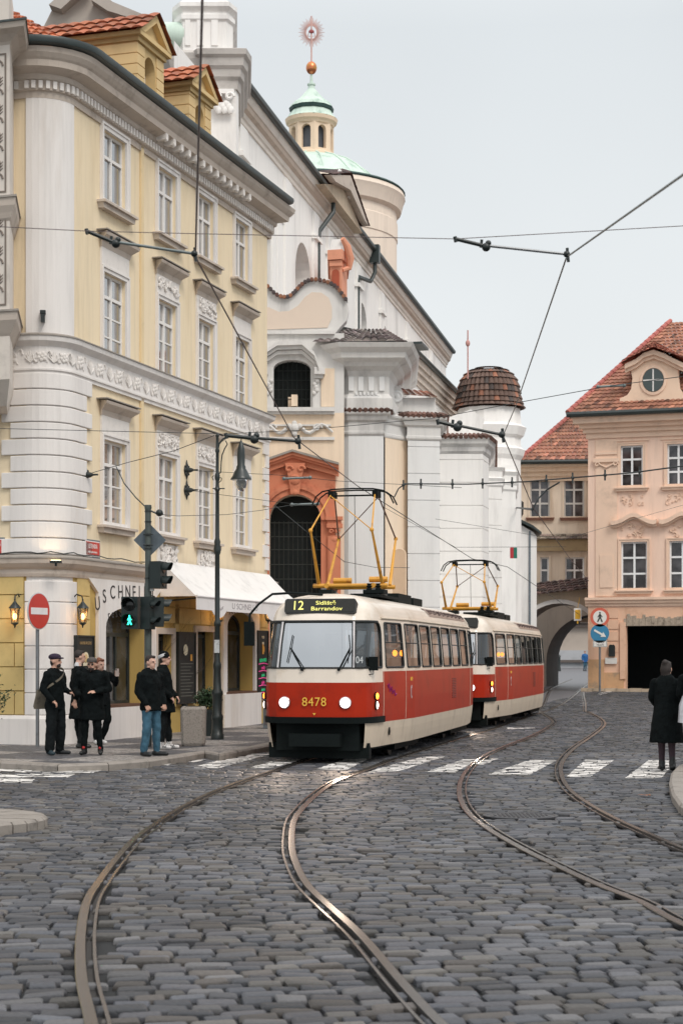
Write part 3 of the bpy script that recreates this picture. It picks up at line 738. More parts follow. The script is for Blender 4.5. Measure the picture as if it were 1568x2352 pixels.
while u > -2: (rosette if k % 2 == 0 else leaf_fan)(mb, u, zc, .2); u -= .5; k += 1
mb.T = None
for k in range(5):
    a = math.pi/2*(k+.5)/5; dx = -F1.d[0]*math.cos(a)+F1.n[0]*math.sin(a); dy = -F1.d[1]*math.cos(a)+F1.n[1]*math.sin(a)
    f = Fac((Cc[0]+(rC+.0)*dx, Cc[1]+(rC+.0)*dy), (-dy, dx)); mb.T = f.M
    (rosette if k % 2 else leaf_fan)(mb, 0, zc, .15, y=-.055)
mb.build('floral_frieze', REL, yb, smooth=True)
# main cornice with dentils and brackets
ZE = 13.86
mb = MB(); moulding(mb, corner_plan(uR=U1+.18), [(0, 12.98), (.04, 12.98), (.05, 13.05), (.05, 13.10), (.10, 13.12), (.10, 13.30), (.14, 13.32), (.16, 13.36), (.16, 13.42), (.40, 13.50), (.42, 13.62), (.46, 13.66), (.52, 13.74), (.55, ZE-.02), (0, ZE)])
cor = mb.build('cornice', CRM, yb)
mb = MB(F1.M); u = .1
while u < U1: mb.box(u, u+.075, -.155, -.10, 13.14, 13.29); u += .15
mb.T = F2.M; u = -.12
while u > -2.5: mb.box(u-.075, u, -.155, -.10, 13.14, 13.29); u -= .15
mb.T = None
for k in range(9):
    a = math.pi/2*(k+.5)/9; dx = -F1.d[0]*math.cos(a)+F1.n[0]*math.sin(a); dy = -F1.d[1]*math.cos(a)+F1.n[1]*math.sin(a)
    mb.T = Fac((Cc[0]+rC*dx, Cc[1]+rC*dy), (-dy, dx)).M; mb.box(-.04, .04, -.155, -.10, 13.14, 13.29)
mb.build('dentil_course', REL, cor)
mb = MB(F1.M); ua, ub = F1.u(430, .3), F1.u(600, .3); ua = F1.u(425); ub = F1.u(548)
ua, ub = 3.9, 9.2
for k in range(13):
    u = ua+(ub-ua)*k/12; mb.mark()
    mb.plate([(u-.07, 13.36), (u+.07, 13.36), (u+.07, 13.50), (u-.07, 13.50)], -.40, -.14); mb.ball((u, -.36, 13.37), .06, (1, 1, 1), 8, 6)
mb.build_pieces('bracket', REL, cor, smooth=True)
# gutter and roof
mb = MB(); moulding(mb, corner_plan(uR=U1+.25, ret=False), [(.50, ZE+.002), (.57, ZE-.0), (.645, ZE+.03), (.67, ZE+.10), (.655, ZE+.16), (.60, ZE+.12), (.52, ZE+.08)])
mb.build('gutter', GUT, yb, smooth=True)
mb = MB(); moulding(mb, corner_plan(uR=U1+.2, ret=False), [(.52, ZE+.09), (.1, ZE+.24), (-.9, ZE+.72)])
mb.build('roof_skirt', GUT, yb)
mb = MB()
def rp_(fac, u, v, z): p = fac.M @ Vector((u, -v, z)); return p
tiles(mb, rp_(F2, -7, .25, ZE+.16), rp_(F2, .1, .25, ZE+.16), rp_(F2, .1-2.2, -3.2, ZE+2.4), rp_(F2, -7, -3.2, ZE+2.4), pitch=.24, course=.36)
tiles(mb, rp_(F1, -.25, .1, ZE+.2), rp_(F1, 1.5, .1, ZE+.2), rp_(F1, 2.6, -3.2, ZE+2.4), rp_(F1, 2.2, -3.2, ZE+2.4), pitch=.24, course=.36)
tiles(mb, rp_(F2, -.05, .3, ZE+.16), rp_(F1, -.2, .25, ZE+.16), rp_(F1, 2.2, -3.0, ZE+2.35), rp_(F2, -2.1, -3.1, ZE+2.35), pitch=.24, course=.36)
mb.col = (.3, .1, .05)
mb.add([rp_(F1, 1.5, .05, ZE+.2), rp_(F1, U1, .05, ZE+.2), rp_(F1, U1, -3.2, ZE+1.9), rp_(F1, 1.5, -3.2, ZE+1.9)], [(0, 1, 2, 3)])
mb.build('roof', TILE, yb, smooth=True)
# windows
def window(parent, fac, u0, u1, z0, z1, depth=.12, cols=2, rows=(.36,), muntins=0, paint=WDW, glass=GL_U, fw=.055, casing=0.0, cmat=None, sill=0, hood=0, sill_mat=None, panel=0, seed=0):
    mb = MB(fac.M); y = depth-.05
    frame_rect(mb, u0, u1, z0, z1, fw, y, y+.07)
    hs = z1-z0
    for i in range(1, cols):
        u = u0+(u1-u0)*i/cols; mb.box(u-fw*.62, u+fw*.62, y-.012, y+.06, z0+fw, z1-fw)
    zz = [z1-hs*r_ for r_ in rows]
    for z in zz:
        for i in range(cols):
            a = u0+(u1-u0)*i/cols+fw*.62; b = u0+(u1-u0)*(i+1)/cols-fw*.62
            mb.box(max(a, u0+fw), min(b, u1-fw), y-.016, y+.06, z-fw*.6, z+fw*.6)
    if muntins:
        lo = zz[-1] if zz else z1
        for k in range(1, muntins+1):
            z = lo+(z0-lo)*k/(muntins+1)
            for i in range(cols):
                a = u0+(u1-u0)*i/cols+fw*.62; b = u0+(u1-u0)*(i+1)/cols-fw*.62
                mb.box(max(a, u0+fw), min(b, u1-fw), y+.005, y+.045, z-.017, z+.017)
    w_ = mb.build('window', paint, parent)
    mb = MB(fac.M); mb.box(u0+fw*.5, u1-fw*.5, y+.028, y+.036, z0+fw*.5, z1-fw*.5); mb.build('pane', glass, w_)
    if casing:
        mb = MB(fac.M); c = casing
        frame_rect(mb, u0-c, u1+c, z0-c*.3, z1+c, c, -.05, -.002); frame_rect(mb, u0-c, u1+c, z0-c*.3, z1+c, c*.35, -.075, -.05)
        mb.build('casing', cmat or WHI, w_)
    if panel:
        mb = MB(fac.M); a, b = u0-casing, u1+casing; c, d = z1+casing, z1+casing+panel
        mb.box(a, b, -.045, -.002, c+.002, d)
        if panel > .5 or seed: rough_relief(mb, a+.04, b-.04, c+.05, d-.03, -.05, .055, 26, seed)
        mb.build('panel', REL, w_, smooth=False)
    if sill:
        mb = MB(fac.M); a, b = u0-casing-.14, u1+casing+.14; z = z0-casing*.3
        mb.plate([(a, z-.02), (b, z-.02), (b, z+.03), (a, z+.03)], -.2, -.002)
        mb.plate([(a+.06, z-.13), (b-.06, z-.13), (b-.03, z-.02), (a+.03, z-.02)], -.14, -.002)
        mb.build('sill', sill_mat or CRM, w_)
    if hood:
        mb = MB(fac.M); a, b = u0-casing-.16, u1+casing+.16; z = z1+casing+panel
        prof = [(.0, z-.02), (.05, z), (.07, z+.10), (.16, z+.17), (.22, z+.21), (.24, z+.27), (.0, z+.30)]
        pts = [(a+.02, 0), (b-.02, 0)]
        vs = []
        for i, (o, zz_) in enumerate(prof): vs.append((a+.16-o*.7, -o-.002, zz_))
        for i, (o, zz_) in enumerate(prof): vs.append((b-.16+o*.7, -o-.002, zz_))
        q = len(prof)
        mb.add(vs, [(j, q+j, q+j+1, j+1) for j in range(q-1)]+[tuple(range(q)), tuple(range(2*q-1, q-1, -1))])
        mb.mi = 1; mb.box(a+.16-.175, b-.16+.175, -.255, -.0, z+.272+.03, z+.325); mb.build('hood', [CRM, LED], w_)
    return w_
k = 0
for (u0, u1, z0, z1, fl) in wins:
    k += 1; colm = (k-1)//3
    if fl == 3: window(yb, F1, u0, u1, z0, z1, rows=(.34,), casing=.13, sill=1)
    elif fl == 2: window(yb, F1, u0, u1, z0, z1, rows=(.28,), muntins=2, casing=.12, hood=1, panel=.38 if colm in (0, 3) else .42, seed=0 if colm in (0, 3) else k)
    else: window(yb, F1, u0, u1, z0, z1, rows=(.28,), muntins=2, casing=.12, hood=1, sill=1, panel=.38 if colm in (0, 3) else .42, seed=0 if colm in (0, 3) else k)
window(yb, F2, -2.1, -.98, Z1[0]+.1, Z1[1]+.1, rows=(.28,), muntins=2, casing=.13, hood=1, sill=1, panel=.38)
window(yb, F2, -2.1, -.98, Z2[0], Z2[1], rows=(.28,), muntins=2, casing=.13, hood=1, panel=.38)
# stucco relief under the first-floor windows
for x0, x1 in ((361, 403), (453, 489)):
    mb = MB(F1.M); u0, u1 = F1.u(x0)-.06, F1.u(x1)+.06; a, b = ZG+.32, Z1[0]-.2
    mb.plate([(u0, a), (u1, a), (u1-.04, b), (u0+.04, b)], -.03, -.002); rough_relief(mb, u0, u1, a, b, -.04, .06, 26, x0); mb.build('relief_panel', REL, yb)
# dormers on the roof
def dormer(x0, x1, yb_, yt, v, depth=2.6, name='dormer'):
    """front face pixel span x0..x1 at offset v; yb_/yt pixels of bottom right & gable spring left"""
    u0, u1 = F1.u(x0, v), F1.u(x1, v); z1 = F1.uz(x0, yt, v)[1]; z0 = ZE+.1
    M = F1.M @ Matrix.Translation((0, -v, 0)); mb = MB(M)
    wm = (u0+u1)/2; hw = (u1-u0)*.21; hole = (wm-hw, wm+hw, z0+.55, z1-.14, hw, .35)
    wall_holes(mb, u0, u1, z0, z1, [hole]); mb.quad((u0, 0, z0), (u0, 0, z1), (u0, depth, z1), (u0, depth, z0)); mb.quad((u1, 0, z0), (u1, depth, z0), (u1, depth, z1), (u1, 0, z1))
    d = mb.build(name, mat('dormer_yellow', (.64, .465, .23), .9, .05, 2, bump=.2), yb)
    # board courses, broken at opening
    mb = MB(M); z = z0; 
    while z < z1-.05:
        b = min(z+.235, z1)
        mb.box(u0-.022, u0+.0-.001, .0, depth, z+.012, b-.010)
        for a_, b_ in (((u0-.02), hole[0]-.03), (hole[1]+.03, u1+.02)): mb.box(a_, b_, -.025, -.001, z+.012, b-.010)
        z += .235
    mb.build('courses', mat('dormer_block', (.70, .51, .26), .9, .05, 2, bump=.2), d)
    mb = MB(M); gz = .62*(u1-u0)*.5; e = .2
    for k_, (h0, h1, o) in enumerate(((0, .1, .07), (.1, .2, .16))):
        mb.box(u0-o, u1+o, -o, depth, z1+h0+.002*k_, z1+h1)
        mb.box(u0-o, u0-o+.01, -o, depth, z1+h0+.002*k_, z1+h1)
    zt = z1+.2; a, b = u0-.16, u1+.16; m = (a+b)/2; top = zt+.68*(b-a)*.5
    mb.plate([(a+.1, zt), (b-.1, zt), (m, top-.1)], -.03, .05)
    for (p, q) in (((a, zt), (m, top)), ((b, zt), (m, top))):
        dx, dz = q[0]-p[0], q[1]-p[1]; l = math.hypot(dx, dz); nx, nz_ = -dz/l*.13, dx/l*.13
        if nz_ > 0: nx, nz_ = -nx, -nz_
        pp = [p, q, (q[0], q[1]-.17), (p[0]+nx*.0+(.24 if q[0] > p[0] else -.24), p[1])]
        mb.plate(pp if q[0] > p[0] else pp[::-1], -.17, -.032)
    mb.build('pediment', mat('dormer_trim', (.68, .50, .25), .9, .05, 2, bump=.2), d)
    mb = MB(M); mb.plate(arch_poly(hole[0]+.01, hole[1]-.01, hole[2], hole[3]-.01, hw-.01), .30, .32); mb.build('pane', GL_D, d)
    mb = MB(M); frame_rect(mb, hole[0], hole[1], hole[2], hole[3]-hw, .05, .24, .29); mb.box(wm-.025, wm+.025, .245, .29, hole[2], hole[3]); mb.build('frame', WDW, d)
    mb = MB(M)
    for sgn in (-1, 1):
        eu = a-.08 if sgn < 0 else b+.08
        if sgn < 0: tiles(mb, (eu, depth, zt-.02), (eu, -.25, zt-.02), (m, -.25, top+.05), (m, depth, top+.05), pitch=.27, course=.34, dark=.06)
        else: tiles(mb, (eu, -.25, zt-.02), (eu, depth, zt-.02), (m, depth, top+.05), (m, -.25, top+.05), pitch=.27, course=.34, dark=.06)
    mb.build('roof', TILE, d, smooth=True)
dormer(314, 373, 0, 93, -.05, 3.4); dormer(433, 482, 0, 208, -.05, 3.4)
# plaque and little alarm box on the corner
mb = MB(Fac((Cc[0]+rC*F1.n[0]*.45-rC*F1.d[0]*.85, Cc[1]+rC*F1.n[1]*.45-rC*F1.d[1]*.85), (F1.n[0]*.88+F1.d[0]*.4, F1.n[1]*.88+F1.d[1]*.4)).M)
zA = at(125, 740, 34.6).z; mb.box(-.03, .05, -.16, .02, zA, zA+.16); mb.box(-.045, .065, -.2, -.02, zA+.16, zA+.22)
mb.box(-.025, .045, -.24, -.16, zA-.02, zA+.14)
tag(mb.build('security_camera', BLK), 'small black camera box fixed high on the white rounded corner', 'camera')
# shop lettering
INK = mat('black_lettering', (.03, .028, .03), .7)
mb = MB(F1.M); mb.mark()
for ch, x, y, rot in (('U', 224, 1388, .16), ('S', 240, 1371, .12), ('C', 259, 1362, .09), ('H', 277, 1361, .06), ('N', 294, 1361, .05), ('E', 308, 1362, .03), ('L', 322, 1362, 0), ('L', 334, 1363, 0), ('Ů', 347, 1363, 0)):
    u, z = F1.uz(x, y, .08); text_into(mb, ch, .40, txt_at(u, -.08, z, rot), .003, sx=.95)
mb.mark()
for i, ch in enumerate('restaurant'):
    u, z = F1.uz(250+i*8.6, 1413-6*math.sin(i/9*3.14), .08); text_into(mb, ch, .26, txt_at(u, -.08, z, .22-.05*i), .003, sx=.95)
mb.mark()
for i, ch in enumerate('restaurant'):
    u, z = F1.uz(528+i*5.6, 1405-3*math.sin(i/9*3.14), .08); text_into(mb, ch, .22, txt_at(u, -.08, z, .16-.035*i), .003, sx=.95)
mb.build_pieces('shop_lettering', INK, yb)
# wall menus
def board(x0, x1, y0, y1, label, draw, v=.09, cat='menu board'):
    u0, u1 = F1.u(x0, v), F1.u(x1, v); zt, zb = F1.uz(x0, y0, v)[1], F1.uz(x0, y1, v)[1]
    c = F1.M @ Vector(((u0+u1)/2, 0, zb)); t = thing('menu_board', c, label, cat)
    mb = MB(F1.M); frame_rect(mb, u0, u1, zb, zt, .035, -v-.02, -.002); mb.box(u0+.01, u1-.01, -v, -.003, zb+.01, zt-.01); mb.build('board', mat('chalkboard', (.012, .015, .014), .6, .2, 6), t)
    draw(t, u0, u1, zb, zt, -v-.004); return t
LT = mat('menu_cream', (.75, .68, .5), .7); CH_G = emit('chalk_glow_green', (.04, .55, .22), .25); CH_P = emit('chalk_glow_pink', (.75, .06, .28), .25); BEER = mat('beer_amber', (.75, .36, .05), .5); PIZ = mat('plate_food', (.62, .45, .22), .7, .4, 30)  # green and pink chalk are given a faint glow of their own
def draw_plain(t, u0, u1, z0, z1, y):
    mb = MB(F1.M); mb.T = F1.M @ Matrix.Translation(((u0+u1)/2-.1, y-.003, z1-.42)) @ Matrix.Rotation(R(90), 4, 'X'); mb.lathe([(.13, 0), (.13, .006)], 18); mb.build('picture', LT, t)
    mb = MB(F1.M)
    for k in range(16):
        z = z1-.75-k*.075
        if z > z0+.1: mb.box(u0+.14, u1-.16-.1*((k*7) % 3), y-.004, y, z, z+.018)
    mb.build('writing', mat('faded_chalk', (.16, .16, .14), .8), t)
    mb = MB(F1.M); mb.box(u1-.33, u1-.22, y-.006, y, z0+1.0, z0+1.15); mb.build('beer_mug', BEER, t)
board(409, 449, 1451, 1618, 'tall dark menu board with faint writing left of the paired dark window', draw_plain)
def draw_burger(t, u0, u1, z0, z1, y):
    mb = MB(F1.M); text_into(mb, 'HAMBURGERS', .085, txt_at((u0+u1)/2, y-.003, z1-.16), .002); mb.build('writing', mat('menu_ochre', (.35, .25, .12), .7), t)
    mb = MB(F1.M); mb.plate(arch_poly((u0+u1)/2-.12, (u0+u1)/2+.14, z1-.62, z1-.34, .12), y-.004, y); mb.build('picture', LT, t)
    mb = MB(F1.M); mb.ball(((u0+u1)/2, y-.008, z1-.47), .09, (1, .12, 1), 10, 6); mb.build('food_picture', PIZ, t)
board(176, 216, 1459, 1548, 'small dark menu board with burger picture beside the white shop arch', draw_burger, v=.1)
def draw_chalk(t, u0, u1, z0, z1, y):
    mb = MB(F1.M); mb.box((u0+u1)/2-.06, (u0+u1)/2+.05, y-.006, y, z1-.62, z1-.36); mb.box((u0+u1)/2+.05, (u0+u1)/2+.10, y-.006, y, z1-.56, z1-.42); mb.build('beer_mug', BEER, t)
    mb = MB(F1.M); mb.box((u0+u1)/2-.07, (u0+u1)/2+.06, y-.007, y, z1-.36, z1-.30); text_into(mb, 'PUB', .10, txt_at((u0+u1)/2, y-.003, z1-.18), .002); mb.build('foam', LT, t)
    G = MB(F1.M); P = MB(F1.M); rr = random.Random(4)
    for k in range(9):
        z = z1-.78-k*.19
        if z < z0+.15: break
        m_ = G if k % 2 == 0 else P
        text_into(m_, ('BERNARD', 'svetly', 'pizza', 'gulas', 'menu', 'burger', 'pivo', 'dezert', 'steak')[k], .13, txt_at((u0+u1)/2, y-.003, z, .05), .003, sx=.9)
        P.tube([(u0+.08, y-.006, z-.10), ((u0+u1)/2, y-.006, z-.075), (u1-.08, y-.006, z-.10)], .012, 4)
    G.build('green_writing', CH_G, t); P.build('pink_writing', CH_P, t)
board(591, 616, 1448, 1601, 'narrow black board with green and pink chalk writing and a beer mug', draw_chalk)
# small house number tag
mb = MB(F1.M); u, z = F1.uz(370, 1577, .05)
# ---- awning
AW = mat('awning_canvas', (.74, .72, .70), .85, .08, 2, bump=.5, bscale=5)
uA, uB = F1.u(362), F1.u(613); pA = .95
aw = thing('awning', tuple(F1.M @ Vector(((uA+uB)/2, 0, 3.0))), 'white canvas awning with scalloped lettered valance over the shop front', 'awning')
zT0, zT1 = F1.uz(382, 1299)[1], F1.uz(613, 1312)[1]; zTf = (zT0+zT1)/2; zF = EYE+(1510-1371)*F1.uz(420, 1400, pA)[0]*0+ (1510-1371)*39.4/4000
mb = MB(F1.M)
top = [(uA, -.06, zTf), (uB, -.06, zTf), (uB+.1, -pA, zF), (uA-.05, -pA, zF)]
nseg = 12
for i in range(nseg):
    for j in range(6):
        def Q(a, b):
            x = (top[0][0]*(1-b)+top[3][0]*b)*(1-a)+(top[1][0]*(1-b)+top[2][0]*b)*a
            y = top[0][1]*(1-b)+top[3][1]*b; z = zTf*(1-b)+zF*b-.05*math.sin(math.pi*b)*(1+.15*math.sin(a*40)); return (x, y, z)
        mb.quad(Q(i/nseg, j/6), Q(i/nseg, (j+1)/6), Q((i+1)/nseg, (j+1)/6), Q((i+1)/nseg, j/6))
mb.add([top[0], top[3], (uA, -.06, zF)], [(0, 1, 2)])
mb.build('canopy', AW, aw, smooth=True)
mb = MB(F1.M); a0, a1 = uA-.05, uB+.1; zb = zF-.30
pts = [(a0, zF), (a0, zb)]; n = 8
for k in range(n):
    c0 = a0+(a1-a0)*(k+.5)/n
    if k == 1 or k == 5:
        for t in range(7): pts.append((a0+(a1-a0)*(k+t/6)/n, zb-.16*math.sin(math.pi*t/6)**.7))
    else: pts.append((a0+(a1-a0)*(k+1)/n, zb))
pts += [(a1, zF)]
mb.plate(pts[::-1], -pA-.012, -pA); mb.tube([(a0, -pA-.01, zF), (a1, -pA-.01, zF)], .03, 8)
mb.build('valance', mat('valance_canvas', (.76, .73, .72), .8, .05, 2), aw)
mb = MB(F1.M); 
text_into(mb, 'U SCHNELLŮ', .2, txt_at(F1.u(562, pA), -pA-.014, zF-.17), .002, sx=1.5); text_into(mb, 'Pilsner', .13, txt_at(a0+(a1-a0)*1.5/n, -pA-.014, zb+.02, .3), .002, sx=1.6)
mb.build('valance_lettering', mat('grey_lettering', (.33, .30, .31), .7), aw)
mb = MB(F1.M)
for u in (uA+.3, uB-.3): mb.mark(); mb.tube([(u, -.03, zF-.1), (u, -pA+.02, zF-.02)], .02, 6)
mb.build_pieces('folding_arm', BLK, aw)
# ---- wall lanterns
LB = emit('lantern_glow', (1.0, .50, .16), 9, (1, .6, .3)); LG = glassy('lantern_glass', (.5, .3, .12), .05, .75, .1)
def lantern(fac, x, y, v, label, s=1.0):
    u, z = fac.uz(x, y, v); M = fac.M @ Matrix.Translation((u, -v, z)); c = M @ Vector((0, 0, -.2))
    t = thing('wall_lantern', tuple(c), label, 'lantern', 'lit lanterns on the ground floor wall')
    mb = MB(M); mb.lathe([(.02, .30), (.028, .28), (.05, .25), (.12, .17), (.125, .15), (.1, .15)], 12); mb.ball((0, 0, .32), .02)
    for k in range(6): a = k*1.047; mb.tube([(.105*math.cos(a), .105*math.sin(a), .15), (.07*math.cos(a), .07*math.sin(a), -.13)], .007, 5)
    mb.lathe([(.075, -.13), (.075, -.15), (.02, -.19), (.01, -.24)], 12)
    mb.tube([(0, 0, .33), (0, .02, .40), (0, v*.6, .44), (0, v, .36)], .014, 6); mb.box(-.03, .03, v-.02, v-.002, .22, .46)
    mb.build('bracket_and_cage', BLK, t, smooth=True)
    mb = MB(M); mb.lathe([(.065, -.12), (.1, .14)], 12); mb.build('glass', LG, t, smooth=True)
    mb = MB(M); mb.ball((0, 0, -.01), .04, (1, 1, 1.7)); b = mb.build('bulb', LB, t, smooth=True)
    ld = bpy.data.lights.new('lantern_light', 'POINT'); ld.energy = 6; ld.color = (1, .55, .22); ld.shadow_soft_size = .12
    lo = bpy.data.objects.new('lantern_light', ld); COL.objects.link(lo); lo.location = M @ Vector((0, -.16, 0))
lantern(F2, 34, 1415, .22, 'lit lantern on the yellow wall left of the round sign')
lantern(F1, 190, 1415, .22, 'lit lantern on the yellow strip right of the round sign')
lantern(F1, 357, 1412, .25, 'lit lantern half hidden behind the traffic signal')
lantern(F1, 505, 1412, .25, 'lit lantern under the awning just right of the lamp post')
lantern(F1, 616, 1412, .25, 'lit lantern above the chalk menu board by the tram')
# corner uplighter
c = at(128, 1290, 34.3); mb = MB(Matrix.Translation(c)); mb.box(-.11, .11, -.06, .08, -.03, .02); mb.box(-.02, .02, .0, .05, -.09, -.03)
up = thing('floodlight', tuple(c), 'small lit floodlight on the ledge at the foot of the white quoins', 'floodlight'); mb.build('housing', BLK, up)
mb = MB(Matrix.Translation(c)); mb.box(-.09, .09, -.045, .06, .02, .03); mb.build('lens', emit('warm_lens', (1, .7, .35), 6), up)
ld = bpy.data.lights.new('floodlight_glow', 'SPOT'); ld.energy = 6; ld.spot_size = R(120); ld.color = (1, .72, .42); ld.shadow_soft_size = .05
lo = bpy.data.objects.new('floodlight_glow', ld); COL.objects.link(lo); lo.location = c+Vector((0, -.02, .06)); lo.rotation_euler = (R(180-12), 0, 0)
# cables along the ledge
mb = MB(); pl = corner_plan(uR=4.2, ret=False)
pts = []
for i, p in enumerate(pl[:-1]):
    q = pl[i+1]; n = max(1, int(math.hypot(q[0]-p[0], q[1]-p[1])/.35))
    for k in range(n):
        t = k/n; pts.append((p[0]+(q[0]-p[0])*t+F1.n[0]*.14-F1.d[0]*.08, p[1]+(q[1]-p[1])*t+F1.n[1]*.1-F1.d[1]*.08, ZG+.31+.02*math.sin(len(pts)*1.7)))
mb.tube(pts, .012, 5); tag(mb.build('cable', BLK), 'black cable lying along the ledge above the shop', 'cable')
# street name plates
RED = mat('enamel_red', (.55, .045, .03), .35, .05, 3)
def plate_sign(fac, x0, x1, y0, y1, lines, label):
    u0, u1 = fac.u(x0, .06), fac.u(x1, .06); zt, zb = fac.uz(x0, y0, .06)[1], fac.uz(x0, y1, .06)[1]; M = fac.M
    t = thing('street_name_sign', tuple(M @ Vector(((u0+u1)/2, 0, zb))), label, 'sign'); um = (u0+u1)/2
    mb = MB(M); mb.box(u0, u1, -.05, -.0, zb, zt); mb.build('frame', GRY, t)
    mb = MB(M); mb.box(u0+.03, u1-.03, -.056, -.05, zb+.03, zt-.03); mb.build('border', WDW, t)
    mb = MB(M); mb.box(u0+.05, u1-.05, -.062, -.056, zb+.05, zt-.05); mb.build('panel', RED, t)
    mb = MB(M); h = zt-zb
    text_into(mb, lines[0], h*.34, txt_at(um, -.064, zb+h*.62), .002, sx=.92*(u1-u0)/1.0*1.05); text_into(mb, lines[1], h*.14, txt_at(um, -.064, zb+h*.3), .002, sx=(u1-u0)); mb.build('lettering', WDW, t)
plate_sign(F1, 195, 231, 1237, 1279, ('LETENSKÁ', 'MALÁ STRANA-PRAHA 1'), 'red enamel street name plate right of the white corner quoins')
plate_sign(F2, -26, 8, 1235, 1277, ('TOMÁŠSKÁ', 'MALÁ STRANA-PRAHA 1'), 'red enamel street name plate cut by the left picture edge')
# wall rosettes holding the span wires
def ros(fac, x, y, label):
    u, z = fac.uz(x, y); M = fac.M @ Matrix.Translation((u, 0, z)) @ Matrix.Rotation(R(90), 4, 'X'); mb = MB(M)
    mb.lathe([(.13, 0), (.12, .03), (.07, .05), (.05, .14), (.02, .2), (.018, .3)], 12)
    for k in range(8): a = k*.785; mb.ball((.12*math.cos(a), .12*math.sin(a), .03), .035, (1, 1, .8), 6, 5)
    mb.tube([(0, .13, .02), (0, .24, .02)], [.03, .008], 6); mb.tube([(0, -.13, .02), (0, -.22, .02)], [.03, .008], 6)
    tag(mb.build('wall_anchor', BLK, smooth=True), label, 'wall anchor')
ros(F1, 194, 1091, 'black iron wire anchor beside the white quoins'); ros(F1, 427, 1080, 'upper black iron wire anchor right of the second window column'); ros(F1, 427, 1126, 'lower black iron wire anchor right of the second window column')
# ---- sgraffito bay of the neighbouring house at the left edge
bay = thing('sgraffito_bay', (-7.2, 34, 0), 'pale bay with dark scratched scroll ornament and ledges by the yellow house', 'building')
Fb = Fac((at(22, 1000, 33.2).x, 33.2), (F1.n[0], F1.n[1]))
SG = mat('sgraffito_plaster', (.66, .60, .54), .9, .08, 2, bump=.2)
mb = MB(Fb.M)
def bz(y): return EYE+(HY-y)*33.2/4000
BP = [(-4, 0), (0, 0), (-.75, 1.6), (-4, 1.6)]
mb.prism(BP, bz(870), bz(95)); mb.prism([(-4, .35), (-.25, .35), (-.9, 1.6), (-4, 1.6)], bz(925), bz(870), BP)
mb.prism([(-4, .01), (-.02, .01), (-.77, 1.6), (-4, 1.6)], bz(95), bz(-60))
mb.build('wall', SG, bay)
for a, b, o in ((452, 500, .12), (715, 765, .16), (60, 95, .32)):
    mb = MB(Fb.M); zt, zb = bz(a), bz(b); pl = [(-4, -.0), (0, -.0), (0, 1.6)]
    moulding(mb, [(-4, 0), (0, 0), (-.75, 1.6)], [(0, zb-.05), (.03, zb), (o*.5, zb+.1), (o*.9, zb+(zt-zb)*.55), (o, zt-.03), (0, zt)]); mb.build('ledge', CRM if o < .3 else CRM, bay)
    mb = MB(Fb.M); moulding(mb, [(-4, 0), (0, 0), (-.75, 1.6)], [(o*.7, zt-.03), (o+.025, zt-.03), (o+.02, zt+.01), (0, zt+.05)]); mb.build('flashing', LED if o < .3 else GUT, bay)
mb = MB(Fb.M); rr = random.Random(9)
for (ya, yb2) in ((120, 440), (490, 700)):
    za, zb = bz(yb2), bz(ya); frame_rect(mb, -3, -.07, za, zb, .03, -.014, -.0)
    z = za+.12; sgn = 1
    while z < zb-.2:
        pts = [(-.30+sgn*.16*math.cos(t)*(1-t/9), -.006, z+.14+.15*math.sin(t)*(1-t/9)) for t in [i*.5 for i in range(11)]]
        mb.tube(pts, [.022*(1-i*.07) for i in range(11)], 4)
        for q in range(3): mb.tube([(-.30-sgn*.05, -.006, z+.05*q), (-.30-sgn*.16, -.006, z+.08+.06*q)], [.02, .006], 4)
        z += .27; sgn = -sgn
mb.build('scratched_ornament', mat('sgraffito_dark', (.20, .165, .14), .9), bay)
# church towers and chimney masses behind the yellow roof
# ================================================================== CHURCH
ch = thing('church', (0, 62, 0), 'white and grey baroque church with long eaves, orange portal and green domed tower', 'church')
FN = Fac((-3.65, 48.0), (.1995, 1.0))       # eave line of the nave; wall 1.05 m behind it
ZN = 18.9
def nu(x, v=0): return FN.u(x, v)
UE = nu(1040)
# nave wall with arched window niches
WV = -.40
nh = []
for x0, x1, yb_, yt in ((604, 622, 700, 512), (678, 713, 690, 540), (822, 842, 790, 686), (877, 890, 800, 742)):
    a, b = FN.u(x0, WV), FN.u(x1, WV); z1 = FN.uz(x0+1, yt, WV)[1]; nh.append((a, b, z1-3.6, z1, (b-a)*.5, .9))
mb = MB(FN.M); wall_holes(mb, -2, UE, 0, ZN-.7, nh, y=-WV); mb.build('wall', CWH, ch)
for h in nh:
    mb = MB(FN.M); mb.plate(arch_poly(h[0]-.02, h[1]+.02, h[2], h[3], h[4]), -WV+.9, -WV+.95); mb.mi = 1
    frame_rect(mb, h[0], h[1], h[2], h[2]+1.9, .09, -WV+.8, -WV+.89)
    mb.build('window', [CGR, CBL], ch)
mb = MB(FN.M)      # flat pilasters and sunk panels
for x in (545, 650, 716, 748, 815, 870, 930, 985):
    a = FN.u(x, WV); mb.mark(); mb.box(a, a+.9, -WV-.10, -WV-.002, 6, ZN-.9); mb.box(a-.08, a+.98, -WV-.2, -WV-.002, ZN-1.9, ZN-1.75)
mb.build_pieces('pilaster', CWH, ch)
mb = MB(FN.M)
for x0, x1 in ((560, 588), (595, 625), (635, 660)):
    a, b = FN.u(x0, WV), FN.u(x1, WV); mb.mark(); frame_rect(mb, a, b, ZN-5.2, ZN-2.4, .08, -WV-.04, -WV-.002)
mb.build_pieces('panel_frame', CWH, ch)
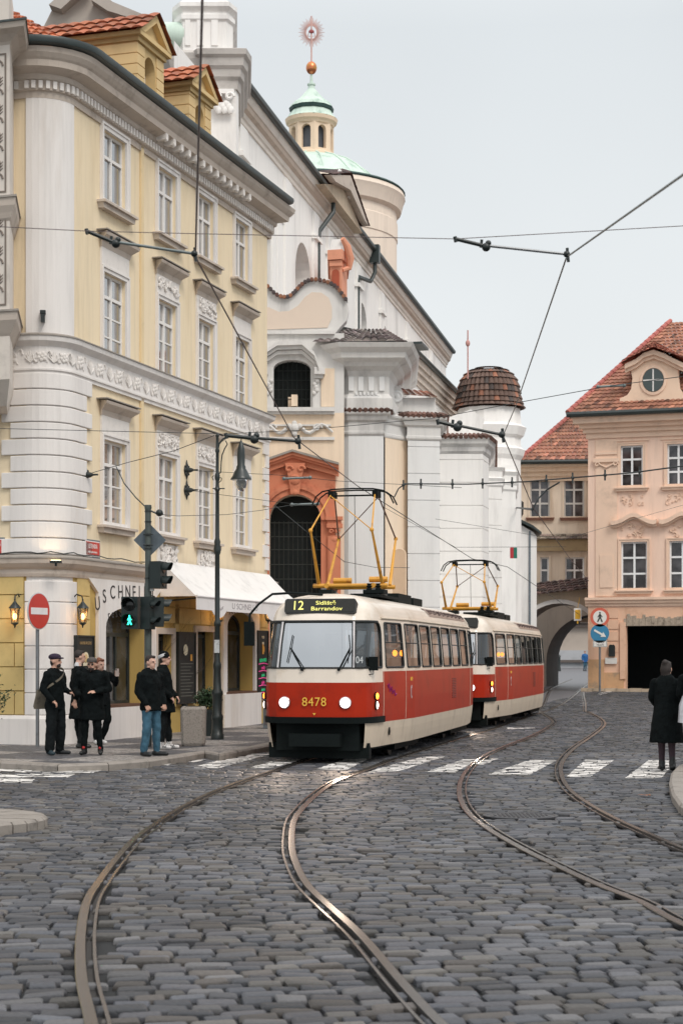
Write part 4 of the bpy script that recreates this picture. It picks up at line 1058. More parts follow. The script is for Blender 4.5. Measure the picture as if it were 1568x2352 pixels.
# cornice (overhanging brown soffit)
def nave_cornice(u0, u1):
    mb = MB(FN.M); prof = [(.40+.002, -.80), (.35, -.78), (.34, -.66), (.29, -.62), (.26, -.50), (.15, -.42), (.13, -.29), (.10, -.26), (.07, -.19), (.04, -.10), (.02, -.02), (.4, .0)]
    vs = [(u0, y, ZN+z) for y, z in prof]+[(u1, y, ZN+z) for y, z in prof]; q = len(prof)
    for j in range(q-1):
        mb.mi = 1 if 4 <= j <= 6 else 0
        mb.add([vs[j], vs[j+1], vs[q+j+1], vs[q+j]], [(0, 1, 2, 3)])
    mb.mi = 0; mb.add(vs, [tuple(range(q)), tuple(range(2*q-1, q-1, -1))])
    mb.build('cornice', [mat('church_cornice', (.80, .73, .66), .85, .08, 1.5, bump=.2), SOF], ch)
    mb = MB(FN.M); mb.tube([(u0, -.04, ZN+.08), (u1, -.04, ZN+.08)], .12, 10); mb.build('gutter', GUT, ch, smooth=True)
nave_cornice(nu(558), UE)
mb = MB(FN.M); u5 = nu(575); mb.add([(u5, .1, ZN+.1), (UE, .1, ZN+.1), (UE-3, 6, ZN+1.6), (u5, 6, ZN+1.6)], [(0, 1, 2, 3)]); mb.build('nave_roof', mat('slate_roof', (.06, .05, .05), .8, .3, 5), ch)
# pediment gable on the eave
ua, ub = FN.u(760, .5), FN.u(846, .5); za = ZN+.1; um, zt = FN.uz(805, 402, .5)

mb = MB(FN.M); mb.plate([(ua, za-.3), (ub, za-.3), (um, zt-.35)], -.25, .3)
mb.mi = 1
def raker(p, q, w, y0, y1):
    d = Vector((q[0]-p[0], q[1]-p[1])).normalized(); nrm = Vector((d.y, -d.x)); nrm = nrm if nrm.y < 0 else -nrm
    mb.plate([p, q, (q[0]+nrm.x*w*0, q[1]-w*1.3), (p[0]+(w*2.2 if q[0] > p[0] else -w*2.2), p[1])] if q[0] > p[0] else [q, p, (p[0]-w*2.2, p[1]), (q[0], q[1]-w*1.3)], y0, y1)
raker((ua-.05, za), (um, zt), .42, -.5, -.26); raker((ub+.05, za), (um, zt), .42, -.5, -.26)
mb.mi = 0; mb.build('pediment', [mat('pediment_brown', (.52, .42, .31), .9, .1, 2), CRM], ch)
mb = MB(FN.M); rough_relief(mb, um-1.6, um+1.1, za+.1, za+.9, -.27, .12, 12, 5); mb.build('relief', CWH, ch)
mb = MB(FN.M); rd = (um-4.5, 3.5, zt+.6)
tiles(mb, (ub+.12, -.55, za-.02), (ub+.2, 2, za-.02), (um+.1, 2, zt+.15), (um, -.55, zt+.1), pitch=.3, course=.38, base=(.14, .06, .05), dark=.3)
bA, bB = FN.uz(733, 395, -2.2), FN.uz(789, 389, -2.2)
tiles(mb, (bA[0], 2.2, bA[1]), (ua-.1, -.55, za), (um, -.55, zt+.1), (bB[0], 2.2, bB[1]), pitch=.34, course=.42, base=(.16, .10, .095), dark=.25)
mb.build('gable_roof', TILE, ch, smooth=True)
mb = MB(FN.M)     # downpipes
mb.mark(); u = nu(762); mb.tube([(u, -.05, ZN), (u, -.05, ZN-.55), (u-.9, .28, ZN-1.45), (u-1.0, .31, ZN-1.8), (u-1.0, .32, 8)], .085, 8)
mb.mark(); u = nu(858); mb.tube([(u, -.05, ZN), (u, -.05, ZN-.9), (u-.2, .1, ZN-1.3), (u-1.8, .30, ZN-1.45), (u-1.9, .32, ZN-1.6), (u-1.9, .32, 8)], .085, 8); mb.box(u-.18, u+.18, -.25, .15, ZN-.5, ZN+.25)
mb.build_pieces('downpipe', GUT, ch, smooth=True)
# orange aedicule
mb = MB(frontal(60).M)
def fz(y, Y): return EYE+(HY-y)*Y/FP
def fx(x, Y): return (x-CX)*Y/FP
Y = 61.0; T = frontal(Y).M; mb = MB(T)
mb.prism([(fx(758, Y), 0), (fx(785, Y), -.1), (fx(797, Y), .9), (fx(790, Y), 3), (fx(758, Y), 3)], fz(700, Y), fz(598, Y))
mb.prism([(fx(752, Y), -.15), (fx(786, Y), -.3), (fx(803, Y), .9), (fx(800, Y), 3), (fx(752, Y), 3)], fz(598, Y), fz(576, Y)); mb.prism([(fx(756, Y), -.1), (fx(784, Y), -.2), (fx(798, Y), .9), (fx(796, Y), 3), (fx(756, Y), 3)], fz(612, Y), fz(600, Y))
mb.mi = 1; mb.prism([(fx(757, Y), -.1), (fx(783, Y), -.2), (fx(790, Y), 2), (fx(757, Y), 2)], fz(576, Y), fz(548, Y), [(fx(762, Y), .1), (fx(785, Y), .0), (fx(790, Y), 2), (fx(762, Y), 2)])
mb.mi = 0; mb.tube([(fx(786, Y), -.2, fz(550, Y)), (fx(797, Y), .0, fz(565, Y)), (fx(804, Y), .1, fz(592, Y)), (fx(801, Y), .2, fz(612, Y)), (fx(786, Y), 0, fz(620, Y))], [.08, .13, .15, .11, .07], 8)
mb.build('aedicule', [mat('orange_bright', (.74, .33, .21), .85, .09, 2, bump=.3), CGR], ch, smooth=True)
mb = MB(T); mb.plate(arch_poly(fx(762, Y), fx(779, Y), fz(690, Y), fz(620, Y), .13), -.13, -.11); mb.build('niche', mat('orange_deep', (.36, .08, .04), .9), ch)
# ---- portal block in front of the nave
Y = 55.0; FT = frontal(Y); X = lambda x: fx(x, Y); Z = lambda y: fz(y, Y)
win = (X(628), X(713), Z(935), Z(826), .28, .5); gate = (X(619), X(737), 0, Z(1136), X(737)-X(678), .6)
mb = MB(FT.M); mb.mi = 0; wall_holes(mb, X(560), X(790), Z(948), Z(765), [win])
mb.mi = 1; mb.box(X(737), X(768), -.03, -.002, Z(934), Z(846)); wall_holes(mb, X(560), X(790), 0, Z(948), [gate]); mb.box(X(560), X(790)-.001, .002, .01, Z(948), Z(947))
mb.build('portal_wall', [CGR, CPE], ch)
# curved gable
edge = [(560, 660), (606, 652), (618, 662), (632, 677), (649, 684), (664, 683), (676, 673), (690, 657), (704, 647), (720, 643), (740, 646), (757, 651), (772, 660), (782, 672), (796, 692), (801, 712), (796, 735), (780, 752), (770, 765), (560, 765)]
mb = MB(FT.M); mb.plate([(X(x), Z(y)) for x, y in edge][::-1], .0, .6)
mb.build('curved_gable', CGR, ch)
inn = [(560, 700), (618, 706), (640, 716), (664, 714), (684, 702), (700, 682), (716, 671), (738, 672), (755, 684), (762, 705), (762, 730), (752, 752), (560, 758)]
mb = MB(FT.M); mb.plate([(X(x), Z(y)) for x, y in inn][::-1], -.03, -.001); mb.build('gable_field', mat('gable_cream', (.72, .60, .50), .9, .05, 1.2, bump=.2), ch)
mb = MB(FT.M); e2 = edge[1:15]
for (a, b) in zip(e2, e2[1:]):
    n = max(1, int(math.hypot(b[0]-a[0], b[1]-a[1])/7))
    for k in range(n):
        t = (k+.5)/n; x, y = a[0]+(b[0]-a[0])*t, a[1]+(b[1]-a[1])*t; mb.col = random.choice([(.12, .06, .05), (.2, .09, .06), (.30, .13, .07), (.08, .06, .06)])
        mb.tube([(X(x), -.14, Z(y)+.02), (X(x), .65, Z(y)+.04)], .062, 7)
mb.col = None; mb.build('ridge_tiles', TILE, ch)
# string ledges
def ledge(mb, x0, x1, y0, y1, o, Y=Y, T=None):
    mb.mark()
    mb.plate([(fx(x0, Y), fz(y1, Y)), (fx(x1, Y), fz(y1, Y)), (fx(x1, Y), fz(y0, Y)), (fx(x0, Y), fz(y0, Y))], -o, -.002)
mb = MB(FT.M); ledge(mb, 560, 768, 760, 768, .12); ledge(mb, 560, 768, 937, 946, .22); ledge(mb, 560, 768, 946, 952, .12); ledge(mb, 560, 760, 975, 979, .08); ledge(mb, 560, 768, 1004, 1011, .08)
mb.build_pieces('ledge', CGR, ch)
mb = MB(FT.M)
for s_ in (-1, 1):
    pts = [(X(676)+s_*(.25+.12*k), -.08, Z(985)-.14*math.sin(k*.9)) for k in range(9)]; mb.tube(pts, [.07-.004*k for k in range(9)], 6)
    cx_, cz_ = X(676)+s_*.72, Z(983); mb.tube([(cx_+.16*math.cos(t)*(1-t/9), -.09, cz_+.13*math.sin(t)*(1-t/9)) for t in [i*.6 for i in range(12)]], .035, 5)
for q in ((0, .02, .16), (-.16, .08, .09), (.16, .08, .09), (0, -.16, .1), (0, .17, .09)): mb.ball((X(676)+q[0], -.08, Z(985)+q[1]), q[2], (1, .7, 1), 9, 6)
mb.build('scroll_relief', CGR, ch, smooth=True)
# octagonal hood over the belfry opening and its pilasters
hp = [(606, 838), (614, 818), (637, 803), (694, 801), (722, 826), (733, 858)]
mb = MB(FT.M)
for (o, dy, th) in ((.38, -14, 9), (.26, -5, 8), (.15, 4, 9)):
    P = [(X(x), Z(y+dy)) for x, y in hp]; Q = [(X(x), Z(y+dy+th)) for x, y in hp]
    for k in range(len(P)-1): mb.plate([Q[k], Q[k+1], P[k+1], P[k]], -o, -.002)
ledge(mb, 722, 746, 846, 862, .32); ledge(mb, 600, 616, 846, 862, .32); ledge(mb, 721, 742, 862, 870, .2)
mb.build('hood', CGR, ch)
mb = MB(FT.M); ledge(mb, 718, 733, 870, 936, .1); ledge(mb, 612, 627, 870, 936, .1)
for x in (725, 620):
    for k in range(5): mb.ball((X(x)+.05*math.cos(k*2.4), -.12, Z(876+k*7)), .07, (1, .8, 1), 7, 5)
mb.build('pilaster', CGR, ch)
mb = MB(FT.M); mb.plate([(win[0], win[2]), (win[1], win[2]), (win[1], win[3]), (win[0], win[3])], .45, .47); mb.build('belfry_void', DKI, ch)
mb = MB(FT.M)
for k in range(9): u = win[0]+(win[1]-win[0])*k/8; mb.tube([(u, .3, win[2]), (u, .3, win[3])], .012, 4)
for k in range(6): z = win[2]+(win[3]-win[2])*k/5; mb.tube([(win[0], .3, z), (win[1], .3, z)], .012, 4)
mb.build('grille', BLK, ch)
mb = MB(FT.M); ledge(mb, 669, 683, 906, 932, -.36); mb.box(X(660), X(674), .32, .4, Z(932), Z(908)); mb.build('lit_panel', CPE, ch)
# orange portal
mb = MB(FT.M)
def arch_ring(mb, cx_, cz_, r0, r1, y0, y1, n=20, a0=0, a1=math.pi):
    for k in range(n):
        a, b = a0+(a1-a0)*k/n, a0+(a1-a0)*(k+1)/n
        mb.plate([(cx_+r0*math.cos(a), cz_+r0*math.sin(a)), (cx_+r1*math.cos(a), cz_+r1*math.sin(a)), (cx_+r1*math.cos(b), cz_+r1*math.sin(b)), (cx_+r0*math.cos(b), cz_+r0*math.sin(b))], y0, y1)
cx_ = X(678); r0 = gate[4]; cz_ = Z(1136)-r0
u0, u1, zt_ = X(598), X(770), Z(1075)
wall_holes(mb, u0, u1, .0, zt_, [(gate[0], gate[1], -0.0, gate[3], r0, .02)], y=-.12)
mb.box(u1-.001, u1, -.12, -.002, 0, zt_)
arch_ring(mb, cx_, cz_, r0, r0+.17, -.20, -.121); arch_ring(mb, cx_, cz_, r0+.17, r0+.30, -.26, -.121); arch_ring(mb, cx_, cz_, r0+.30, r0+.36, -.22, -.121)
for s_ in (-1, 1):
    a = cx_+s_*(r0+.42); mb.box(a-.20, a+.20, -.26, -.121, 0, Z(1232)); mb.box(a-.15, a+.15, -.29, -.261, .6, Z(1258))
    mb.box(a-.24, a+.26, -.30, -.121, Z(1214), Z(1204)); mb.box(a-.22, a+.22, -.27, -.121, Z(1204), Z(1196)); mb.box(a-.27, a+.27, -.34, -.121, Z(1196), Z(1188))
    for q in (-1, 1): mb.tube([(a+q*.1+.075*math.cos(t)*(1-t/8), -.28, Z(1222)+.075*math.sin(t)*(1-t/8)) for t in [i*.6 for i in range(11)]], .025, 5)
    mb.ball((a, -.2, Z(1240)), .16, (1, .5, .8))
# keystone cartouche
kz0, kz1 = Z(1137), Z(1066)
mb.plate([(cx_-.13, kz0), (cx_+.13, kz0), (cx_+.20, (kz0+kz1)/2), (cx_+.32, kz1), (cx_-.32, kz1), (cx_-.20, (kz0+kz1)/2)], -.36, -.2)
for q in (-1, 1): mb.tube([(cx_+q*.19+.13*math.cos(t)*(1-t/8), -.38, Z(1080)+.12*math.sin(t)*(1-t/8)) for t in [i*.6 for i in range(11)]], .04, 6)
mb.ball((cx_, -.36, Z(1104)), .17, (1, .4, 1)); mb.ball((cx_, -.34, Z(1133)), .09, (1.2, .6, 1))
mb.build('portal', ORA, ch, smooth=True, sharp=30)
# broken-line pediment of the portal
mb = MB(FT.M); gl = [(590, 1064), (614, 1056), (672, 1037), (690, 1042), (775, 1068)]
gl = [(586, 1066), (672, 1036), (778, 1066)]
for (o, dy, th, m_) in ((.50, 0, 5, 1), (.44, 5, 7, 0), (.36, 12, 6, 0), (.26, 18, 12, 0)):
    for a, b in zip(gl, gl[1:]): mb.mi = m_; mb.plate([(X(a[0]), Z(a[1]+dy+th)), (X(b[0]), Z(b[1]+dy+th)), (X(b[0]), Z(b[1]+dy)), (X(a[0]), Z(a[1]+dy))], -o, -.13)
mb.build('pediment', [ORA, LED], ch)
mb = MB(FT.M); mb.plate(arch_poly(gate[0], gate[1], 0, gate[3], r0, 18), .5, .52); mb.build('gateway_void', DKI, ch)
mb = MB(FT.M); n = 11
for k in range(1, n):
    u = gate[0]+(gate[1]-gate[0])*k/n; d = abs(u-cx_); zt_ = cz_+math.sqrt(max(0, r0*r0-d*d)); mb.tube([(u, .2, 0), (u, .2, min(zt_, Z(1196)))], .011, 4)
for y in (1200, 1232, 1262, 1296, 1330, 1365): mb.tube([(gate[0], .2, Z(y)), (gate[1], .2, Z(y))], .016, 4)
mb.build('iron_gate', mat('gate_iron', (.05, .055, .05), .5, .2, 5, metal=.4), ch)
# ---- pilastered masses right of the portal; plan polygons with cornices
def offp(p, o):
    q = inset(ccw([Vector((a[0], a[1], 0)) for a in p]), -o); return [(a.x, a.y) for a in q]
def ring_cornice(mb, plan, levels):
    """levels [(out, z)] as stacked flared prisms"""
    for (o0, z0), (o1, z1) in zip(levels, levels[1:]):
        if z1-z0 > 1e-4: mb.prism(offp(plan, o0), z0, z1, offp(plan, o1))
def W(x, Y): return ((x-CX)*Y/FP, Y)
def mass(plan, z1, courses=None, mat_=CBL, name='tower_wall', z0=0, p=.035):
    mb = MB(); pl = [(a[0], a[1]) for a in ccw([Vector((q[0], q[1], 0)) for q in plan])]
    if courses:
        mb.prism(offp(pl, -.03), z0, z1); z = z0
        while z < z1-.02:
            b = min(z+courses, z1); mb.prism(pl, z+.012, b-.012); z += courses
    else: mb.prism(pl, z0, z1)
    return mb.build(name, mat_, ch)
YB = 55.6
A = [W(770, YB), W(800, YB-.25), W(880, YB-.25), W(884, YB+2.2), (W(884, YB)[0], 63), (W(770, YB)[0], 63)]
B = [W(884, YB+.25), W(937, YB+1.3), W(937, 63), W(884, 63)]
C_ = [W(936, YB+.9), W(1010, YB+1.1), W(1010, 63), W(936, 63)]
D = [W(1010, 59.2), W(1108, 59.2), W(1122, 60.6), W(1122, 68), W(1010, 68)]
E = [W(1122, 63.2), W(1152, 63.4), W(1152, 70), W(1122, 70)]
G = [W(1150, 65.6), W(1184, 65.9), W(1184, 72), W(1150, 72)]
zA = fz(1002, YB)
mass(A, zA, None, CBL); mass(B, zA, None, CPE, 'chamfer_wall'); mass(C_, zA, .87, CBL, 'pilaster')
mb = MB()
for P in (A, C_, B):
    ring_cornice(mb, P, [(.02, zA), (.05, zA+.05), (.05, zA+.12), (.02, zA+.14), (.02, zA+.42), (.10, zA+.48), (.14, zA+.60), (.22, zA+.66), (.24, zA+.72), (.02, zA+.80)])
mb.build('cornice', CGR, ch)
def eave_tiles(plan, z, o, depth=.22, parent=None, base=(.16, .085, .065)):
    mb = MB(); q = [Vector(a).to_3d() for a in offp(plan, o)]; n = len(q); q2 = offp(plan, o-depth)
    for i in range(n):
        a, b = q[i], q[(i+1) % n]
        if b.y+a.y > 120*1.2: continue
        L_ = (b-a).length; k = max(1, int(L_/.17)); c, d = Vector((*q2[i], 0)), Vector((*q2[(i+1) % n], 0))
        for j in range(k):
            t = (j+.5)/k; p1, p2 = a.lerp(b, t), c.lerp(d, t); s_ = random.uniform(.5, 1.5); mb.col = tuple(x*s_ for x in base)
            mb.tube([(p1.x, p1.y, z), (p2.x, p2.y, z+.1)], .075, 7)
    mb.col = None; return mb.build('tile_edge', TILE, parent or ch)
for P in (A, C_): eave_tiles(P, zA+.76, .26)
# attic block with big flared cornice and tiled roof
z0 = zA+.8; z1 = fz(862, YB); z2 = fz(800, YB)
At = [W(782, YB-.1), W(800, YB-.35), W(893, YB-.35), W(905, YB+1.5), W(905, 62), W(782, 62)]
mass(At, z1, None, CGR, 'attic_wall', z0)
mb = MB(frontal(YB-.35).M)
for a, b in ((800, 812), (822, 834), (846, 858), (870, 882)): mb.box(fx(a, YB), fx(b, YB), -.05, -.002, z0+.6, z1-.1)
for k in range(6): x = fx(818+k*9, YB); mb.prism([(x-.035, -.12), (x+.035, -.12), (x+.035, -.002), (x-.035, -.002)], z0+.45, z0+.55)
mb.box(fx(812, YB), fx(870, YB), -.1, -.002, z0+.25, z0+.44); mb.build('attic_relief', CBL, ch)
mb = MB(); ring_cornice(mb, At, [(.12, z0), (.12, z0+.35), (.06, z0+.42), (0, z0+.5)])
ring_cornice(mb, At, [(0, z1-.1), (.06, z1), (.10, z1+.08), (.28, z1+.2), (.34, z1+.3), (.55, z1+.42), (.58, z1+.58), (.75, z1+.72), (.82, z1+.86), (.1, z1+.9)])
mb.build('attic_cornice', CGR, ch)
zr = z1+.88; o = offp(At, .86); zt = fz(757, YB+1.5)
q = offp(At, .9)
mb = MB(); fr = [Vector((*a, zr)) for a in offp([(a[0], a[1]) for a in At], .9)]
xl, xr = fx(722, YB), fx(905, YB)
tiles(mb, (xl-.05, YB-.9, zr), (xr+.25, YB-1.1, zr), (fx(885, YB), YB+1.6, zt), (fx(800, YB), YB+1.6, zt), pitch=.24, course=.3, base=(.26, .22, .21), dark=.3, amp=.07)
tiles(mb, (xr+.25, YB-1.1, zr), (fx(960, YB)+.2, YB+2.4, zr), (fx(905, YB), YB+3, zt), (fx(885, YB), YB+1.6, zt), pitch=.2, course=.28, base=(.15, .09, .08), dark=.3)
mb.build('attic_roof', TILE, ch, smooth=True)
# small tiled gable lodged between
Y = 57.5; mb = MB(frontal(Y).M); sg = [(fx(897, Y), fz(945, Y)), (fx(925, Y), fz(945, Y)), (fx(925, Y), fz(900, Y)), (fx(918, Y), fz(886, Y)), (fx(906, Y), fz(888, Y)), (fx(897, Y), fz(905, Y))]
mb.plate(sg, 0, .4); mb.box(fx(925, Y)+.002, fx(1000, Y), .12, 1.2, fz(950, Y), fz(912, Y)); mb.build('side_gable', CGR, ch)
mb = MB(frontal(Y).M @ Matrix.Translation((fx(911, Y), -.01, fz(910, Y))) @ Matrix.Rotation(R(90), 4, 'X')); mb.lathe([(.2, 0), (.2, .03), (.15, .04), (.12, .02), (.07, .02), (.05, .05), (.01, .06)], 20); mb.build('round_relief', CBL, ch)
mb = MB(frontal(Y).M); tiles(mb, (fx(928, Y), -.12, fz(910, Y)), (fx(1004, Y), -.12, fz(915, Y)), (fx(985, Y), 1.2, fz(888, Y)), (fx(916, Y), 1.0, fz(882, Y)), pitch=.2, course=.25, base=(.3, .14, .1), dark=.35); mb.build('side_gable_roof', TILE, ch, smooth=True)
# lower aisle wall with its own receding gutter
FA = Fac(W(905, 60.3), (.2195, 1.0)); ZA_ = fz(815, FA.P[1]+(FA.u(965)-0)*.976) if False else None
uA0, uA1 = FA.u(950, .3), FA.u(1076, .3); zz0 = FA.uz(1000, 852, .3)[1]
mb = MB(FA.M); mb.box(0, uA1, 0, 3, 6, zz0-.35); mb.build('aisle_wall', CWH, ch)
mb = MB(FA.M)
for (o, a, b) in ((.06, -.95, -.8), (.12, -.8, -.55), (.2, -.55, -.35), (.27, -.35, -.04)): mb.box(uA0-1, uA1+.1, -o, -.002, zz0+a, zz0+b)
mb.build('aisle_cornice', CRM, ch)
mb = MB(FA.M); mb.tube([(uA0, -.33, zz0), (uA1+.1, -.33, zz0)], .1, 8); mb.box(uA1-.1, uA1+.5, -.6, .0, zz0-.75, zz0-.1); mb.build('gutter', GUT, ch)
mb = MB(FA.M); mb.add([(uA0-1.5, -.3, zz0+.06), (uA1, -.3, zz0+.06), (uA1, 3, zz0+.9), (uA0-1.5, 3, zz0+.9)], [(0, 1, 2, 3)]); mb.box(uA0-1.2, uA0+.2, -.8, .6, zz0-.02, zz0+.06); mb.build('aisle_roof', GUT, ch)
# stepped right-hand pilaster masses
zD = fz(1050, 60.3)
mass(D, zD, .78, CWH, 'tower_wall')
mb = MB(); ring_cornice(mb, D, [(.0, zD), (.06, zD+.08), (.08, zD+.22), (.18, zD+.32), (.2, zD+.42), (.26, zD+.5), (.02, zD+.56)]); mb.build('cornice', CGR, ch)
eave_tiles(D, zD+.53, .28)
mb = MB(); P_ = [W(1012, 60.6), W(1095, 60.6), W(1102, 66), W(1012, 66)]
mb.plate([(0, 0)]*3, 0, 0) if False else None
mb = MB(frontal(61).M); mb.plate([(fx(1012, 61), zD+.5), (fx(1100, 61), zD+.5), (fx(1112, 61), fz(962, 61)), (fx(1082, 61), fz(940, 61)), (fx(1012, 61), fz(965, 61))], 0, 2.5); mb.build('upper_wall', CWH, ch)
zE = fz(1080, 63.5); mass(E, zE, .95, CWH, 'pilaster'); mass(G, fz(1070, 66), None, CWH, 'pilaster')
for P, za_, zb_ in ((E, fz(1120, 63.5), fz(1075, 63.5)), (G, fz(1130, 66), fz(1085, 66))):
    mb = MB(); h = zb_-za_; ring_cornice(mb, P, [(.0, za_), (.05, za_+.1*h), (.05, za_+.3*h), (.1, za_+.45*h), (.02, za_+.5*h), (.02, za_+.8*h), (.12, zb_)]); mb.build('capital', CWH, ch)
# bell-roofed chapel
Yc = 70.0; oc = W(1122, Yc); rr_ = 75*Yc/FP
z_e = fz(940, Yc)
mb = MB(); mb.lathe([(rr_*.98, fz(1110, Yc)), (rr_*.98, fz(1060, Yc)), (rr_*1.07, fz(1050, Yc)), (rr_*1.12, fz(1036, Yc)), (rr_*1.0, fz(1030, Yc)), (rr_*.98, fz(1010, Yc)), (rr_*1.08, fz(1004, Yc)), (rr_*1.16, fz(985, Yc)), (rr_*1.0, fz(978, Yc)), (rr_*.96, z_e-.02), (rr_*.5, z_e)], 12, (oc[0], oc[1], 0), a0=.3); mb.build('chapel_drum', CWH, ch)
mb = MB(); mb.lathe([(rr_*1.0, 0), (rr_*1.0, fz(1100, Yc))], 12, (oc[0], oc[1], 0), a0=.3); mb.build('chapel_wall', CWH, ch)
mb = MB(); prof = [(1.04, 0), (.95, .14), (.9, .3), (.87, .5), (.8, .72), (.66, .9), (.45, 1.0), (.2, 1.04)]; hz = (940-848)*Yc/FP
prof = [(1.0, 0), (.93, .12), (.885, .3), (.85, .5), (.77, .72), (.63, .9), (.42, 1.0), (.15, 1.03)]
nc = 38; rowsN = 9
def pf(t):
    t = min(t, .9999)*(len(prof)-1); i = int(t); f = t-i; return prof[i][0]*(1-f)+prof[i+1][0]*f, prof[i][1]*(1-f)+prof[i+1][1]*f
for i in range(nc):
    for j in range(rowsN):
        k = random.random(); b = (.15, .095, .075) if k < .72 else ((.30, .13, .08) if k > .87 else (.075, .06, .055)); s_ = random.uniform(.7, 1.25); mb.col = tuple(x*s_ for x in b)
        ring = []
        for t_, up in ((j/rowsN, .06), (min(1, (j+1.15)/rowsN), .0)):
            r_, z_ = pf(t_)
            for q in range(5):
                a = 6.2832*(i+q/4)/nc; rad = rr_*1.03*r_+up+.085*math.sin(math.pi*q/4)*min(1, r_*1.3); ring.append((oc[0]+rad*math.cos(a), oc[1]+rad*math.sin(a), z_e+z_*hz+up*.5))
        mb.add(ring, [(q, q+1, 5+q+1, 5+q) for q in range(4)]+[(0, 1, 2, 3, 4)])
mb.col = None; mb.build('bell_roof', TILE, ch, smooth=True)
mb = MB(); mb.tube([(W(1074, 69)[0], 69, fz(870, 69)), (W(1074, 69)[0], 69, fz(758, 69))], .03, 6); mb.ball((W(1074, 69)[0], 69, fz(788, 69)), .09, (1, 1, 1.5)); mb.build('lightning_rod', mat('faded_red_iron', (.55, .28, .25), .6), ch)
# niche in the tower wall
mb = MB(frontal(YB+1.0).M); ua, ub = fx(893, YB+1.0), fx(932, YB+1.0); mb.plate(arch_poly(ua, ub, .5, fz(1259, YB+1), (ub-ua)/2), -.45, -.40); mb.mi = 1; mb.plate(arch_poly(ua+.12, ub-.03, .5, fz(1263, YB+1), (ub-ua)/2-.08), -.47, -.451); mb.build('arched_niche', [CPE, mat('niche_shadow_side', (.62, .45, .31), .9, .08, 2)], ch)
# ---- domed tower behind
Yd = 86.0; dc = (fx(715, Yd), Yd); pxm = Yd/FP
def dz(y): return fz(y, Yd)
mb = MB(); rD = 196*pxm
mb.lathe([(rD, 12), (rD, dz(560)), (rD*1.01, dz(558)), (rD*1.01, dz(520)), (rD*1.0, dz(518)), (rD*1.0, dz(498)), (rD*1.05, dz(492)), (rD*1.08, dz(470)), (rD*1.1, dz(462)), (rD*1.08, dz(448)), (rD*.8, dz(446))], 48, (*dc, 0)); mb.build('drum', mat('drum_peach', (.84, .72, .61), .9, .05, 1, bump=.2, streak=True), ch, smooth=True)
mb = MB(); mb.lathe([(rD*1.09, dz(452)), (rD*1.10, dz(449)), (rD*1.08, dz(445)), (rD*.9, dz(443))], 48, (*dc, 0), cap=False); mb.build('drum_flashing', CDK, ch, smooth=True)
mb = MB(); mb.lathe([(rD*.86, dz(440)), (rD*.83, dz(430)), (rD*.72, dz(412)), (rD*.62, dz(395)), (rD*.48, dz(377)), (rD*.3, dz(364)), (rD*.2, dz(360))], 16, (*dc, 0), a0=.2); mb.build('dome', COP, ch)
mb = MB()
for k in range(16):
    a = .2+6.2832*k/16; mb.tube([(dc[0]+r_*rD*math.cos(a), dc[1]+r_*rD*math.sin(a), dz(y)+.02) for r_, y in ((.86, 440), (.72, 412), (.62, 395), (.48, 377), (.3, 364))], .05, 5)
    if k == 15: mb.ball((dc[0]+.88*rD*math.cos(a), dc[1]+.88*rD*math.sin(a), dz(434)), .16)
mb.build('dome_ribs', COP, ch, smooth=True)
rL = 48*pxm; mb = MB()
# lantern walls: eight piers and arches as a ring of plates
N8 = 8
for k in range(N8):
    a = 6.2832*(k+.5)/N8+.16; f = Fac((dc[0]+rL*math.cos(a), dc[1]+rL*math.sin(a)), (-math.sin(a), math.cos(a))); f2 = Fac((dc[0]+rL*math.cos(a), dc[1]+rL*math.sin(a)), (-math.sin(a), math.cos(a)))
    mb.T = f.M; hw = rL*math.tan(math.pi/N8)
    wall_holes(mb, -hw, hw, dz(365), dz(290), [(-.22, .22, dz(350), dz(297), .22, .25)])
mb.T = None
mb.lathe([(rL*1.08, dz(292)), (rL*1.12, dz(288)), (rL*1.22, dz(284)), (rL*1.26, dz(276)), (rL*1.05, dz(272))], 24, (*dc, 0)); mb.lathe([(rL*1.12, dz(368)), (rL*1.12, dz(358)), (rL*1.02, dz(355))], 24, (*dc, 0))
mb.build('lantern', mat('lantern_peach', (.80, .62, .46), .9, .05, 1, bump=.2), ch)
mb = MB(); mb.lathe([(rL*.72, dz(365)), (rL*.72, dz(290))], 8, (*dc, 0), a0=.16); mb.build('lantern_glass', mat('lantern_pane', (.10, .11, .13), .3, .3, 2), ch)
mb = MB(); mb.lathe([(rL*1.27, dz(276)), (rL*1.15, dz(270)), (rL*1.0, dz(258)), (rL*.9, dz(250))], 12, (*dc, 0), a0=.1); mb.lathe([(rL*1.07, dz(248.5)), (rL*.95, dz(240)), (rL*.62, dz(228)), (rL*.36, dz(214)), (rL*.18, dz(204)), (rL*.15, dz(197)), (rL*.2, dz(195)), (rL*.2, dz(192)), (rL*.08, dz(190)), (rL*.05, dz(168))], 12, (*dc, 0), a0=.1); mb.build('lantern_cap', COP, ch)
mb = MB(); mb.lathe([(rL*.9, dz(258)), (rL*1.05, dz(256)), (rL*1.08, dz(249))], 12, (*dc, 0), a0=.1); mb.build('cap_eave', CDK, ch)
mb = MB(); mb.ball((*dc, dz(155)), 12.5*pxm, (1, 1, 1.2), 20, 14); mb.build('gilt_ball', mat('gilt_copper', (.62, .22, .10), .35, .2, 3, metal=.8, dirt=(.5, .3, .05)), ch, smooth=True)
mb = MB(); mb.tube([(*dc, dz(145)), (*dc, dz(36))], .045, 6); cz_ = dz(73)
mb.tube([(dc[0]+13*pxm*math.cos(6.2832*k/24), dc[1], cz_+16*pxm*math.sin(6.2832*k/24)) for k in range(24)], .03, 5, closed=True)
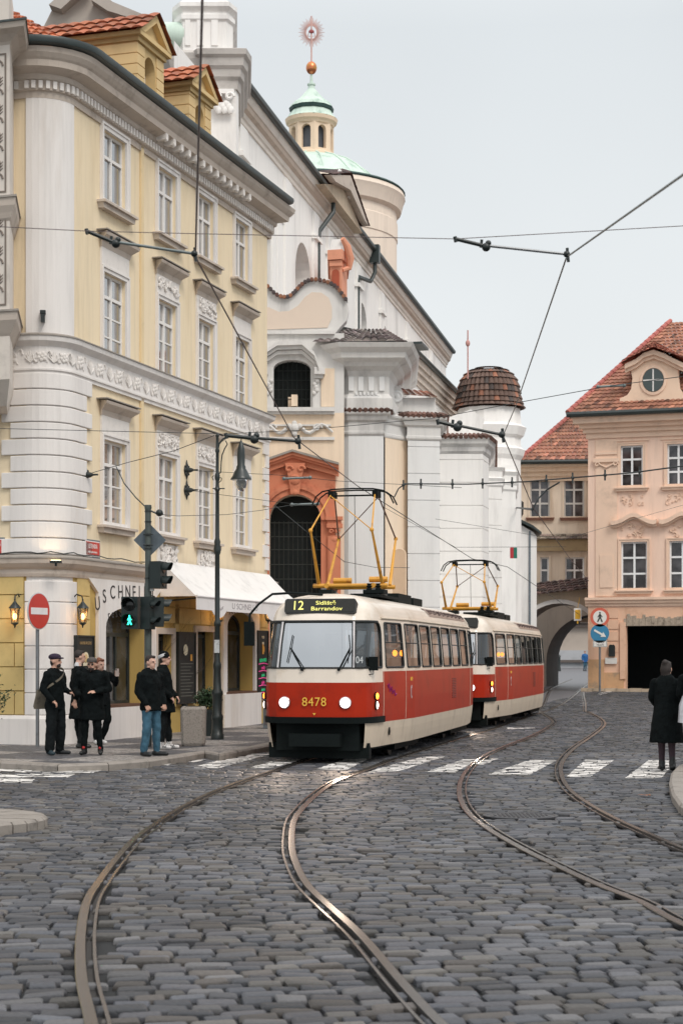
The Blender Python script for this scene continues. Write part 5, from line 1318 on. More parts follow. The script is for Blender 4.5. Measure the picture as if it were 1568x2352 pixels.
for k in range(44):
    a = 6.2832*k/44; r1_ = (26 if k % 2 else 30)*pxm; mb.tube([(dc[0]+13*pxm*math.cos(a), dc[1], cz_+16*pxm*math.sin(a)), (dc[0]+r1_*math.cos(a), dc[1], cz_+r1_*1.12*math.sin(a))], [.028, .012], 4)
mb.tube([(dc[0]-9*pxm, dc[1], cz_-9*pxm), (dc[0]+9*pxm, dc[1], cz_-9*pxm), (dc[0], dc[1], cz_+12*pxm)], .03, 5, closed=True)
mb.build('sunburst', mat('rose_gilt', (.62, .40, .36), .5, .1, 3, metal=.3), ch)
mb = MB(); mb.ball((dc[0], dc[1]-.05, cz_+1*pxm), 6.5*pxm, (1, .3, .65), 14, 8); mb.build('eye_ornament', mat('eye_red', (.28, .05, .05), .5), ch)
# ---- west end above the yellow roof: pedestal, volutes, capital
Y = 49.5; mb = MB(); P_ = [W(405, Y), W(420, Y-.4), W(520, Y-.4), W(535, Y), W(535, Y+3), W(405, Y+3)]
P_ = [(a[0], a[1]) for a in P_]
ring_cornice(mb, P_, [(0, fz(160, Y)), (0, fz(60, Y)), (.06, fz(55, Y)), (.06, fz(45, Y)), (.0, fz(42, Y)), (0, fz(38, Y)), (.12, fz(28, Y)), (.12, fz(18, Y)), (.0, fz(12, Y))])
mb.T = frontal(Y-.4).M
for a, b in ((428, 440), (455, 470), (488, 503)): mb.box(fx(a, Y), fx(b, Y), -.04, -.002, fz(115, Y), fz(48, Y))
mb.build('pedestal', CWH, ch)
P2_ = [W(455, Y), W(470, Y-.4), W(545, Y-.4), W(552, Y), W(552, Y+3), W(455, Y+3)]
mb = MB(); ring_cornice(mb, P2_, [(.0, fz(215, Y)), (.02, fz(195, Y)), (.10, fz(188, Y)), (.12, fz(172, Y)), (.2, fz(165, Y)), (.22, fz(148, Y)), (.3, fz(142, Y)), (.32, fz(130, Y)), (0, fz(120, Y))])
P3_ = [W(380, Y), W(395, Y-.4), W(470, Y-.4), W(470, Y+3), W(380, Y+3)]
ring_cornice(mb, P3_, [(.0, fz(190, Y)), (.06, fz(168, Y)), (.1, fz(160, Y)), (.15, fz(148, Y)), (.16, fz(135, Y)), (0, fz(125, Y))])
mb.build('west_cornice', mat('west_stone', (.52, .49, .46), .9, .1, 1.5, bump=.3), ch)
mb = MB(); ring_cornice(mb, P2_, [(-.05, 9), (-.05, fz(215, Y))]); mb.build('west_wall', CWH, ch)
mb = MB(frontal(Y-.4).M)
for s_ in (0, 1): mb.tube([(fx(500+s_*30, Y)+.12*math.cos(t)*(1-t/9), -.15, fz(235, Y)+.12*math.sin(t)*(1-t/9)) for t in [i*.6 for i in range(12)]], .05, 6)
for k in range(9): mb.ball((fx(496+k*4.5, Y), -.1, fz(250+(k % 3)*7, Y)), .1, (1, .7, 1.2), 7, 5)
mb.box(fx(492, Y), fx(540, Y), -.18, -.002, fz(228, Y), fz(218, Y)); mb.build('capital', CWH, ch, smooth=True, sharp=30)
mb = MB(); c = W(385, 49.5)
mb.T = Matrix.Translation((c[0], c[1], fz(85, 49.5))) @ Matrix.Rotation(R(90), 4, 'Y')
mb.lathe([(.42, -1.2), (.42, .5)], 20); mb.build('copper_vault', COP, ch, smooth=True)
mb = MB(frontal(50).M); mb.plate([(fx(355, 50), fz(130, 50)), (fx(420, 50), fz(130, 50)), (fx(420, 50), fz(100, 50)), (fx(390, 50), fz(75, 50)), (fx(355, 50), fz(100, 50))], 0, 1); mb.build('volute', CWH, ch)
# grey stone gable and dark slate turret at the top left behind the roof
Y = 46.0; gm = MB(frontal(Y).M); e3 = [(130, 60), (210, 60), (330, 60), (380, 60), (380, 55), (330, 35), (285, 22), (255, 0), (235, -25), (180, -30), (150, -10), (120, 20), (100, 60)]
gm.plate([(fx(x, Y), fz(y, Y)) for x, y in e3][::-1], .0, 2)
gm.plate([(fx(x, Y), fz(y, Y)) for x, y in ((118, 22), (185, -40), (215, -25), (190, -8), (145, 32))], -.4, -.002)
gm.plate([(fx(x, Y), fz(y, Y)) for x, y in ((214, 10), (228, -12), (262, 14), (335, 44), (370, 52), (368, 62), (320, 56), (250, 34))], -.35, -.002)
gm.build('side_front', mat('stone_side_front', (.42, .38, .34), .9, .1, 1.5, bump=.3), ch)
mb = MB(frontal(Y).M); mb.mi = 0; tiles(mb, (fx(218, Y), .2, fz(26, Y)), (fx(296, Y), .2, fz(26, Y)), (fx(262, Y), 2, fz(-35, Y)), (fx(215, Y), 2, fz(-35, Y)), pitch=.17, course=.2, base=(.04, .045, .055), dark=.2); mb.build('slate_turret', TILE, ch, smooth=True)
mb = MB(frontal(Y-.8).M); mb.plate([(fx(x, Y), fz(y, Y)) for x, y in ((60, 40), (175, 70), (215, 80), (150, 20), (110, -10), (90, -30))], 0, .3)
# ================================================================== ARCH BRIDGE, BEIGE HOUSE, PINK HOUSE
DR = (1.0, -.32)
FP_ = Fac((fx(1350, 80), 80.0), DR)    # pink facade
pk = thing('pink_house', (14, 82, .3), 'salmon pink house with red tiled hipped roof, oval dormer and dark gateway', 'building')
def PZ(x, y, v=0): return FP_.uz(x, y, v)
EU = 30.0; zEv = PZ(1320, 962)[1]; zBase = .29
wp = []
for x0, x1 in ((1425, 1476), (1532, 1583)):
    wp.append((FP_.u(x0), FP_.u(x1), PZ(1425, 1120)[1], PZ(1425, 1024)[1])); 
for x0, x1 in ((1426, 1486), (1537, 1597)):
    wp.append((FP_.u(x0), FP_.u(x1), PZ(1425, 1356)[1], PZ(1425, 1245)[1]))
extra = []
du = FP_.u(1532)-FP_.u(1425)
for k in range(2, 10):
    for (a, b, c, d) in ((wp[0]), (wp[2])): extra.append((a+du*k, b+du*k, c, d))
gt = (FP_.u(1438), FP_.u(1585), .0, PZ(1438, 1437)[1], .0, .4)
zbel = PZ(1400, 1395)[1]
mb = MB(FP_.M); mb.mi = 0; wall_holes(mb, 0, EU, zbel, zEv, [w_+(0, .15) for w_ in wp+extra]); mb.mi = 1; wall_holes(mb, 0, EU, 0, zbel, [gt])
mb.mi = 0; mb.quad((0, 0, 0), (0, 0, zEv), (0, 12, zEv), (0, 12, 0)); mb.build('wall', [PNK, mat('pink_lower', (.78, .50, .35), .9, .10, .8, bump=.3, dirt=(.55, .32, .2))], pk)
mb = MB(FP_.M); a, b = .02, gt[0]-.01      # worn plinth
mb.box(a, b-.1, -.05, -.002, .2, PZ(1380, 1545)[1]); mb.box(a, .75, -.09, -.051, .2, PZ(1380, 1515)[1]); mb.build('worn_plinth', PWO, pk)
mb = MB(FP_.M)
for y in (1420, 1445, 1472, 1498, 1522): z = PZ(1400, y)[1]; mb.box(.9, gt[0]-.35, -.03, -.002, z, z+.42)
mb.box(gt[0]-.28, gt[0]-.02, -.09, -.002, PZ(1400, 1560)[1], gt[3]+.15); mb.build('rusticated_blocks', mat('pink_lower', (1, 1, 1)), pk)
rb = MB(FP_.M); ns = 22
for k in range(ns):
    u = gt[0]-.1+(gt[1]-gt[0]+.2)*k/ns; h = .22+.22*abs(noise.noise(Vector((k*.6, 0, 0))))*2; rb.box(u, u+(gt[1]-gt[0]+.2)/ns, -.05-.03*(k % 2), -.002, gt[3]-.02, gt[3]+h+.1)
rb.build('broken_plaster', mat('bare_stone', (.40, .33, .26), .95, .25, 5, bump=.8, bscale=12), pk)
# gateway interior: walls coloured near black for the dark of the passage; back wall with an opening to the court
mb = MB(FP_.M); hb = (FP_.u(1545), gt[1]-.1, .5, PZ(1545, 1440)[1], .5)
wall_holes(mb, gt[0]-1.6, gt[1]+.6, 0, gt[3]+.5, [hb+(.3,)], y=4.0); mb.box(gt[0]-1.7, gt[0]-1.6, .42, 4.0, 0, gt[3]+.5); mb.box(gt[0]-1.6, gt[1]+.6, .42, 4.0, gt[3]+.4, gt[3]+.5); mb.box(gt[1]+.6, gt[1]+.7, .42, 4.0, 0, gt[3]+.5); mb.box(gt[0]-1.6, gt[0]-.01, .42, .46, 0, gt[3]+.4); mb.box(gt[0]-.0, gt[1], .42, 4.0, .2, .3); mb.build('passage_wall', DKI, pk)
mb = MB(FP_.M); mb.box(gt[0]-1, gt[1]+8, 12, 12.2, 0, 3.0); mb.box(gt[0]-1, gt[1]+8, 12.2, 12.4, 3.0, 9); mb.build('court_wall', mat('court_plaster', (.75, .70, .66), .9), pk)
mb = MB(FP_.M); mb.box(hb[0]+.25, hb[1], 11.9, 11.98, .8, 2.1); mb.build('court_door', DKI, pk)
mb = MB(FP_.M)     # belt, eaves cornice
for (o, a, b) in ((.06, -.30, -.16), (.14, -.16, -.02), (.22, -.02, .10)): mb.box(-.12, EU, -o, -.002, zbel+a+.35, zbel+b+.35)
for (o, a, b) in ((.08, -.95, -.7), (.2, -.7, -.5), (.36, -.5, -.3), (.6, -.3, -.06), (.66, -.06, .0)): mb.box(-o, EU, -o, -.002, zEv+a, zEv+b)
mb.build('cornice', PNT, pk)
mb = MB(FP_.M); mb.tube([(-.85, -.78, zEv+.1), (EU, -.78, zEv+.1)], .13, 8); mb.box(-.75, EU, -.7, -.0, zEv+.0, zEv+.08); mb.build('gutter', GUT, pk)
mb = MB(FP_.M)   # corner lesene with capital
u0, u1 = .35, 1.35
mb.box(u0, u1, -.05, -.002, zbel+.5, zEv-1.0); zc_ = PZ(1370, 1060)[1]
mb.box(u0-.1, u1+.1, -.14, -.051, zc_-.05, zc_+.12); mb.box(u0, u1, -.1, -.051, zc_+.3, zc_+.4)
for s_ in (-1, 1): mb.tube([(.85+s_*.42+.12*math.cos(t)*(1-t/9), -.1, zc_-.15+.12*math.sin(t)*(1-t/9)) for t in [i*.6 for i in range(12)]], .04, 6)
mb.tube([(.5, -.09, zc_-.12), (.85, -.09, zc_-.3), (1.2, -.09, zc_-.12)], .04, 6); mb.box(.55, 1.15, -.08, -.051, zbel+.9, zbel+2.4)
mb.build('corner_lesene', PNT, pk, smooth=True, sharp=30)
PGL = glassy('pink_house_glass', (.018, .016, .018), .02, 0, .05, 1.5, noisy=1.5)
for i, (a, b, c, d) in enumerate(wp+extra):
    top = (i < 2) or (i >= 4 and (i-4) % 2 == 0)
    w_ = window(pk, FP_, a, b, c, d, depth=.14, rows=(.33, .66), paint=mat('window_white', (.82, .83, .84), .5, .03, 3), glass=PGL, fw=.075, casing=.14, cmat=PNT, sill=1, sill_mat=PNT)
    if i < 4 or i < 8:
        mb = MB(FP_.M)
        if not top:
            m = (a+b)/2; zt_ = d+.95; pr = []
            for k in range(17):
                t = -1+k/8; pr.append((m+t*(b-a)*.88, zt_+.36*math.exp(-(t*2.0)**2)-.02*abs(t)+(.06 if abs(t) > .9 else 0)))
            for p, q in zip(pr, pr[1:]): mb.plate([(p[0], p[1]-.2), (q[0], q[1]-.2), q, p], -.32, -.002); mb.plate([(p[0], p[1]-.30), (q[0], q[1]-.30), (q[0], q[1]-.2), (p[0], p[1]-.2)], -.18, -.002)
            rough_relief(mb, a-.1, b+.1, d+.15, zt_-.1, -.02, .06, 18, i)
        else:
            mb.box(a-.3, b+.3, -.06, -.002, d+.2, d+.28); rough_relief(mb, a-.1, b+.1, d+.25, d+.75, -.02, .05, 12, i); rough_relief(mb, a-.1, b+.1, c-.85, c-.3, -.01, .045, 14, i+40)
        mb.build('hood_ornament', PNT, w_)
# roof
mb = MB(FP_.M); e = .8; dpt = 6.5; uap, hR = PZ(1538, 741, -dpt); hR -= zEv
rl = FP_.u(1552)
tiles(mb, (-.8, -.8, zEv+.15), (EU, -.8, zEv+.15), (EU, dpt, zEv+hR), (uap, dpt, zEv+hR), pitch=.235, course=.36, base=(.31, .135, .085), var=.35, dark=.08)
tiles(mb, (-.8, 13, zEv+.15), (-.8, -.8, zEv+.15), (uap, dpt, zEv+hR), (uap, dpt+.5, zEv+hR), pitch=.3, course=.4, base=(.31, .135, .085), var=.35, dark=.08)
for k in range(24):
    t = k/24; mb.col = (.40, .12, .10); a, b = Vector((-.8, -.8, zEv+.2)), Vector((uap, dpt, zEv+hR+.08)); mb.tube([a.lerp(b, t), a.lerp(b, t+.05)], [.13, .10], 7)
mb.col = None; mb.build('roof', TILE, pk, smooth=True)
# oval-window dormer
ua, ub = PZ(1421, 945)[0], PZ(1592, 945)[0]; d0 = PZ(1445, 945)[0]; zb_ = zEv+.05
dm_pts = [(1421, 945), (1592, 945), (1592, 915), (1570, 905), (1560, 890), (1556, 850), (1562, 838), (1545, 828), (1525, 818), (1502, 811), (1480, 817), (1463, 830), (1446, 842), (1452, 868), (1449, 893), (1440, 907), (1423, 915)]
pts = [PZ(x, y, 0.1) for x, y in dm_pts]; pts = [(p[0], p[1]-.0) for p in pts]
mb = MB(FP_.M)
mb.plate(pts, -.1, .25)
uc, zc_ = PZ(1500, 873, .1); mb.box(PZ(1452, 870)[0]+.05, PZ(1552, 870)[0]-.05, .26, 5, zb_, PZ(1500, 840)[1]); dm = mb.build('dormer', mat('pink_dormer', (.82, .61, .46), .9, .06, 1, bump=.2), pk)
mb = MB(FP_.M); cp = [(1436, 838), (1462, 826), (1480, 812), (1502, 805), (1525, 813), (1546, 824), (1572, 836)]
P = [PZ(x, y, .1) for x, y in cp]
for p, q in zip(P, P[1:]):
    mb.plate([(p[0], p[1]-.22), (q[0], q[1]-.22), q, p], -.38, -.101); mb.plate([(p[0], p[1]-.38), (q[0], q[1]-.38), (q[0], q[1]-.22), (p[0], p[1]-.22)], -.24, -.101)
mb.build('curved_hood', PNT, dm)
mb = MB(FP_.M @ Matrix.Translation((uc, -.1, zc_)) @ Matrix.Rotation(R(90), 4, 'X') @ Matrix.Diagonal((1, 1.12, 1, 1))); r_ = .47
mb.lathe([(r_+.14, 0), (r_+.14, .05), (r_+.02, .07), (r_+.02, .0)], 28); mb.build('window_surround', PNT, dm)
mb = MB(FP_.M @ Matrix.Translation((uc, -.155, zc_)) @ Matrix.Rotation(R(90), 4, 'X') @ Matrix.Diagonal((1, 1.12, 1, 1))); mb.lathe([(r_, 0), (r_, .018)], 28); mb.build('pane', glassy('oval_glass', (.03, .045, .04), .03, 0, .05, 1.5), dm)
mb = MB(FP_.M @ Matrix.Translation((uc, 0, zc_))); mb.box(-.03, .03, -.19, -.174, -.5, .5); mb.box(-.45, .45, -.187, -.174, -.03, .03); mb.build('glazing_bars', WDW, dm)
mb = MB(FP_.M); pk_ = PZ(1502, 786, .3); l_ = PZ(1436, 832, .3); r2_ = PZ(1576, 830, .3)
tiles(mb, (l_[0]-.05, 4.0, l_[1]-.1), (l_[0]-.15, -.55, l_[1]-.05), (pk_[0], -.3, pk_[1]), (pk_[0], 4.0, pk_[1]+.4), pitch=.2, course=.26, base=(.36, .12, .08), dark=.2)
tiles(mb, (r2_[0]+.15, -.55, r2_[1]-.05), (r2_[0]+.05, 4.0, r2_[1]-.1), (pk_[0], 4.0, pk_[1]+.4), (pk_[0], -.3, pk_[1]), pitch=.2, course=.26, base=(.36, .12, .08), dark=.2)
tiles(mb, (l_[0]-.15, -.55, l_[1]), (pk_[0], -.62, P[3][1]+.06), (pk_[0], -.3, pk_[1]), (pk_[0]-.02, -.3, pk_[1]), pitch=.2, course=.22, base=(.34, .12, .08), dark=.2)
tiles(mb, (pk_[0], -.62, P[3][1]+.06), (r2_[0]+.15, -.55, r2_[1]), (pk_[0]+.02, -.3, pk_[1]), (pk_[0], -.3, pk_[1]), pitch=.2, course=.22, base=(.34, .12, .08), dark=.2)
mb.build('dormer_roof', TILE, dm, smooth=True)
# beige house joined at the left
bg_ = thing('beige_house', (11, 92, .35), 'beige house with orange tiled roof between the church and the pink house', 'building')
FB = Fac((fx(1180, 92), 92.0), (1, -.10)); 
def BZ(x, y, v=0): return FB.uz(x, y, v)
bw = []
for x0, x1, y0, y1 in ((1217, 1262, 1093, 1189), (1295, 1341, 1093, 1189), (1240, 1260, 1280, 1345), (1297, 1341, 1280, 1345)):
    bw.append((FB.u(x0), FB.u(x1), BZ((x0+x1)/2, y1)[1], BZ((x0+x1)/2, y0)[1]))
zBe = BZ(1260, 1066)[1]; uR = FB.u(1420)
mb = MB(FB.M); wall_holes(mb, -1, uR, BZ(1260, 1430)[1], zBe, [w_+(0, .15) for w_ in bw]); mb.build('wall', BEI, bg_)
for i, (a, b, c, d) in enumerate(bw): window(bg_, FB, a, b, c, d, depth=.14, cols=1 if i == 2 else 2, rows=(.33, .66) if i < 2 else (.46,), paint=mat('window_grey_white', (.55, .54, .52), .5, .05, 3) if i < 2 else mat('window_white', (1, 1, 1)), glass=PGL, fw=.08, casing=.1, cmat=BEI, sill=1, sill_mat=mat('red_brown_sill', (.26, .14, .10), .8))
mb = MB(FB.M)
for (o, a, b) in ((.1, -.9, -.66), (.22, -.66, -.42), (.4, -.42, -.2), (.6, -.2, -.02)): mb.box(-1, uR, -o, -.002, zBe+a, zBe+b)
mb.build('cornice', CPE, bg_)
mb = MB(FB.M); mb.tube([(-1, -.75, zBe+.05), (uR, -.75, zBe+.05)], .13, 8); mb.build('gutter', GUT, bg_)
mb = MB(FB.M); zl_ = BZ(1280, 1240)[1]; mb.box(FB.u(1228), uR, -.3, -.002, zl_-.6, zl_); mb.build('ledge', mat('ochre_ledge', (.34, .26, .15), .9, .1, 2), bg_)
mb = MB(FB.M); tiles(mb, (FB.u(1228), -.45, zl_+.0), (uR, -.45, zl_+.0), (uR, .0, zl_+.3), (FB.u(1228), .0, zl_+.3), pitch=.26, course=.5, base=(.30, .25, .21), dark=.1); mb.build('ledge_tiles', TILE, bg_, smooth=True)
mb = MB(FB.M); a = BZ(1190, 1058, .8); b = BZ(1400, 1058, .8); zt_ = 7.0
tl = BZ(1337, 930, -5); 
tiles(mb, (a[0], -.8, zBe+.12), (b[0], -.8, zBe+.12), (b[0], 7, BZ(1400, 880, -7)[1]), (FB.u(1398, -7), 7, BZ(1398, 880, -7)[1]), pitch=.26, course=.42, base=(.31, .135, .085), var=.35, dark=.05)
A_, B_ = Vector((a[0], -.8, zBe+.15)), Vector((FB.u(1398, -7), 7, BZ(1398, 880, -7)[1]+.06)); 
for k in range(26): mb.col = (.40, .12, .10); mb.tube([A_.lerp(B_, k/26), A_.lerp(B_, (k+1.1)/26)], [.14, .11], 7)
mb.col = None; mb.build('roof', TILE, bg_, smooth=True)
# white lean-to with sloping slate edge next to the church
lt = thing('lean_to_house', (9.4, 80, .3), 'small white gabled wall with dark sloping roof edge against the church', 'building')
Y = 80.; FL = frontal(Y); mb = MB(FL.M)
mb.plate([(fx(1160, Y), 3.2), (fx(1232, Y), 3.2), (fx(1232, Y), fz(1232, Y)), (fx(1224, Y), fz(1222, Y)), (fx(1187, Y), fz(1200, Y)), (fx(1160, Y), fz(1200, Y))], 0, 4); mb.mi = 1
mb.box(fx(1214, Y), fx(1218, Y), -.06, -.002, 3.2, fz(1220, Y)); mb.build('wall', [CWH, GRY], lt)
mb = MB(FL.M); mb.plate([(fx(1183, Y), fz(1194, Y)), (fx(1222, Y), fz(1214, Y)), (fx(1242, Y), fz(1228, Y)), (fx(1242, Y), fz(1223, Y)), (fx(1222, Y), fz(1207, Y)), (fx(1183, Y), fz(1188, Y))], -.25, 4); mb.build('roof', GUT, lt)
# archway spanning the street
br = thing('arch_bridge', (10.5, 83, .3), 'low arched stone gateway with tiled coping spanning the street by the pink house', 'archway')
Y = 82.; FR = frontal(Y); xl, xr = 1165, 1352; ux0, ux1 = fx(1165, Y), fx(1390, Y)
ac = fx(1284, Y); aw_ = fx(1386, Y)-ac; zs_ = fz(1490, Y); rise = (1490-1386)*Y/FP
mb = MB(FR.M); n = 20; dp = 3.2
top0, top1 = fz(1372, Y), fz(1348, Y)
def topz(u): return top0+(top1-top0)*(u-ux0)/(ux1-ux0)
ARCH = [(ac-aw_*math.cos(math.pi*k/n), zs_+rise*math.sin(math.pi*k/n)) for k in range(n+1)]
for y_, fl in ((0, 0),):
    for p, q in zip(ARCH, ARCH[1:]):
        mb.quad((p[0], y_, p[1]), (q[0], y_, q[1]), (q[0], y_, topz(q[0])), (p[0], y_, topz(p[0])))
    for a, b in ((ux0, ARCH[0][0]), (ARCH[-1][0], ux1)): mb.quad((a, y_, 0), (b, y_, 0), (b, y_, topz(b)), (a, y_, topz(a)))
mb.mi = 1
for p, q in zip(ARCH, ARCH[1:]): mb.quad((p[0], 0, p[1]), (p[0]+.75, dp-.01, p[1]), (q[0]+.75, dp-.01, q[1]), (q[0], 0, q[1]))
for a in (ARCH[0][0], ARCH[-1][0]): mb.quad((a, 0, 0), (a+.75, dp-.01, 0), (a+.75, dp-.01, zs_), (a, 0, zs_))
mb.quad((ux0, 0, top0), (ux1, 0, top1), (ux1, dp, top1), (ux0, dp, top0))
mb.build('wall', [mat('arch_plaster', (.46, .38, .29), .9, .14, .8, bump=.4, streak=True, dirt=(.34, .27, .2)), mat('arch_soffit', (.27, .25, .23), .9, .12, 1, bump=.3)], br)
mb = MB(FR.M)
for p, q in zip(ARCH, ARCH[1:]):
    def sc(p, k): return (ac+(p[0]-ac)*k, zs_+(p[1]-zs_)*k)
    mb.plate([p, q, sc(q, 1.09), sc(p, 1.09)], -.06, -.002)
mb.build('arch_band', CGR, br)
# inner lower arch set deeper
mb = MB(frontal(Y+8).M); Y3 = Y+8; ac3, aw3 = fx(1362, Y3), (1362-1254)*Y3/FP; zs3 = fz(1520, Y3); ri3 = (1520-1412)*Y3/FP
A3 = [(ac3-aw3*math.cos(math.pi*k/n), zs3+ri3*math.sin(math.pi*k/n)) for k in range(n+1)]
for p, q in zip(A3, A3[1:]):
    if p[0] < ac3+aw3*1.1: mb.quad((p[0], 0, p[1]), (q[0], 0, q[1]), (q[0], 0, 4.6), (p[0], 0, 4.6))
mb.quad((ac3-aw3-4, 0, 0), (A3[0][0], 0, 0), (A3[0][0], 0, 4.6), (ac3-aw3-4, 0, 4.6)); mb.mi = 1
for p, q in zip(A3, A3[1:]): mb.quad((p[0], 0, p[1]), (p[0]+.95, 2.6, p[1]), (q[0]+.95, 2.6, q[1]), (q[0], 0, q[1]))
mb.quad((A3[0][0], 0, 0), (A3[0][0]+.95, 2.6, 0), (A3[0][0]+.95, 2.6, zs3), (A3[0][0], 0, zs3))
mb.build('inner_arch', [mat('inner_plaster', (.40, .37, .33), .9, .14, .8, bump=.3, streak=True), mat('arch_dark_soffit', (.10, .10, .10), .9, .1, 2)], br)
mb = MB(FR.M); tiles(mb, (ux0, -.5, top0-.05), (ux1, -.5, top1-.05), (ux1, .9, top1+.55), (ux0, .9, top0+.55), pitch=.3, course=.3, base=(.085, .05, .045), dark=.3, amp=.08); mb.build('tiled_coping', TILE, br, smooth=True)
# street wall, bollard beyond the arch
fw_ = thing('street_wall', (16, 176, .8), 'pale grey rendered wall with ledge closing the street beyond the arch', 'wall'); Y = 176.; mb = MB(frontal(Y).M)
mb.box(fx(1200, Y), fx(1420, Y), 0, 1, .5, fz(1380, Y)); mb.build('wall', mat('far_wall', (.42, .36, .31), .9, .08, .4), fw_)
mb = MB(frontal(Y).M); mb.box(fx(1240, Y), fx(1420, Y), -.4, -.01, .5, fz(1494, Y)); mb.build('plinth', mat('far_plinth', (.40, .41, .43), .9, .1, .6), fw_)
mb = MB(frontal(Y).M); mb.box(fx(1200, Y), fx(1420, Y), -.5, -.01, fz(1440, Y), fz(1434, Y)); mb.box(fx(1200, Y), fx(1420, Y), -.7, -.01, fz(1432, Y), fz(1429, Y)); mb.box(fx(1240, Y), fx(1420, Y), -.7, -.41, fz(1522, Y), fz(1516, Y)); mb.build('ledge', mat('far_ledge', (.12, .10, .09), .9), fw_)
Y = 150.; mb = MB(frontal(Y).M); b_ = fx(1284, Y); mb.lathe([(.16, gh(Y)), (.14, gh(Y)+.2), (.11, gh(Y)+.3), (.10, gh(Y)+1.2), (.14, gh(Y)+1.25), (.10, gh(Y)+1.35), (.03, gh(Y)+1.45)], 10, (b_, 0, 0)); tag(mb.build('bollard', BLK, smooth=True), 'black iron bollard in the street beyond the arch', 'bollard')
# kerb stone at the foot of the pink house
mb = MB(FP_.M)
for k in range(6): mb.box(-.25+k*.55, .28+k*.55, -.45, -.06, .1, .1+.34-.02*(k % 2))
tag(mb.build('corner_kerb', mat('sand_kerb', (.48, .38, .28), .8, .15, 4, bump=.4)), kind='structure')
# ================================================================== TRAMS
T_RED = mat('tram_red', (.37, .021, .004), .42, .10, 1.2, coat=.05, spec=.2, dirt=(.26, .018, .006))
T_CRM = mat('tram_cream', (.74, .655, .56), .38, .05, 1.5, coat=.4, dirt=(.60, .50, .39))
T_SKR = mat('tram_skirt', (.56, .47, .37), .5, .12, 3, dirt=(.36, .29, .22), stretch=(1, 1, .3))
T_BLK = mat('tram_black', (.004, .007, .007), .7, .2, 5, spec=.15)
T_RUB = mat('tram_rubber', (.012, .014, .014), .55, .1, 5)
T_INT = mat('tram_interior', (.20, .17, .14), .8, .1, 3)
T_GL = glassy('tram_side_glass', (.02, .02, .02), .10, .72, .03, 1.5)
T_WS = glassy('tram_windscreen', (.05, .065, .07), .42, .35, .02, 1.6)
T_QG = glassy('tram_quarter_glass', (.015, .018, .018), .05, .25, .03, 1.45)
T_YEL = mat('pantograph_yellow', (.62, .30, .035), .5, .18, 6, dirt=(.38, .16, .03))
T_BRN = mat('pantograph_brown', (.14, .075, .05), .6, .2, 6)
T_NUM = mat('number_yellow', (.78, .47, .06), .5)
HLW = emit('headlight_white', (1, .90, .90), 4); HLO = emit('indicator_orange', (1, .22, .02), 7); HLS = emit('side_lamp_white', (1, .80, .72), 4)
HLR = mat('lamp_chrome', (.5, .45, .45), .25, .1, 5, metal=.9)
SGN = mat('sign_black', (.012, .012, .008), .25, .1, 4); SGY = emit('sign_yellow', (.85, .80, .22), .6); SGY2 = emit('sign_yellow_dim', (.60, .56, .18), .25)
PLAN = [(0, 0), (.30, .012), (.60, .05), (.80, .14), (.93, .32), (1.0, .58), (1.035, .95), (1.09, 1.6), (1.17, 2.4), (1.22, 3.1), (1.25, 4.0), (1.25, 10.4), (1.21, 11.5), (1.13, 12.5), (1.02, 13.3), (.86, 13.72), (.5, 13.95), (0, 14.0)]
_pp = catmull([Vector((a, b, 0)) for a, b in PLAN], 10)
_pp = [(max(0, p.x), p.y) for p in _pp]; _ss = [0]
for a, b in zip(_pp, _pp[1:]): _ss.append(_ss[-1]+math.hypot(b[0]-a[0], b[1]-a[1]))
STOT = _ss[-1]
import bisect
def plan_s(s):
    sg = -1 if s < 0 else 1; s = min(abs(s), STOT-1e-6); i = max(0, bisect.bisect_right(_ss, s)-1); t = (s-_ss[i])/max(1e-9, _ss[i+1]-_ss[i])
    return sg*(_pp[i][0]*(1-t)+_pp[i+1][0]*t), _pp[i][1]*(1-t)+_pp[i+1][1]*t
def s_of_y(y):
    for i in range(len(_pp)-1):
        if _pp[i][1] <= y <= _pp[i+1][1] and _ss[i] > .5: return _ss[i]+(y-_pp[i][1])/max(1e-9, _pp[i+1][1]-_pp[i][1])*(_ss[i+1]-_ss[i])
    return STOT
def s_of_x(x):
    for i in range(len(_pp)-1):
        if _pp[i][0] <= x <= _pp[i+1][0]: return _ss[i]+(x-_pp[i][0])/(_pp[i+1][0]-_pp[i][0])*(_ss[i+1]-_ss[i])
WZ = [(.2, .93), (.5, .975), (.72, .99), (1.0, 1.0), (1.45, 1.0), (1.66, .992), (2.1, .965), (2.5, .93), (2.62, .905)]
RZ = [(.2, .12), (.7, .02), (.85, 0), (1.41, .0), (1.66, .02), (2.1, .14), (2.5, .27), (2.62, .34)]
def lerp_t(T_, z):
    if z <= T_[0][0]: return T_[0][1]
    for a, b in zip(T_, T_[1:]):
        if z <= b[0]: return a[1]+(b[1]-a[1])*(z-a[0])/(b[0]-a[0])
    return T_[-1][1]
ZTOP = 2.62
CAP = [(1.0, 2.62), (.97, 2.70), (.90, 2.79), (.78, 2.87), (.60, 2.935), (.38, 2.98), (.15, 3.0), (0.0, 3.005)]
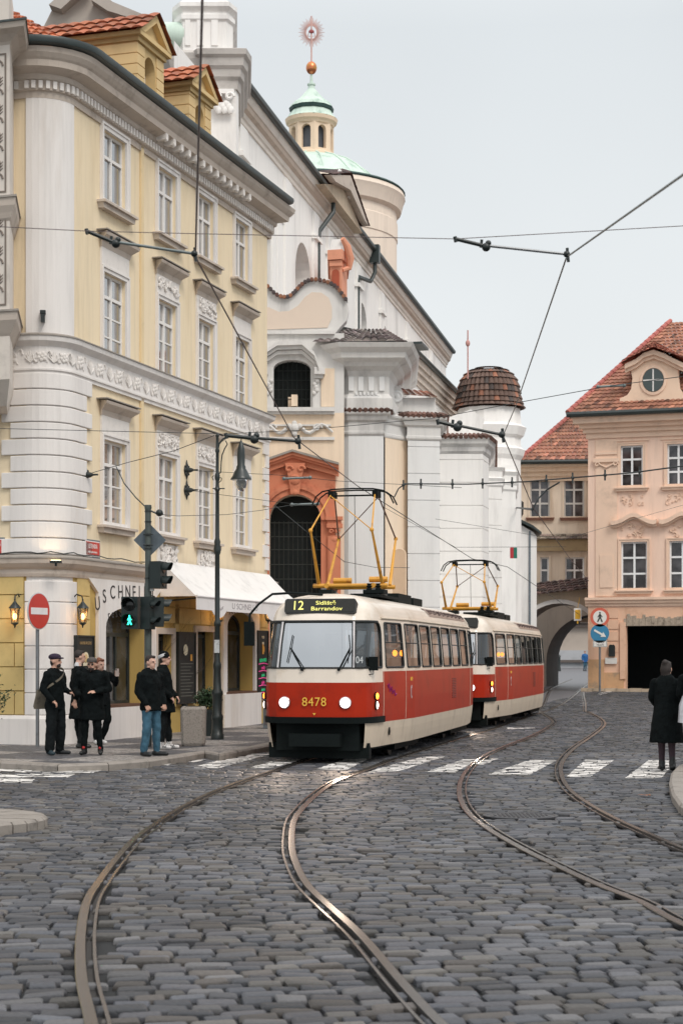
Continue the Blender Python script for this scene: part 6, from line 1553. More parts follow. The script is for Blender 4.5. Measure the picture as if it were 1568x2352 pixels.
def skin(s, z, out=0.0):
    """point on the tram shell; s along the plan from the nose centre, z height (above ZTOP -> roof cap parameter)"""
    x, y = plan_s(s)
    if z <= ZTOP:
        k = lerp_t(WZ, z); rk = lerp_t(RZ, z); f = max(0, 1-y/2.2); g = max(0, (y-12)/2)
        X_, Y_ = x*k, y+rk*f-rk*.6*g
        if out:
            e = .01; a = plan_s(s-e); b = plan_s(s+e); tx, ty = b[0]-a[0], b[1]-a[1]; l = math.hypot(tx, ty) or 1
            X_ += ty/l*out*(1); Y_ += -tx/l*out
        return Vector((X_, Y_, z))
    t = (z-ZTOP)*(len(CAP)-1)/1.0; i = min(int(t), len(CAP)-2); f_ = t-i; c = CAP[i][0]*(1-f_)+CAP[i+1][0]*f_; h = CAP[i][1]*(1-f_)+CAP[i+1][1]*f_
    p = skin(s, ZTOP); sy = min(max(p.y, 1.5), 12.6); q = Vector((p.x*c, sy+(p.y-sy)*c, h+out)); return q
S_SIDE = s_of_y(.95)
def make_tram(origin, head, label, number, group, front_text=True):
    d = Vector((math.sin(head), math.cos(head), 0)); T = Matrix(((math.cos(head), math.sin(head), 0, origin[0]), (-math.sin(head), math.cos(head), 0, origin[1]), (0, 0, 1, 0), (0, 0, 0, 1)))
    t = thing('tram', origin, label, 'tram', group)
    # window table
    side = [(1.15, 2.42)]+[(2.66+k*1.40, 2.66+k*1.40+1.18) for k in range(6)]
    zW0, zW1 = 1.67, 2.47
    sw = [(s_of_y(a), s_of_y(b)) for a, b in side]; sr = s_of_y(11.25), s_of_y(12.6); sw.append(sr)
    SC = .66; SQ0, SQ1 = s_of_x(.70), S_SIDE-.07
    sl = {0, STOT, S_SIDE, SC, SQ0, SQ1, .35, .95, 1.1, s_of_x(.86), s_of_x(.98)}
    for a, b in sw: sl |= {a, b}
    for y in [1.0, 3.2, 4.6, 6, 7.4, 8.8, 10.2, 12.9, 13.4, 13.75, 13.9]: sl.add(s_of_y(y))
    sl = sorted(sl); sl = [a for i, a in enumerate(sl) if i == 0 or a-sl[i-1] > 1e-3]; full = [-a for a in sl[:0:-1]]+sl
    zl = [.27, .42, .56, .70, .81, 1.1, 1.41, 1.60, zW0, 1.9, 2.2, zW1, 2.56, 2.62]
    B = MB(T); 
    def sub(a, b): # smooth curved patches
        return max(1, int(abs(b-a)/(.12 if abs(a) < 2.6 or abs(a) > 12 else .7)))
    for a, b in zip(full, full[1:]):
        m = abs((a+b)/2); front = m < S_SIDE; rear = m > s_of_y(13.3)
        for c, dd in zip(zl, zl[1:]):
            mz = (c+dd)/2
            if zW0 < mz < zW1:
                if front and (m < SC or SQ0 < m < SQ1): continue
                if any(p < m < q for p, q in sw): continue
                if m > s_of_x(.1)*0+STOT-.75: continue
            if mz < .70 and (front and m < (s_of_x(.80))): continue
            if mz < .56 and (3.0 < plan_s(m)[1] < 4.2) and False: continue
            B.mi = 2 if mz < .70 else (1 if (mz < 1.41 if front else mz < 1.60) else 0)
            n = sub(a, b); B.grid(lambda i, j: skin(a+(b-a)*i, c+(dd-c)*j), n, 1)
    B.mi = 0
    for a, b in zip(full, full[1:]):
        n = sub(a, b); B.grid(lambda i, j: skin(a+(b-a)*i, ZTOP+j), n, 14)
    body = B.build('body', [T_CRM, T_RED, T_SKR], t, smooth=True, sharp=40)
    # dark underframe, wheels
    mb = MB(T); pl = [(-.74, .25), (.74, .25), (.90, 1.2), (1.05, 6), (1.0, 12.4), (.7, 13.5), (-.7, 13.5), (-1.0, 12.4), (-1.05, 6), (-.90, 1.2)]
    mb.prism(pl, .22, .72); mb.box(-.45, .45, -.02, .4, .30, .52); mb.box(-.9, .9, .35, .55, .08, .35)
    mb.build('underframe', T_BLK, t)
    for yc in (3.0, 10.0):
        for yy in (yc-.0, yc+1.9):
            for sx_ in (-1, 1):
                mb = MB(T @ Matrix.Translation((sx_*.74, yy, .35)) @ Matrix.Rotation(R(90), 4, 'Y')); mb.lathe([(.34, -.05), (.35, -.04), (.35, .05), (.2, .06), (.1, .09)], 24); mb.build('wheel', mat('wheel_steel', (.06, .055, .05), .5, .2, 5, metal=.6), t, smooth=True, sharp=30)
    mb = MB(T); mb.box(-.95, .95, 2.6, 5.3, .12, .5); mb.box(-1.0, 1.0, 9.6, 12.3, .12, .5); mb.build('bogie', T_BLK, t)
    # bumper strip
    mb = MB(T); sb = S_SIDE+.06
    for a in range(40):
        s0, s1 = -sb+2*sb*a/40, -sb+2*sb*(a+1)/40
        P = [skin(s0, .70, .035), skin(s1, .70, .035), skin(s1, .81, .035), skin(s0, .81, .035), skin(s0, .70, -.01), skin(s1, .70, -.01), skin(s1, .81, -.01), skin(s0, .81, -.01)]
        mb.add(P, [(0, 1, 2, 3), (0, 4, 5, 1), (3, 2, 6, 7), (0, 3, 7, 4), (1, 5, 6, 2)])
    mb.build('bumper', T_BLK, t)
    # windows: fillet ring + rubber gasket + pane
    def rrect(s0, s1, z0, z1, rs, k=5, corners=(1, 1, 1, 1)):
        pts = []; cs = [(s1, z0, -90, -1, 1), (s1, z1, 0, -1, -1), (s0, z1, 90, 1, -1), (s0, z0, 180, 1, 1)]
        for (cs_, cz, a0, dx, dz_), on in zip(cs, corners):
            r_ = rs if on else .012
            for i in range(k+1):
                a = R(a0+90*i/k); pts.append((cs_+dx*r_+r_*math.cos(a), cz+dz_*r_+r_*math.sin(a)))
        return pts
    def pane_window(s0, s1, z0, z1, rs, glass, name, bar=0, corners=(1, 1, 1, 1), gas=.018, inset_=.0, fill=T_CRM):
        sg = 1 if s1+s0 > 0 else -1
        pts = rrect(s0, s1, z0, z1, rs, corners=corners)
        # densify in s
        P = []
        for a, b in zip(pts, pts[1:]+pts[:1]):
            n = max(1, int(abs(b[0]-a[0])/.10)); P += [(a[0]+(b[0]-a[0])*i/n, a[1]+(b[1]-a[1])*i/n) for i in range(n)]
        mb = MB(T); mb.tube([skin(a, b, .004) for a, b in P], gas, 6, closed=True)
        if bar:
            zb_ = z0+(z1-z0)*bar; mb.tube([skin(s0+(s1-s0)*i/6, zb_, .004) for i in range(7)], .010, 6)
        fr = mb.build(name, T_RUB, t, smooth=True)
        # fillets
        mb = MB(T)
        for ci, (cs_, cz) in enumerate(((s1, z0), (s1, z1), (s0, z1), (s0, z0))):
            if not corners[ci] or rs < .03: continue
            arc = pts[ci*6:ci*6+6]
            mb.add([skin(cs_, cz, .002)]+[skin(a, b, .002) for a, b in arc], [(0, i+1, i+2) for i in range(5)])
        if mb.v: mb.build('corner_fillet', fill, fr)
        mb = MB(T); n = max(2, int(abs(s1-s0)/.1)); e = .004
        mb.grid(lambda i, j: skin(s0+e+(s1-s0-2*e)*i, z0+e+(z1-z0-2*e)*j, -.012), n, 4); mb.build('pane', glass, fr, smooth=True)
        return fr
    pane_window(-SC, SC, zW0, zW1, .02, T_WS, 'windscreen', gas=.012)
    for sg in (-1, 1):
        a, b = sorted((sg*SQ0, sg*SQ1)); pane_window(a, b, zW0, zW1, .22, T_QG, 'quarter_window', corners=(0, 1, 0, 0) if sg > 0 else (0, 0, 1, 0), gas=.018)
        mb = MB(T); P = [skin(sg*(SC+SQ0)/2+0*sg, zW0+(zW1-zW0)*i/6, .012) for i in range(7)]; mb.tube(P, .02, 6); mb.build('windscreen_post', mat('aluminium', (.55, .52, .52), .3, .05, 3, metal=.9), t, smooth=True)
        for p, q in sw:
            a, b = sorted((sg*p, sg*q)); pane_window(a+.01, b-.01, zW0, zW1, .06, T_GL, 'side_window', bar=.56)
    # black brow over windscreen
    mb = MB(T)
    for z_, r_ in ((zW1+.012, .022), (zW0-.008, .012)): mb.tube([skin(-SQ1+.2*(z_ > 2)+(2*SQ1-.4*(z_ > 2))*i/24, z_, .004) for i in range(25)], r_, 6)
    mb.build('windscreen_gasket', T_RUB, t, smooth=True)
    # interior: floor, ceiling, seats, rails, driver desk
    mb = MB(T); mb.prism([(-.8, .4), (.8, .4), (1.05, 3), (1.1, 11), (.8, 13.5), (-.8, 13.5), (-1.1, 11), (-1.05, 3)], .86, .92); mb.prism([(-.7, .9), (.7, .9), (.95, 3), (1.0, 11), (.8, 13.2), (-.8, 13.2), (-1.0, 11), (-.95, 3)], 2.52, 2.58); mb.box(-.9, .15, 1.9, 1.95, .92, 2.5); mb.build('interior', T_INT, t)
    mb = MB(T)
    for k in range(8):
        y = 3.0+k*1.15
        for x in (-.75, .75):
            mb.mark(); mb.box(x-.21, x+.21, y, y+.42, 1.28, 1.36); mb.plate([(x-.21, 1.36), (x+.21, 1.36), (x+.19, 1.84), (x-.19, 1.84)], y+.42, y+.47)
    mb.build_pieces('seat', mat('seat_red_brown', (.12, .03, .02), .6, .1, 3), t)
    mb = MB(T); mb.box(-.85, .85, .42, .95, 1.15, 1.60); mb.box(-.6, .6, .55, .9, 1.60, 1.70); mb.build('driver_desk', mat('desk_grey', (.22, .25, .26), .6, .1, 3), t)
    mb = MB(T); mb.box(-.24, .24, 1.45, 1.55, 1.3, 2.05); mb.box(-.12, .12, 1.42, 1.52, 2.05, 2.28); mb.build('driver_seat', T_BLK, t)
    mb = MB(T)
    for k in range(5):
        for x in (-.5, .5): mb.mark(); mb.tube([(x, 3.4+k*2.0, .92), (x, 3.4+k*2.0, 2.52)], .016, 6)
    mb.build_pieces('grab_pole', T_YEL, t)
    # headlights
    def disc(sx_, z_, r_, ex, name, m_, ring=True, sz=1.0):
        p = skin(sx_, z_, .0); q = skin(sx_+.02, z_); r2 = skin(sx_-.02, z_); tx = (q-r2).normalized(); n = tx.cross(Vector((0, 0, 1))).normalized()
        up_ = n.cross(tx).normalized(); M = T @ Matrix(((tx.x, up_.x, n.x, p.x), (tx.y, up_.y, n.y, p.y), (tx.z, up_.z, n.z, p.z), (0, 0, 0, 1)))
        M = M @ Matrix.Diagonal((1, sz, 1, 1))
        mb = MB(M); mb.lathe([(r_*1.22, 0), (r_*1.22, .02), (r_*1.05, .035), (r_, .03)], 24); lamp = mb.build(name, HLR if ring else T_BLK, t, smooth=True, sharp=30)
        mb = MB(M); mb.lathe([(r_, .026), (r_*.9, .04), (r_*.5, .052), (.001, .056)], 24); mb.build('lens', m_, lamp, smooth=True)
        return M
    for sg in (-1, 1):
        M = disc(sg*.54, 1.06, .088, 0, 'headlight', HLW)
        ld = bpy.data.lights.new('headlight_beam', 'SPOT'); ld.energy = 110; ld.spot_size = R(70); ld.spot_blend = .8; ld.shadow_soft_size = .09; ld.color = (1, .78, .60)
        lo = bpy.data.objects.new('headlight_beam', ld); COL.objects.link(lo); p = M @ Vector((0, 0, .12)); lo.location = p
        dr = (M.to_3x3() @ Vector((0, 0, 1))); dr.z -= .10; lo.rotation_euler = dr.to_track_quat('-Z', 'Y').to_euler()
        disc(sg*s_of_y(.50), 1.17, .058, 0, 'indicator', HLO, False); disc(sg*s_of_y(.50), 1.01, .036, 0, 'side_lamp', HLS, False, 1.9)
    # fleet number
    if number:
        for i, chh in enumerate(number):
            mb = MB(T @ Matrix.Translation((-.168+i*.112, -.0, 0))); text_into(mb, chh, .215, txt_at(0, -.022, 1.07), .004, sx=.95); mb.build('fleet_number', T_NUM, t)
        mb = MB(T); mb.add([(-.03, -.012, .88), (.03, -.012, .88), (0, -.012, .84)], [(0, 2, 1)]); mb.build('yellow_arrow', T_NUM, t)
        mb = MB(T); text_into(mb, '04', .17, txt_at(.79, .03, 1.80, .0), .003, sx=.8); mb.build('route_card', mat('card_white', (.6, .62, .62), .6), t)
    # destination box on the brow
    M = T @ Matrix.Translation((0.02, .66, 2.665)) @ Matrix.Rotation(R(-17), 4, 'X')
    mb = MB(M); w_ = .62
    def rr2(w, h, r_): 
        P = []
        for cx_, cz_, a0 in ((w-r_, -h+r_, -90), (w-r_, h-r_, 0), (-w+r_, h-r_, 90), (-w+r_, -h+r_, 180)):
            for i in range(5): a = R(a0+22.5*i); P.append((cx_+r_*math.cos(a), cz_+r_*math.sin(a)))
        return P
    mb.plate(rr2(w_+.02, .135, .05), -.30, .25); bx = mb.build('destination_box', T_RUB, t)
    mb = MB(M); mb.plate(rr2(w_-.01, .112, .035), -.306, -.301); mb.build('sign_face', SGN, bx)
    mb = MB(M)
    text_into(mb, '12', .235, txt_at(-.40, -.309, 0), .002, sx=.95)
    if front_text: text_into(mb, 'Sídliště', .10, txt_at(.10, -.309, .050), .002, sx=1.25); text_into(mb, 'Barrandov', .10, txt_at(.12, -.309, -.055), .002, sx=1.35)
    mb.build('sign_text', SGY, bx)
    # panel seams, vents and emblem on the visible side
    mb = MB(T)
    for sg in (-1, 1):
        for y in (1.0, 2.54, 11.2): s = s_of_y(y)*sg; mb.tube([skin(s, z, .001) for z in (.72, 1.0, 1.3, 1.6)], .005, 4)
        mb.tube([skin(sg*(S_SIDE+(s_of_y(12.8)-S_SIDE)*i/30), 2.55, .012) for i in range(31)], .020, 6)
    mb.build('seams_and_rain_gutter', T_SKR, t, smooth=True)
    mb = MB(T); 
    for sg in (-1, 1):
        for k in range(12):
            for q in (0, 1):
                s = sg*s_of_y(8.1+q*.32); z = .98+k*.037; mb.tube([skin(s, z, .004), skin(s+sg*.26, z, .004)], .009, 4)
    mb.build('vent_grille', mat('vent_dark_red', (.14, .012, .008), .5), t)
    for sg in (-1, 1):
        s = sg*s_of_y(2.95); p = skin(s, 1.20, .004); mb = MB(T @ Matrix.Translation(p) @ Matrix.Rotation(sg*R(90), 4, 'Y') @ Matrix.Diagonal((1.5, 1, 1, 1))); mb.lathe([(.085, 0), (.085, .004)], 18); e_ = mb.build('emblem', mat('emblem_silver', (.6, .58, .58), .4, .05, 3, metal=.3), t)
        mb = MB(T @ Matrix.Translation(skin(s, 1.20, .009)) @ Matrix.Rotation(sg*R(90), 4, 'Y') @ Matrix.Diagonal((1.5, 1, 1, 1))); mb.lathe([(.05, 0), (.05, .003)], 14); mb.build('emblem_shield', mat('emblem_red', (.35, .03, .03), .4), e_)
    if number:
        s = s_of_y(2.95); MM = T @ Matrix.Translation(skin(s, 1.44, .006)) @ Matrix.Rotation(R(90)-.05, 4, 'Z'); mb = MB(MM); text_into(mb, number, .10, txt_at(0, 0, 0), .002); mb.build('fleet_number', T_NUM, t)
    else:
        s = s_of_y(2.95); MM = T @ Matrix.Translation(skin(s, 1.44, .006)) @ Matrix.Rotation(R(90)-.05, 4, 'Z'); mb = MB(MM); text_into(mb, '8479', .10, txt_at(0, 0, 0), .002); mb.build('fleet_number', T_NUM, t)
    if number:   # graffiti smear behind the cab
        mb = MB(T)
        for k in range(7):
            s = s_of_y(1.25)+k*.09; mb.tube([skin(s, 1.36-.03*k+.05*(k % 2), .003), skin(s+.07, 1.30-.02*k-.05*(k % 2), .003)], .016, 4)
        mb.build('graffiti', mat('magenta_paint', (.28, .01, .12), .5), t)
    for yv in (1.45,):
        p = skin(s_of_y(yv), .52, .004); mb = MB(T @ Matrix.Translation(p) @ Matrix.Rotation(R(90), 4, 'Y')); mb.lathe([(.075, 0), (.075, .006)], 16); mb.build('jack_hole', T_BLK, t)
    # glowing balls inside stand for orange lamp reflections in the window
    mb = MB(T); mb.ball((.80, 3.5, 1.93), .05, (1, 1, 1.2)); mb.ball((.80, 4.3, 1.93), .05, (1, 1, 1.2)); mb.build('amber_reflection', HLO, t, smooth=True)
    # roof advert strip, resistor boxes
    for sg in (-1, 1):
        mb = MB(T); mb.grid(lambda i, j: skin(sg*(s_of_y(5.8)+(s_of_y(11.6)-s_of_y(5.8))*i), ZTOP+.09+.30*j, .012), 24, 4); ad = mb.build('roof_banner', mat('roof_banner', (.27, .19, .15), .5, .25, 3), t, smooth=True)
        mb = MB(T); rr = random.Random(5)
        for k in range(26):
            s = sg*(s_of_y(6.0)+k*.21); h = rr.uniform(.06, .16); mb.tube([skin(s, ZTOP+.17+.02*(k % 3), .02), skin(s+sg*.10, ZTOP+.17+h, .02), skin(s+sg*.04, ZTOP+.30, .02)], .014, 4)
        mb.build('banner_lettering', mat('banner_ink', (.10, .07, .065), .6), ad)
    mb = MB(T); mb.box(-.70, .70, 2.5, 4.7, 2.98, 3.03); mb.box(-.5, .5, 5.6, 7.2, 2.98, 3.16); mb.box(-.45, .45, 7.8, 9.0, 2.98, 3.14); mb.box(-.35, -.1, 1.9, 2.2, 2.95, 3.1); mb.box(.35, .75, 2.6, 3.0, 3.05, 3.12)
    for x in (.45, .62): mb.lathe([(.05, 3.1), (.06, 3.14), (.035, 3.16), (.06, 3.19), (.035, 3.21), (.05, 3.24)], 10, (x, 2.7, 0))
    mb.build('roof_equipment', T_BLK, t)
    # mirror
    mb = MB(T); mb.tube([(-.05, .9, 2.97), (-.55, .55, 2.99), (-.80, .2, 2.96), (-.98, -.05, 2.78), (-1.12, -.12, 2.6), (-1.13, -.12, 2.45)], .022, 8); mb.box(-1.22, -1.05, -.16, -.08, 2.05, 2.47)
    mb.build('mirror', GRY if False else T_BLK, t, smooth=True, sharp=30)
    mb = MB(T); mb.box(.90, 1.06, .30, .36, 1.62, 1.86); mb.tube([(.98, .33, 1.62), (.98, .33, 1.56), (.86, .28, 1.54)], .008, 5); mb.build('mirror', T_BLK, t)
    # wipers
    for sx_, tip in ((-.22, (-.47, 2.02)), (.43, (.62, 2.02))):
        wm = MB(T); b0 = skin(sx_, 1.64, .03); tp = skin(tip[0], tip[1], .03)
        wm.tube([b0, b0.lerp(tp, .5)+Vector((0, -.02, 0)), tp], .010, 5); b1 = b0+Vector((.05, 0, 0)); wm.tube([b1, tp+Vector((.03, 0, -.04))], .007, 5)
        a = skin(tip[0]-.02*(1 if sx_ > 0 else -1), tip[1]+.22, .02); b = skin(tip[0]-.04, tip[1]-.26, .02); wm.tube([a, tp, b], .009, 5); wm.ball(b0, .03)
        wm.build('wiper', T_BLK, t, smooth=True)
    # pantograph
    H = pan_h = None
    return t, T
def pantograph(t, T, yc, z0, zk, zh, spread, w=.60):
    """diamond collector; lower arms in heavy tube, thin upper arms"""
    mb = MB(T)
    for y in (-.42, .42): mb.tube([(-w-.12, yc+y, z0), (w+.12, yc+y, z0)], .042, 8)
    for x in (-w+.15, w-.15): mb.tube([(x, yc-.5, z0), (x, yc+.5, z0)], .05, 8)
    mb.tube([(-.35, yc-.30, z0+.10), (.0, yc-.30, z0+.10)], .055, 8); mb.tube([(w-.25, yc-.30, z0+.12), (w+.1, yc-.30, z0+.12)], .055, 8)
    fr = mb.build('pantograph_frame', T_YEL, t, smooth=True)
    mb = MB(T)
    for x in (-w+.1, w-.1):
        for y in (-.5, .5): mb.lathe([(.06, z0-.22), (.08, z0-.18), (.045, z0-.15), (.08, z0-.12), (.045, z0-.09), (.06, z0-.05)], 10, (x, yc+y, 0))
    mb.build('insulators', mat('insulator_grey', (.30, .29, .28), .4), fr)
    hw = w*.97
    for sy in (-1, 1):
        mb = MB(T); m_ = T_YEL
        for sx_ in (-1, 1): mb.tube([(sx_*(w+.02), yc+sy*.40, z0+.03), (sx_*hw, yc+sy*spread, zk)], [.036, .021], 8); mb.ball((sx_*hw, yc+sy*spread, zk), .042)
        mb.build('lower_arm', m_, fr, smooth=True)
        mb = MB(T)
        for sx_ in (-1, 1): mb.tube([(sx_*hw, yc+sy*spread, zk), (sx_*(w*.72), yc+sy*.18, zh-.12)], [.017, .014], 7)
        s1 = -sy; mb.tube([(s1*hw, yc+sy*spread, zk), (-s1*w*.72, yc+sy*.18, zh-.14)], .010, 6)
        mb.build('upper_arm', T_YEL if sy < 0 else T_BRN, fr, smooth=True)
    mb = MB(T)
    for y in (-.18, .18):
        mb.tube([(-.80, yc+y, zh-.30), (-.72, yc+y, zh-.14), (-.60, yc+y, zh-.05), (-.40, yc+y, zh-.01), (0, yc+y, zh), (.40, yc+y, zh-.01), (.60, yc+y, zh-.05), (.72, yc+y, zh-.14), (.80, yc+y, zh-.30)], .015, 7)
    mb.tube([(-.45, yc, zh-.12), (.45, yc, zh-.12)], .018, 6)
    for x in (-w*.72, w*.72): mb.box(x-.05, x+.05, yc-.20, yc+.20, zh-.16, zh-.04)
    mb.tube([(0, yc, zh-.12), (.02, yc, z0)], .006, 4)
    mb.build('collector_head', T_BLK, fr, smooth=True, sharp=40)
TR1 = (-.47, 30.2, 0.004); HD1 = math.atan(.208)
t1, M1 = make_tram(TR1, HD1, 'red and cream tram in front with headlights on and number 8478', '8478', 'red and cream trams')
pantograph(t1, M1, 3.55, 3.22, 4.22, 5.10, 1.28)
TR2 = (2.80, 44.9, 0.004); HD2 = math.atan(.222)
t2, M2 = make_tram(TR2, HD2, 'second red and cream tram running close behind the first one', None, 'red and cream trams', False)
pantograph(t2, M2, 3.6, 3.20, 3.88, 4.55, 1.4)
# ================================================================== STREET FURNITURE
# lamp post
IRON = mat('painted_iron', (.014, .022, .022), .38, .2, 8, spec=.6)
Yl = 6920/(1698-1510); lx = fx(499, Yl)
def lz(y): return EYE+(HY-y)*Yl/FP
lp = thing('street_lamp', (lx, Yl, KZ), 'tall dark iron lamp post with scrolled bracket and hanging bell shaped lamp', 'street lamp')
mb = MB(Matrix.Translation((lx, Yl, 0)))
mb.lathe([(.14, KZ), (.14, KZ+.10), (.125, KZ+.12), (.11, lz(1655)), (.125, lz(1652)), (.125, lz(1645)), (.10, lz(1640)), (.105, lz(1600)), (.12, lz(1595)), (.12, lz(1590)), (.085, lz(1582)), (.075, lz(1540)), (.085, lz(1532)), (.085, lz(1526)), (.062, lz(1518)), (.058, lz(1440)), (.075, lz(1436)), (.075, lz(1430)), (.055, lz(1424)), (.05, lz(1275)), (.07, lz(1270)), (.08, lz(1262)), (.06, lz(1250)), (.07, lz(1245)), (.045, lz(1236)), (.04, lz(1128)), (.06, lz(1124)), (.04, lz(1118)), (.038, lz(1105)), (.055, lz(1098)), (.055, lz(1092)), (.036, lz(1085)), (.034, lz(1040)), (.05, lz(1036)), (.034, lz(1030)), (.03, lz(1004)), (.045, lz(1000)), (.02, lz(996))], 14)
mb.build('pole', IRON, lp, smooth=True, sharp=40)
mb = MB(); P = lambda x, y: (fx(x, Yl), Yl, lz(y))
mb.tube([P(499, 1036), P(503, 1020), P(512, 1008), P(528, 1001), P(545, 1001), P(556, 1003)], .020, 7)
mb.tube([P(499, 1090), P(507, 1085), P(508, 1060), P(510, 1045), P(516, 1030), P(522, 1020), P(518, 1012)], .014, 6)
mb.tube([P(488, 1122), P(516, 1122)], .014, 6); mb.tube([P(503, 1108), P(508, 1104), P(509, 1098), P(505, 1097)], .01, 5); mb.tube([P(490, 1103), P(487, 1096), P(491, 1092)], .01, 5)
mb.tube([P(556, 1003), P(553, 1012), P(553, 1020)], .012, 6); mb.build('bracket', IRON, lp, smooth=True)
mb = MB(Matrix.Translation((fx(553.5, Yl), Yl, 0))); mb.lathe([(.02, lz(1012)), (.05, lz(1022)), (.075, lz(1030)), (.085, lz(1045)), (.08, lz(1068)), (.10, lz(1072)), (.10, lz(1076)), (.14, lz(1083)), (.185, lz(1094)), (.22, lz(1099)), (.22, lz(1102)), (.14, lz(1102))], 20); mb.build('lamp_housing', IRON, lp, smooth=True, sharp=40)
mb = MB(Matrix.Translation((fx(553.5, Yl), Yl, 0))); mb.lathe([(.135, lz(1102)), (.13, lz(1112)), (.10, lz(1122)), (.05, lz(1128)), (.02, lz(1129))], 16); mb.build('glass_globe', glassy('globe_glass', (.25, .26, .25), .12, .5, .1, 1.45), lp, smooth=True)
mb = MB(Matrix.Translation((lx, Yl, 0))); mb.box(-.06, .05, -.075, -.055, lz(1500), lz(1470)); mb.build('sticker', mat('sticker_white', (.45, .47, .48), .6, .3, 20), lp)
# concrete litter bin
Yb = 33.9; bx0, bx1 = fx(413, Yb), fx(471, Yb); zb1 = EYE-(1624-HY)*Yb/FP
CON = mat('concrete_aggregate', (.30, .27, .24), .9, .25, 30, bump=.7, bscale=90)
lb = thing('litter_bin', ((bx0+bx1)/2, Yb+.25, KZ), 'square grey concrete litter bin on the pavement left of the lamp post', 'bin')
mb = MB(Matrix.Translation((0, Yb, 0)) @ Matrix.Identity(4)); w2 = (bx1-bx0)/2; cxb = (bx0+bx1)/2
def chamf(w_, c_, x, y0): return [(x-w_+c_, y0), (x+w_-c_, y0), (x+w_, y0+c_), (x+w_, y0+2*w_-c_), (x+w_-c_, y0+2*w_), (x-w_+c_, y0+2*w_), (x-w_, y0+2*w_-c_), (x-w_, y0+c_)]
mb.prism(chamf(w2-.04, .05, cxb, .04), KZ, KZ+.05, chamf(w2-.02, .05, cxb, .02)); mb.prism(chamf(w2-.02, .05, cxb, .02), KZ+.05, zb1-.05, chamf(w2-.005, .05, cxb, .005)); mb.prism(chamf(w2-.005, .05, cxb, .005), zb1-.05, zb1, chamf(w2-.03, .05, cxb, .03)); mb.build('body', CON, lb)
mb = MB(Matrix.Translation((0, Yb, 0))); mb.prism(chamf(w2-.10, .04, cxb, .10), zb1-.02, zb1+.006); mb.build('liner', BLK, lb)
mb = MB(Matrix.Translation((0, Yb, 0))); mb.box(cxb-w2*.8, cxb+w2*.8, .06, .4, KZ-.002, KZ+.03); mb.build('foot', BLK, lb)
# round no-entry sign
Yn = 33.8; nx = fx(86, Yn); nzc = EYE+(HY-1404)*Yn/FP
ns = thing('no_entry_sign', (nx, Yn, KZ), 'round red no entry sign with white bar on a grey pole', 'road sign')
mb = MB(); mb.tube([(nx, Yn, KZ), (nx, Yn, nzc+.2)], .036, 12); mb.build('pole', GALV, ns, smooth=True)
Ms = Matrix.Translation((nx+.03, Yn-.06, nzc)) @ Matrix.Rotation(R(64), 4, 'Z') @ Matrix.Rotation(R(90), 4, 'X')
mb = MB(Ms); mb.lathe([(.355, -.01), (.36, .0), (.36, .012), (.35, .014)], 40); dsc = mb.build('disc', mat('sign_rim', (.55, .56, .58), .4, .05, 3, metal=.3), ns, smooth=True, sharp=30)
mb = MB(Ms); mb.lathe([(.34, .014), (.34, .018)], 40); mb.build('red_face', mat('sign_red', (.50, .035, .025), .35, .05, 3), dsc)
mb = MB(Ms @ Matrix.Translation((0, 0, .019))); mb.box(-.27, .27, -.065, .065, 0, .004); mb.build('white_bar', mat('sign_white', (.72, .70, .70), .4, .04, 3), dsc)
# traffic light mast
Yt = 33.6; tx = fx(340, Yt)
def tz(y): return EYE+(HY-y)*Yt/FP
def tX(x): return fx(x, Yt)
tl = thing('traffic_light', (tx, Yt, KZ), 'traffic light mast with lit green walking man signal and grey diamond plate', 'traffic light')
mb = MB(); mb.tube([(tx, Yt, KZ), (tx, Yt, tz(1340))], .07, 12); mb.tube([(tx, Yt, tz(1340)), (tx, Yt, tz(1165))], .058, 12); mb.lathe([(.065, tz(1170)), (.07, tz(1166)), (.065, tz(1160))], 12, (tx, Yt, 0)); mb.build('mast', mat('mast_grey_green', (.06, .075, .07), .6, .25, 6), tl, smooth=True, sharp=40)
mb = MB()
for y in (1176, 1200, 1228, 1262, 1330, 1352): mb.tube([(tx, Yt, tz(y)), (tx, Yt, tz(y-3))], .068, 12)
mb.tube([(tx, Yt, tz(1171)), (tX(352), Yt, tz(1176)), (tX(362), Yt, tz(1180)), (tX(375), Yt, tz(1181))], .02, 6); mb.ball((tX(366), Yt, tz(1178)), .07); mb.tube([(tX(330), Yt-.07, tz(1228)), (tX(352), Yt-.07, tz(1228))], .014, 5); mb.tube([(tX(330), Yt-.07, tz(1252)), (tX(352), Yt-.07, tz(1252))], .014, 5); mb.build('clamps', BLK, tl)
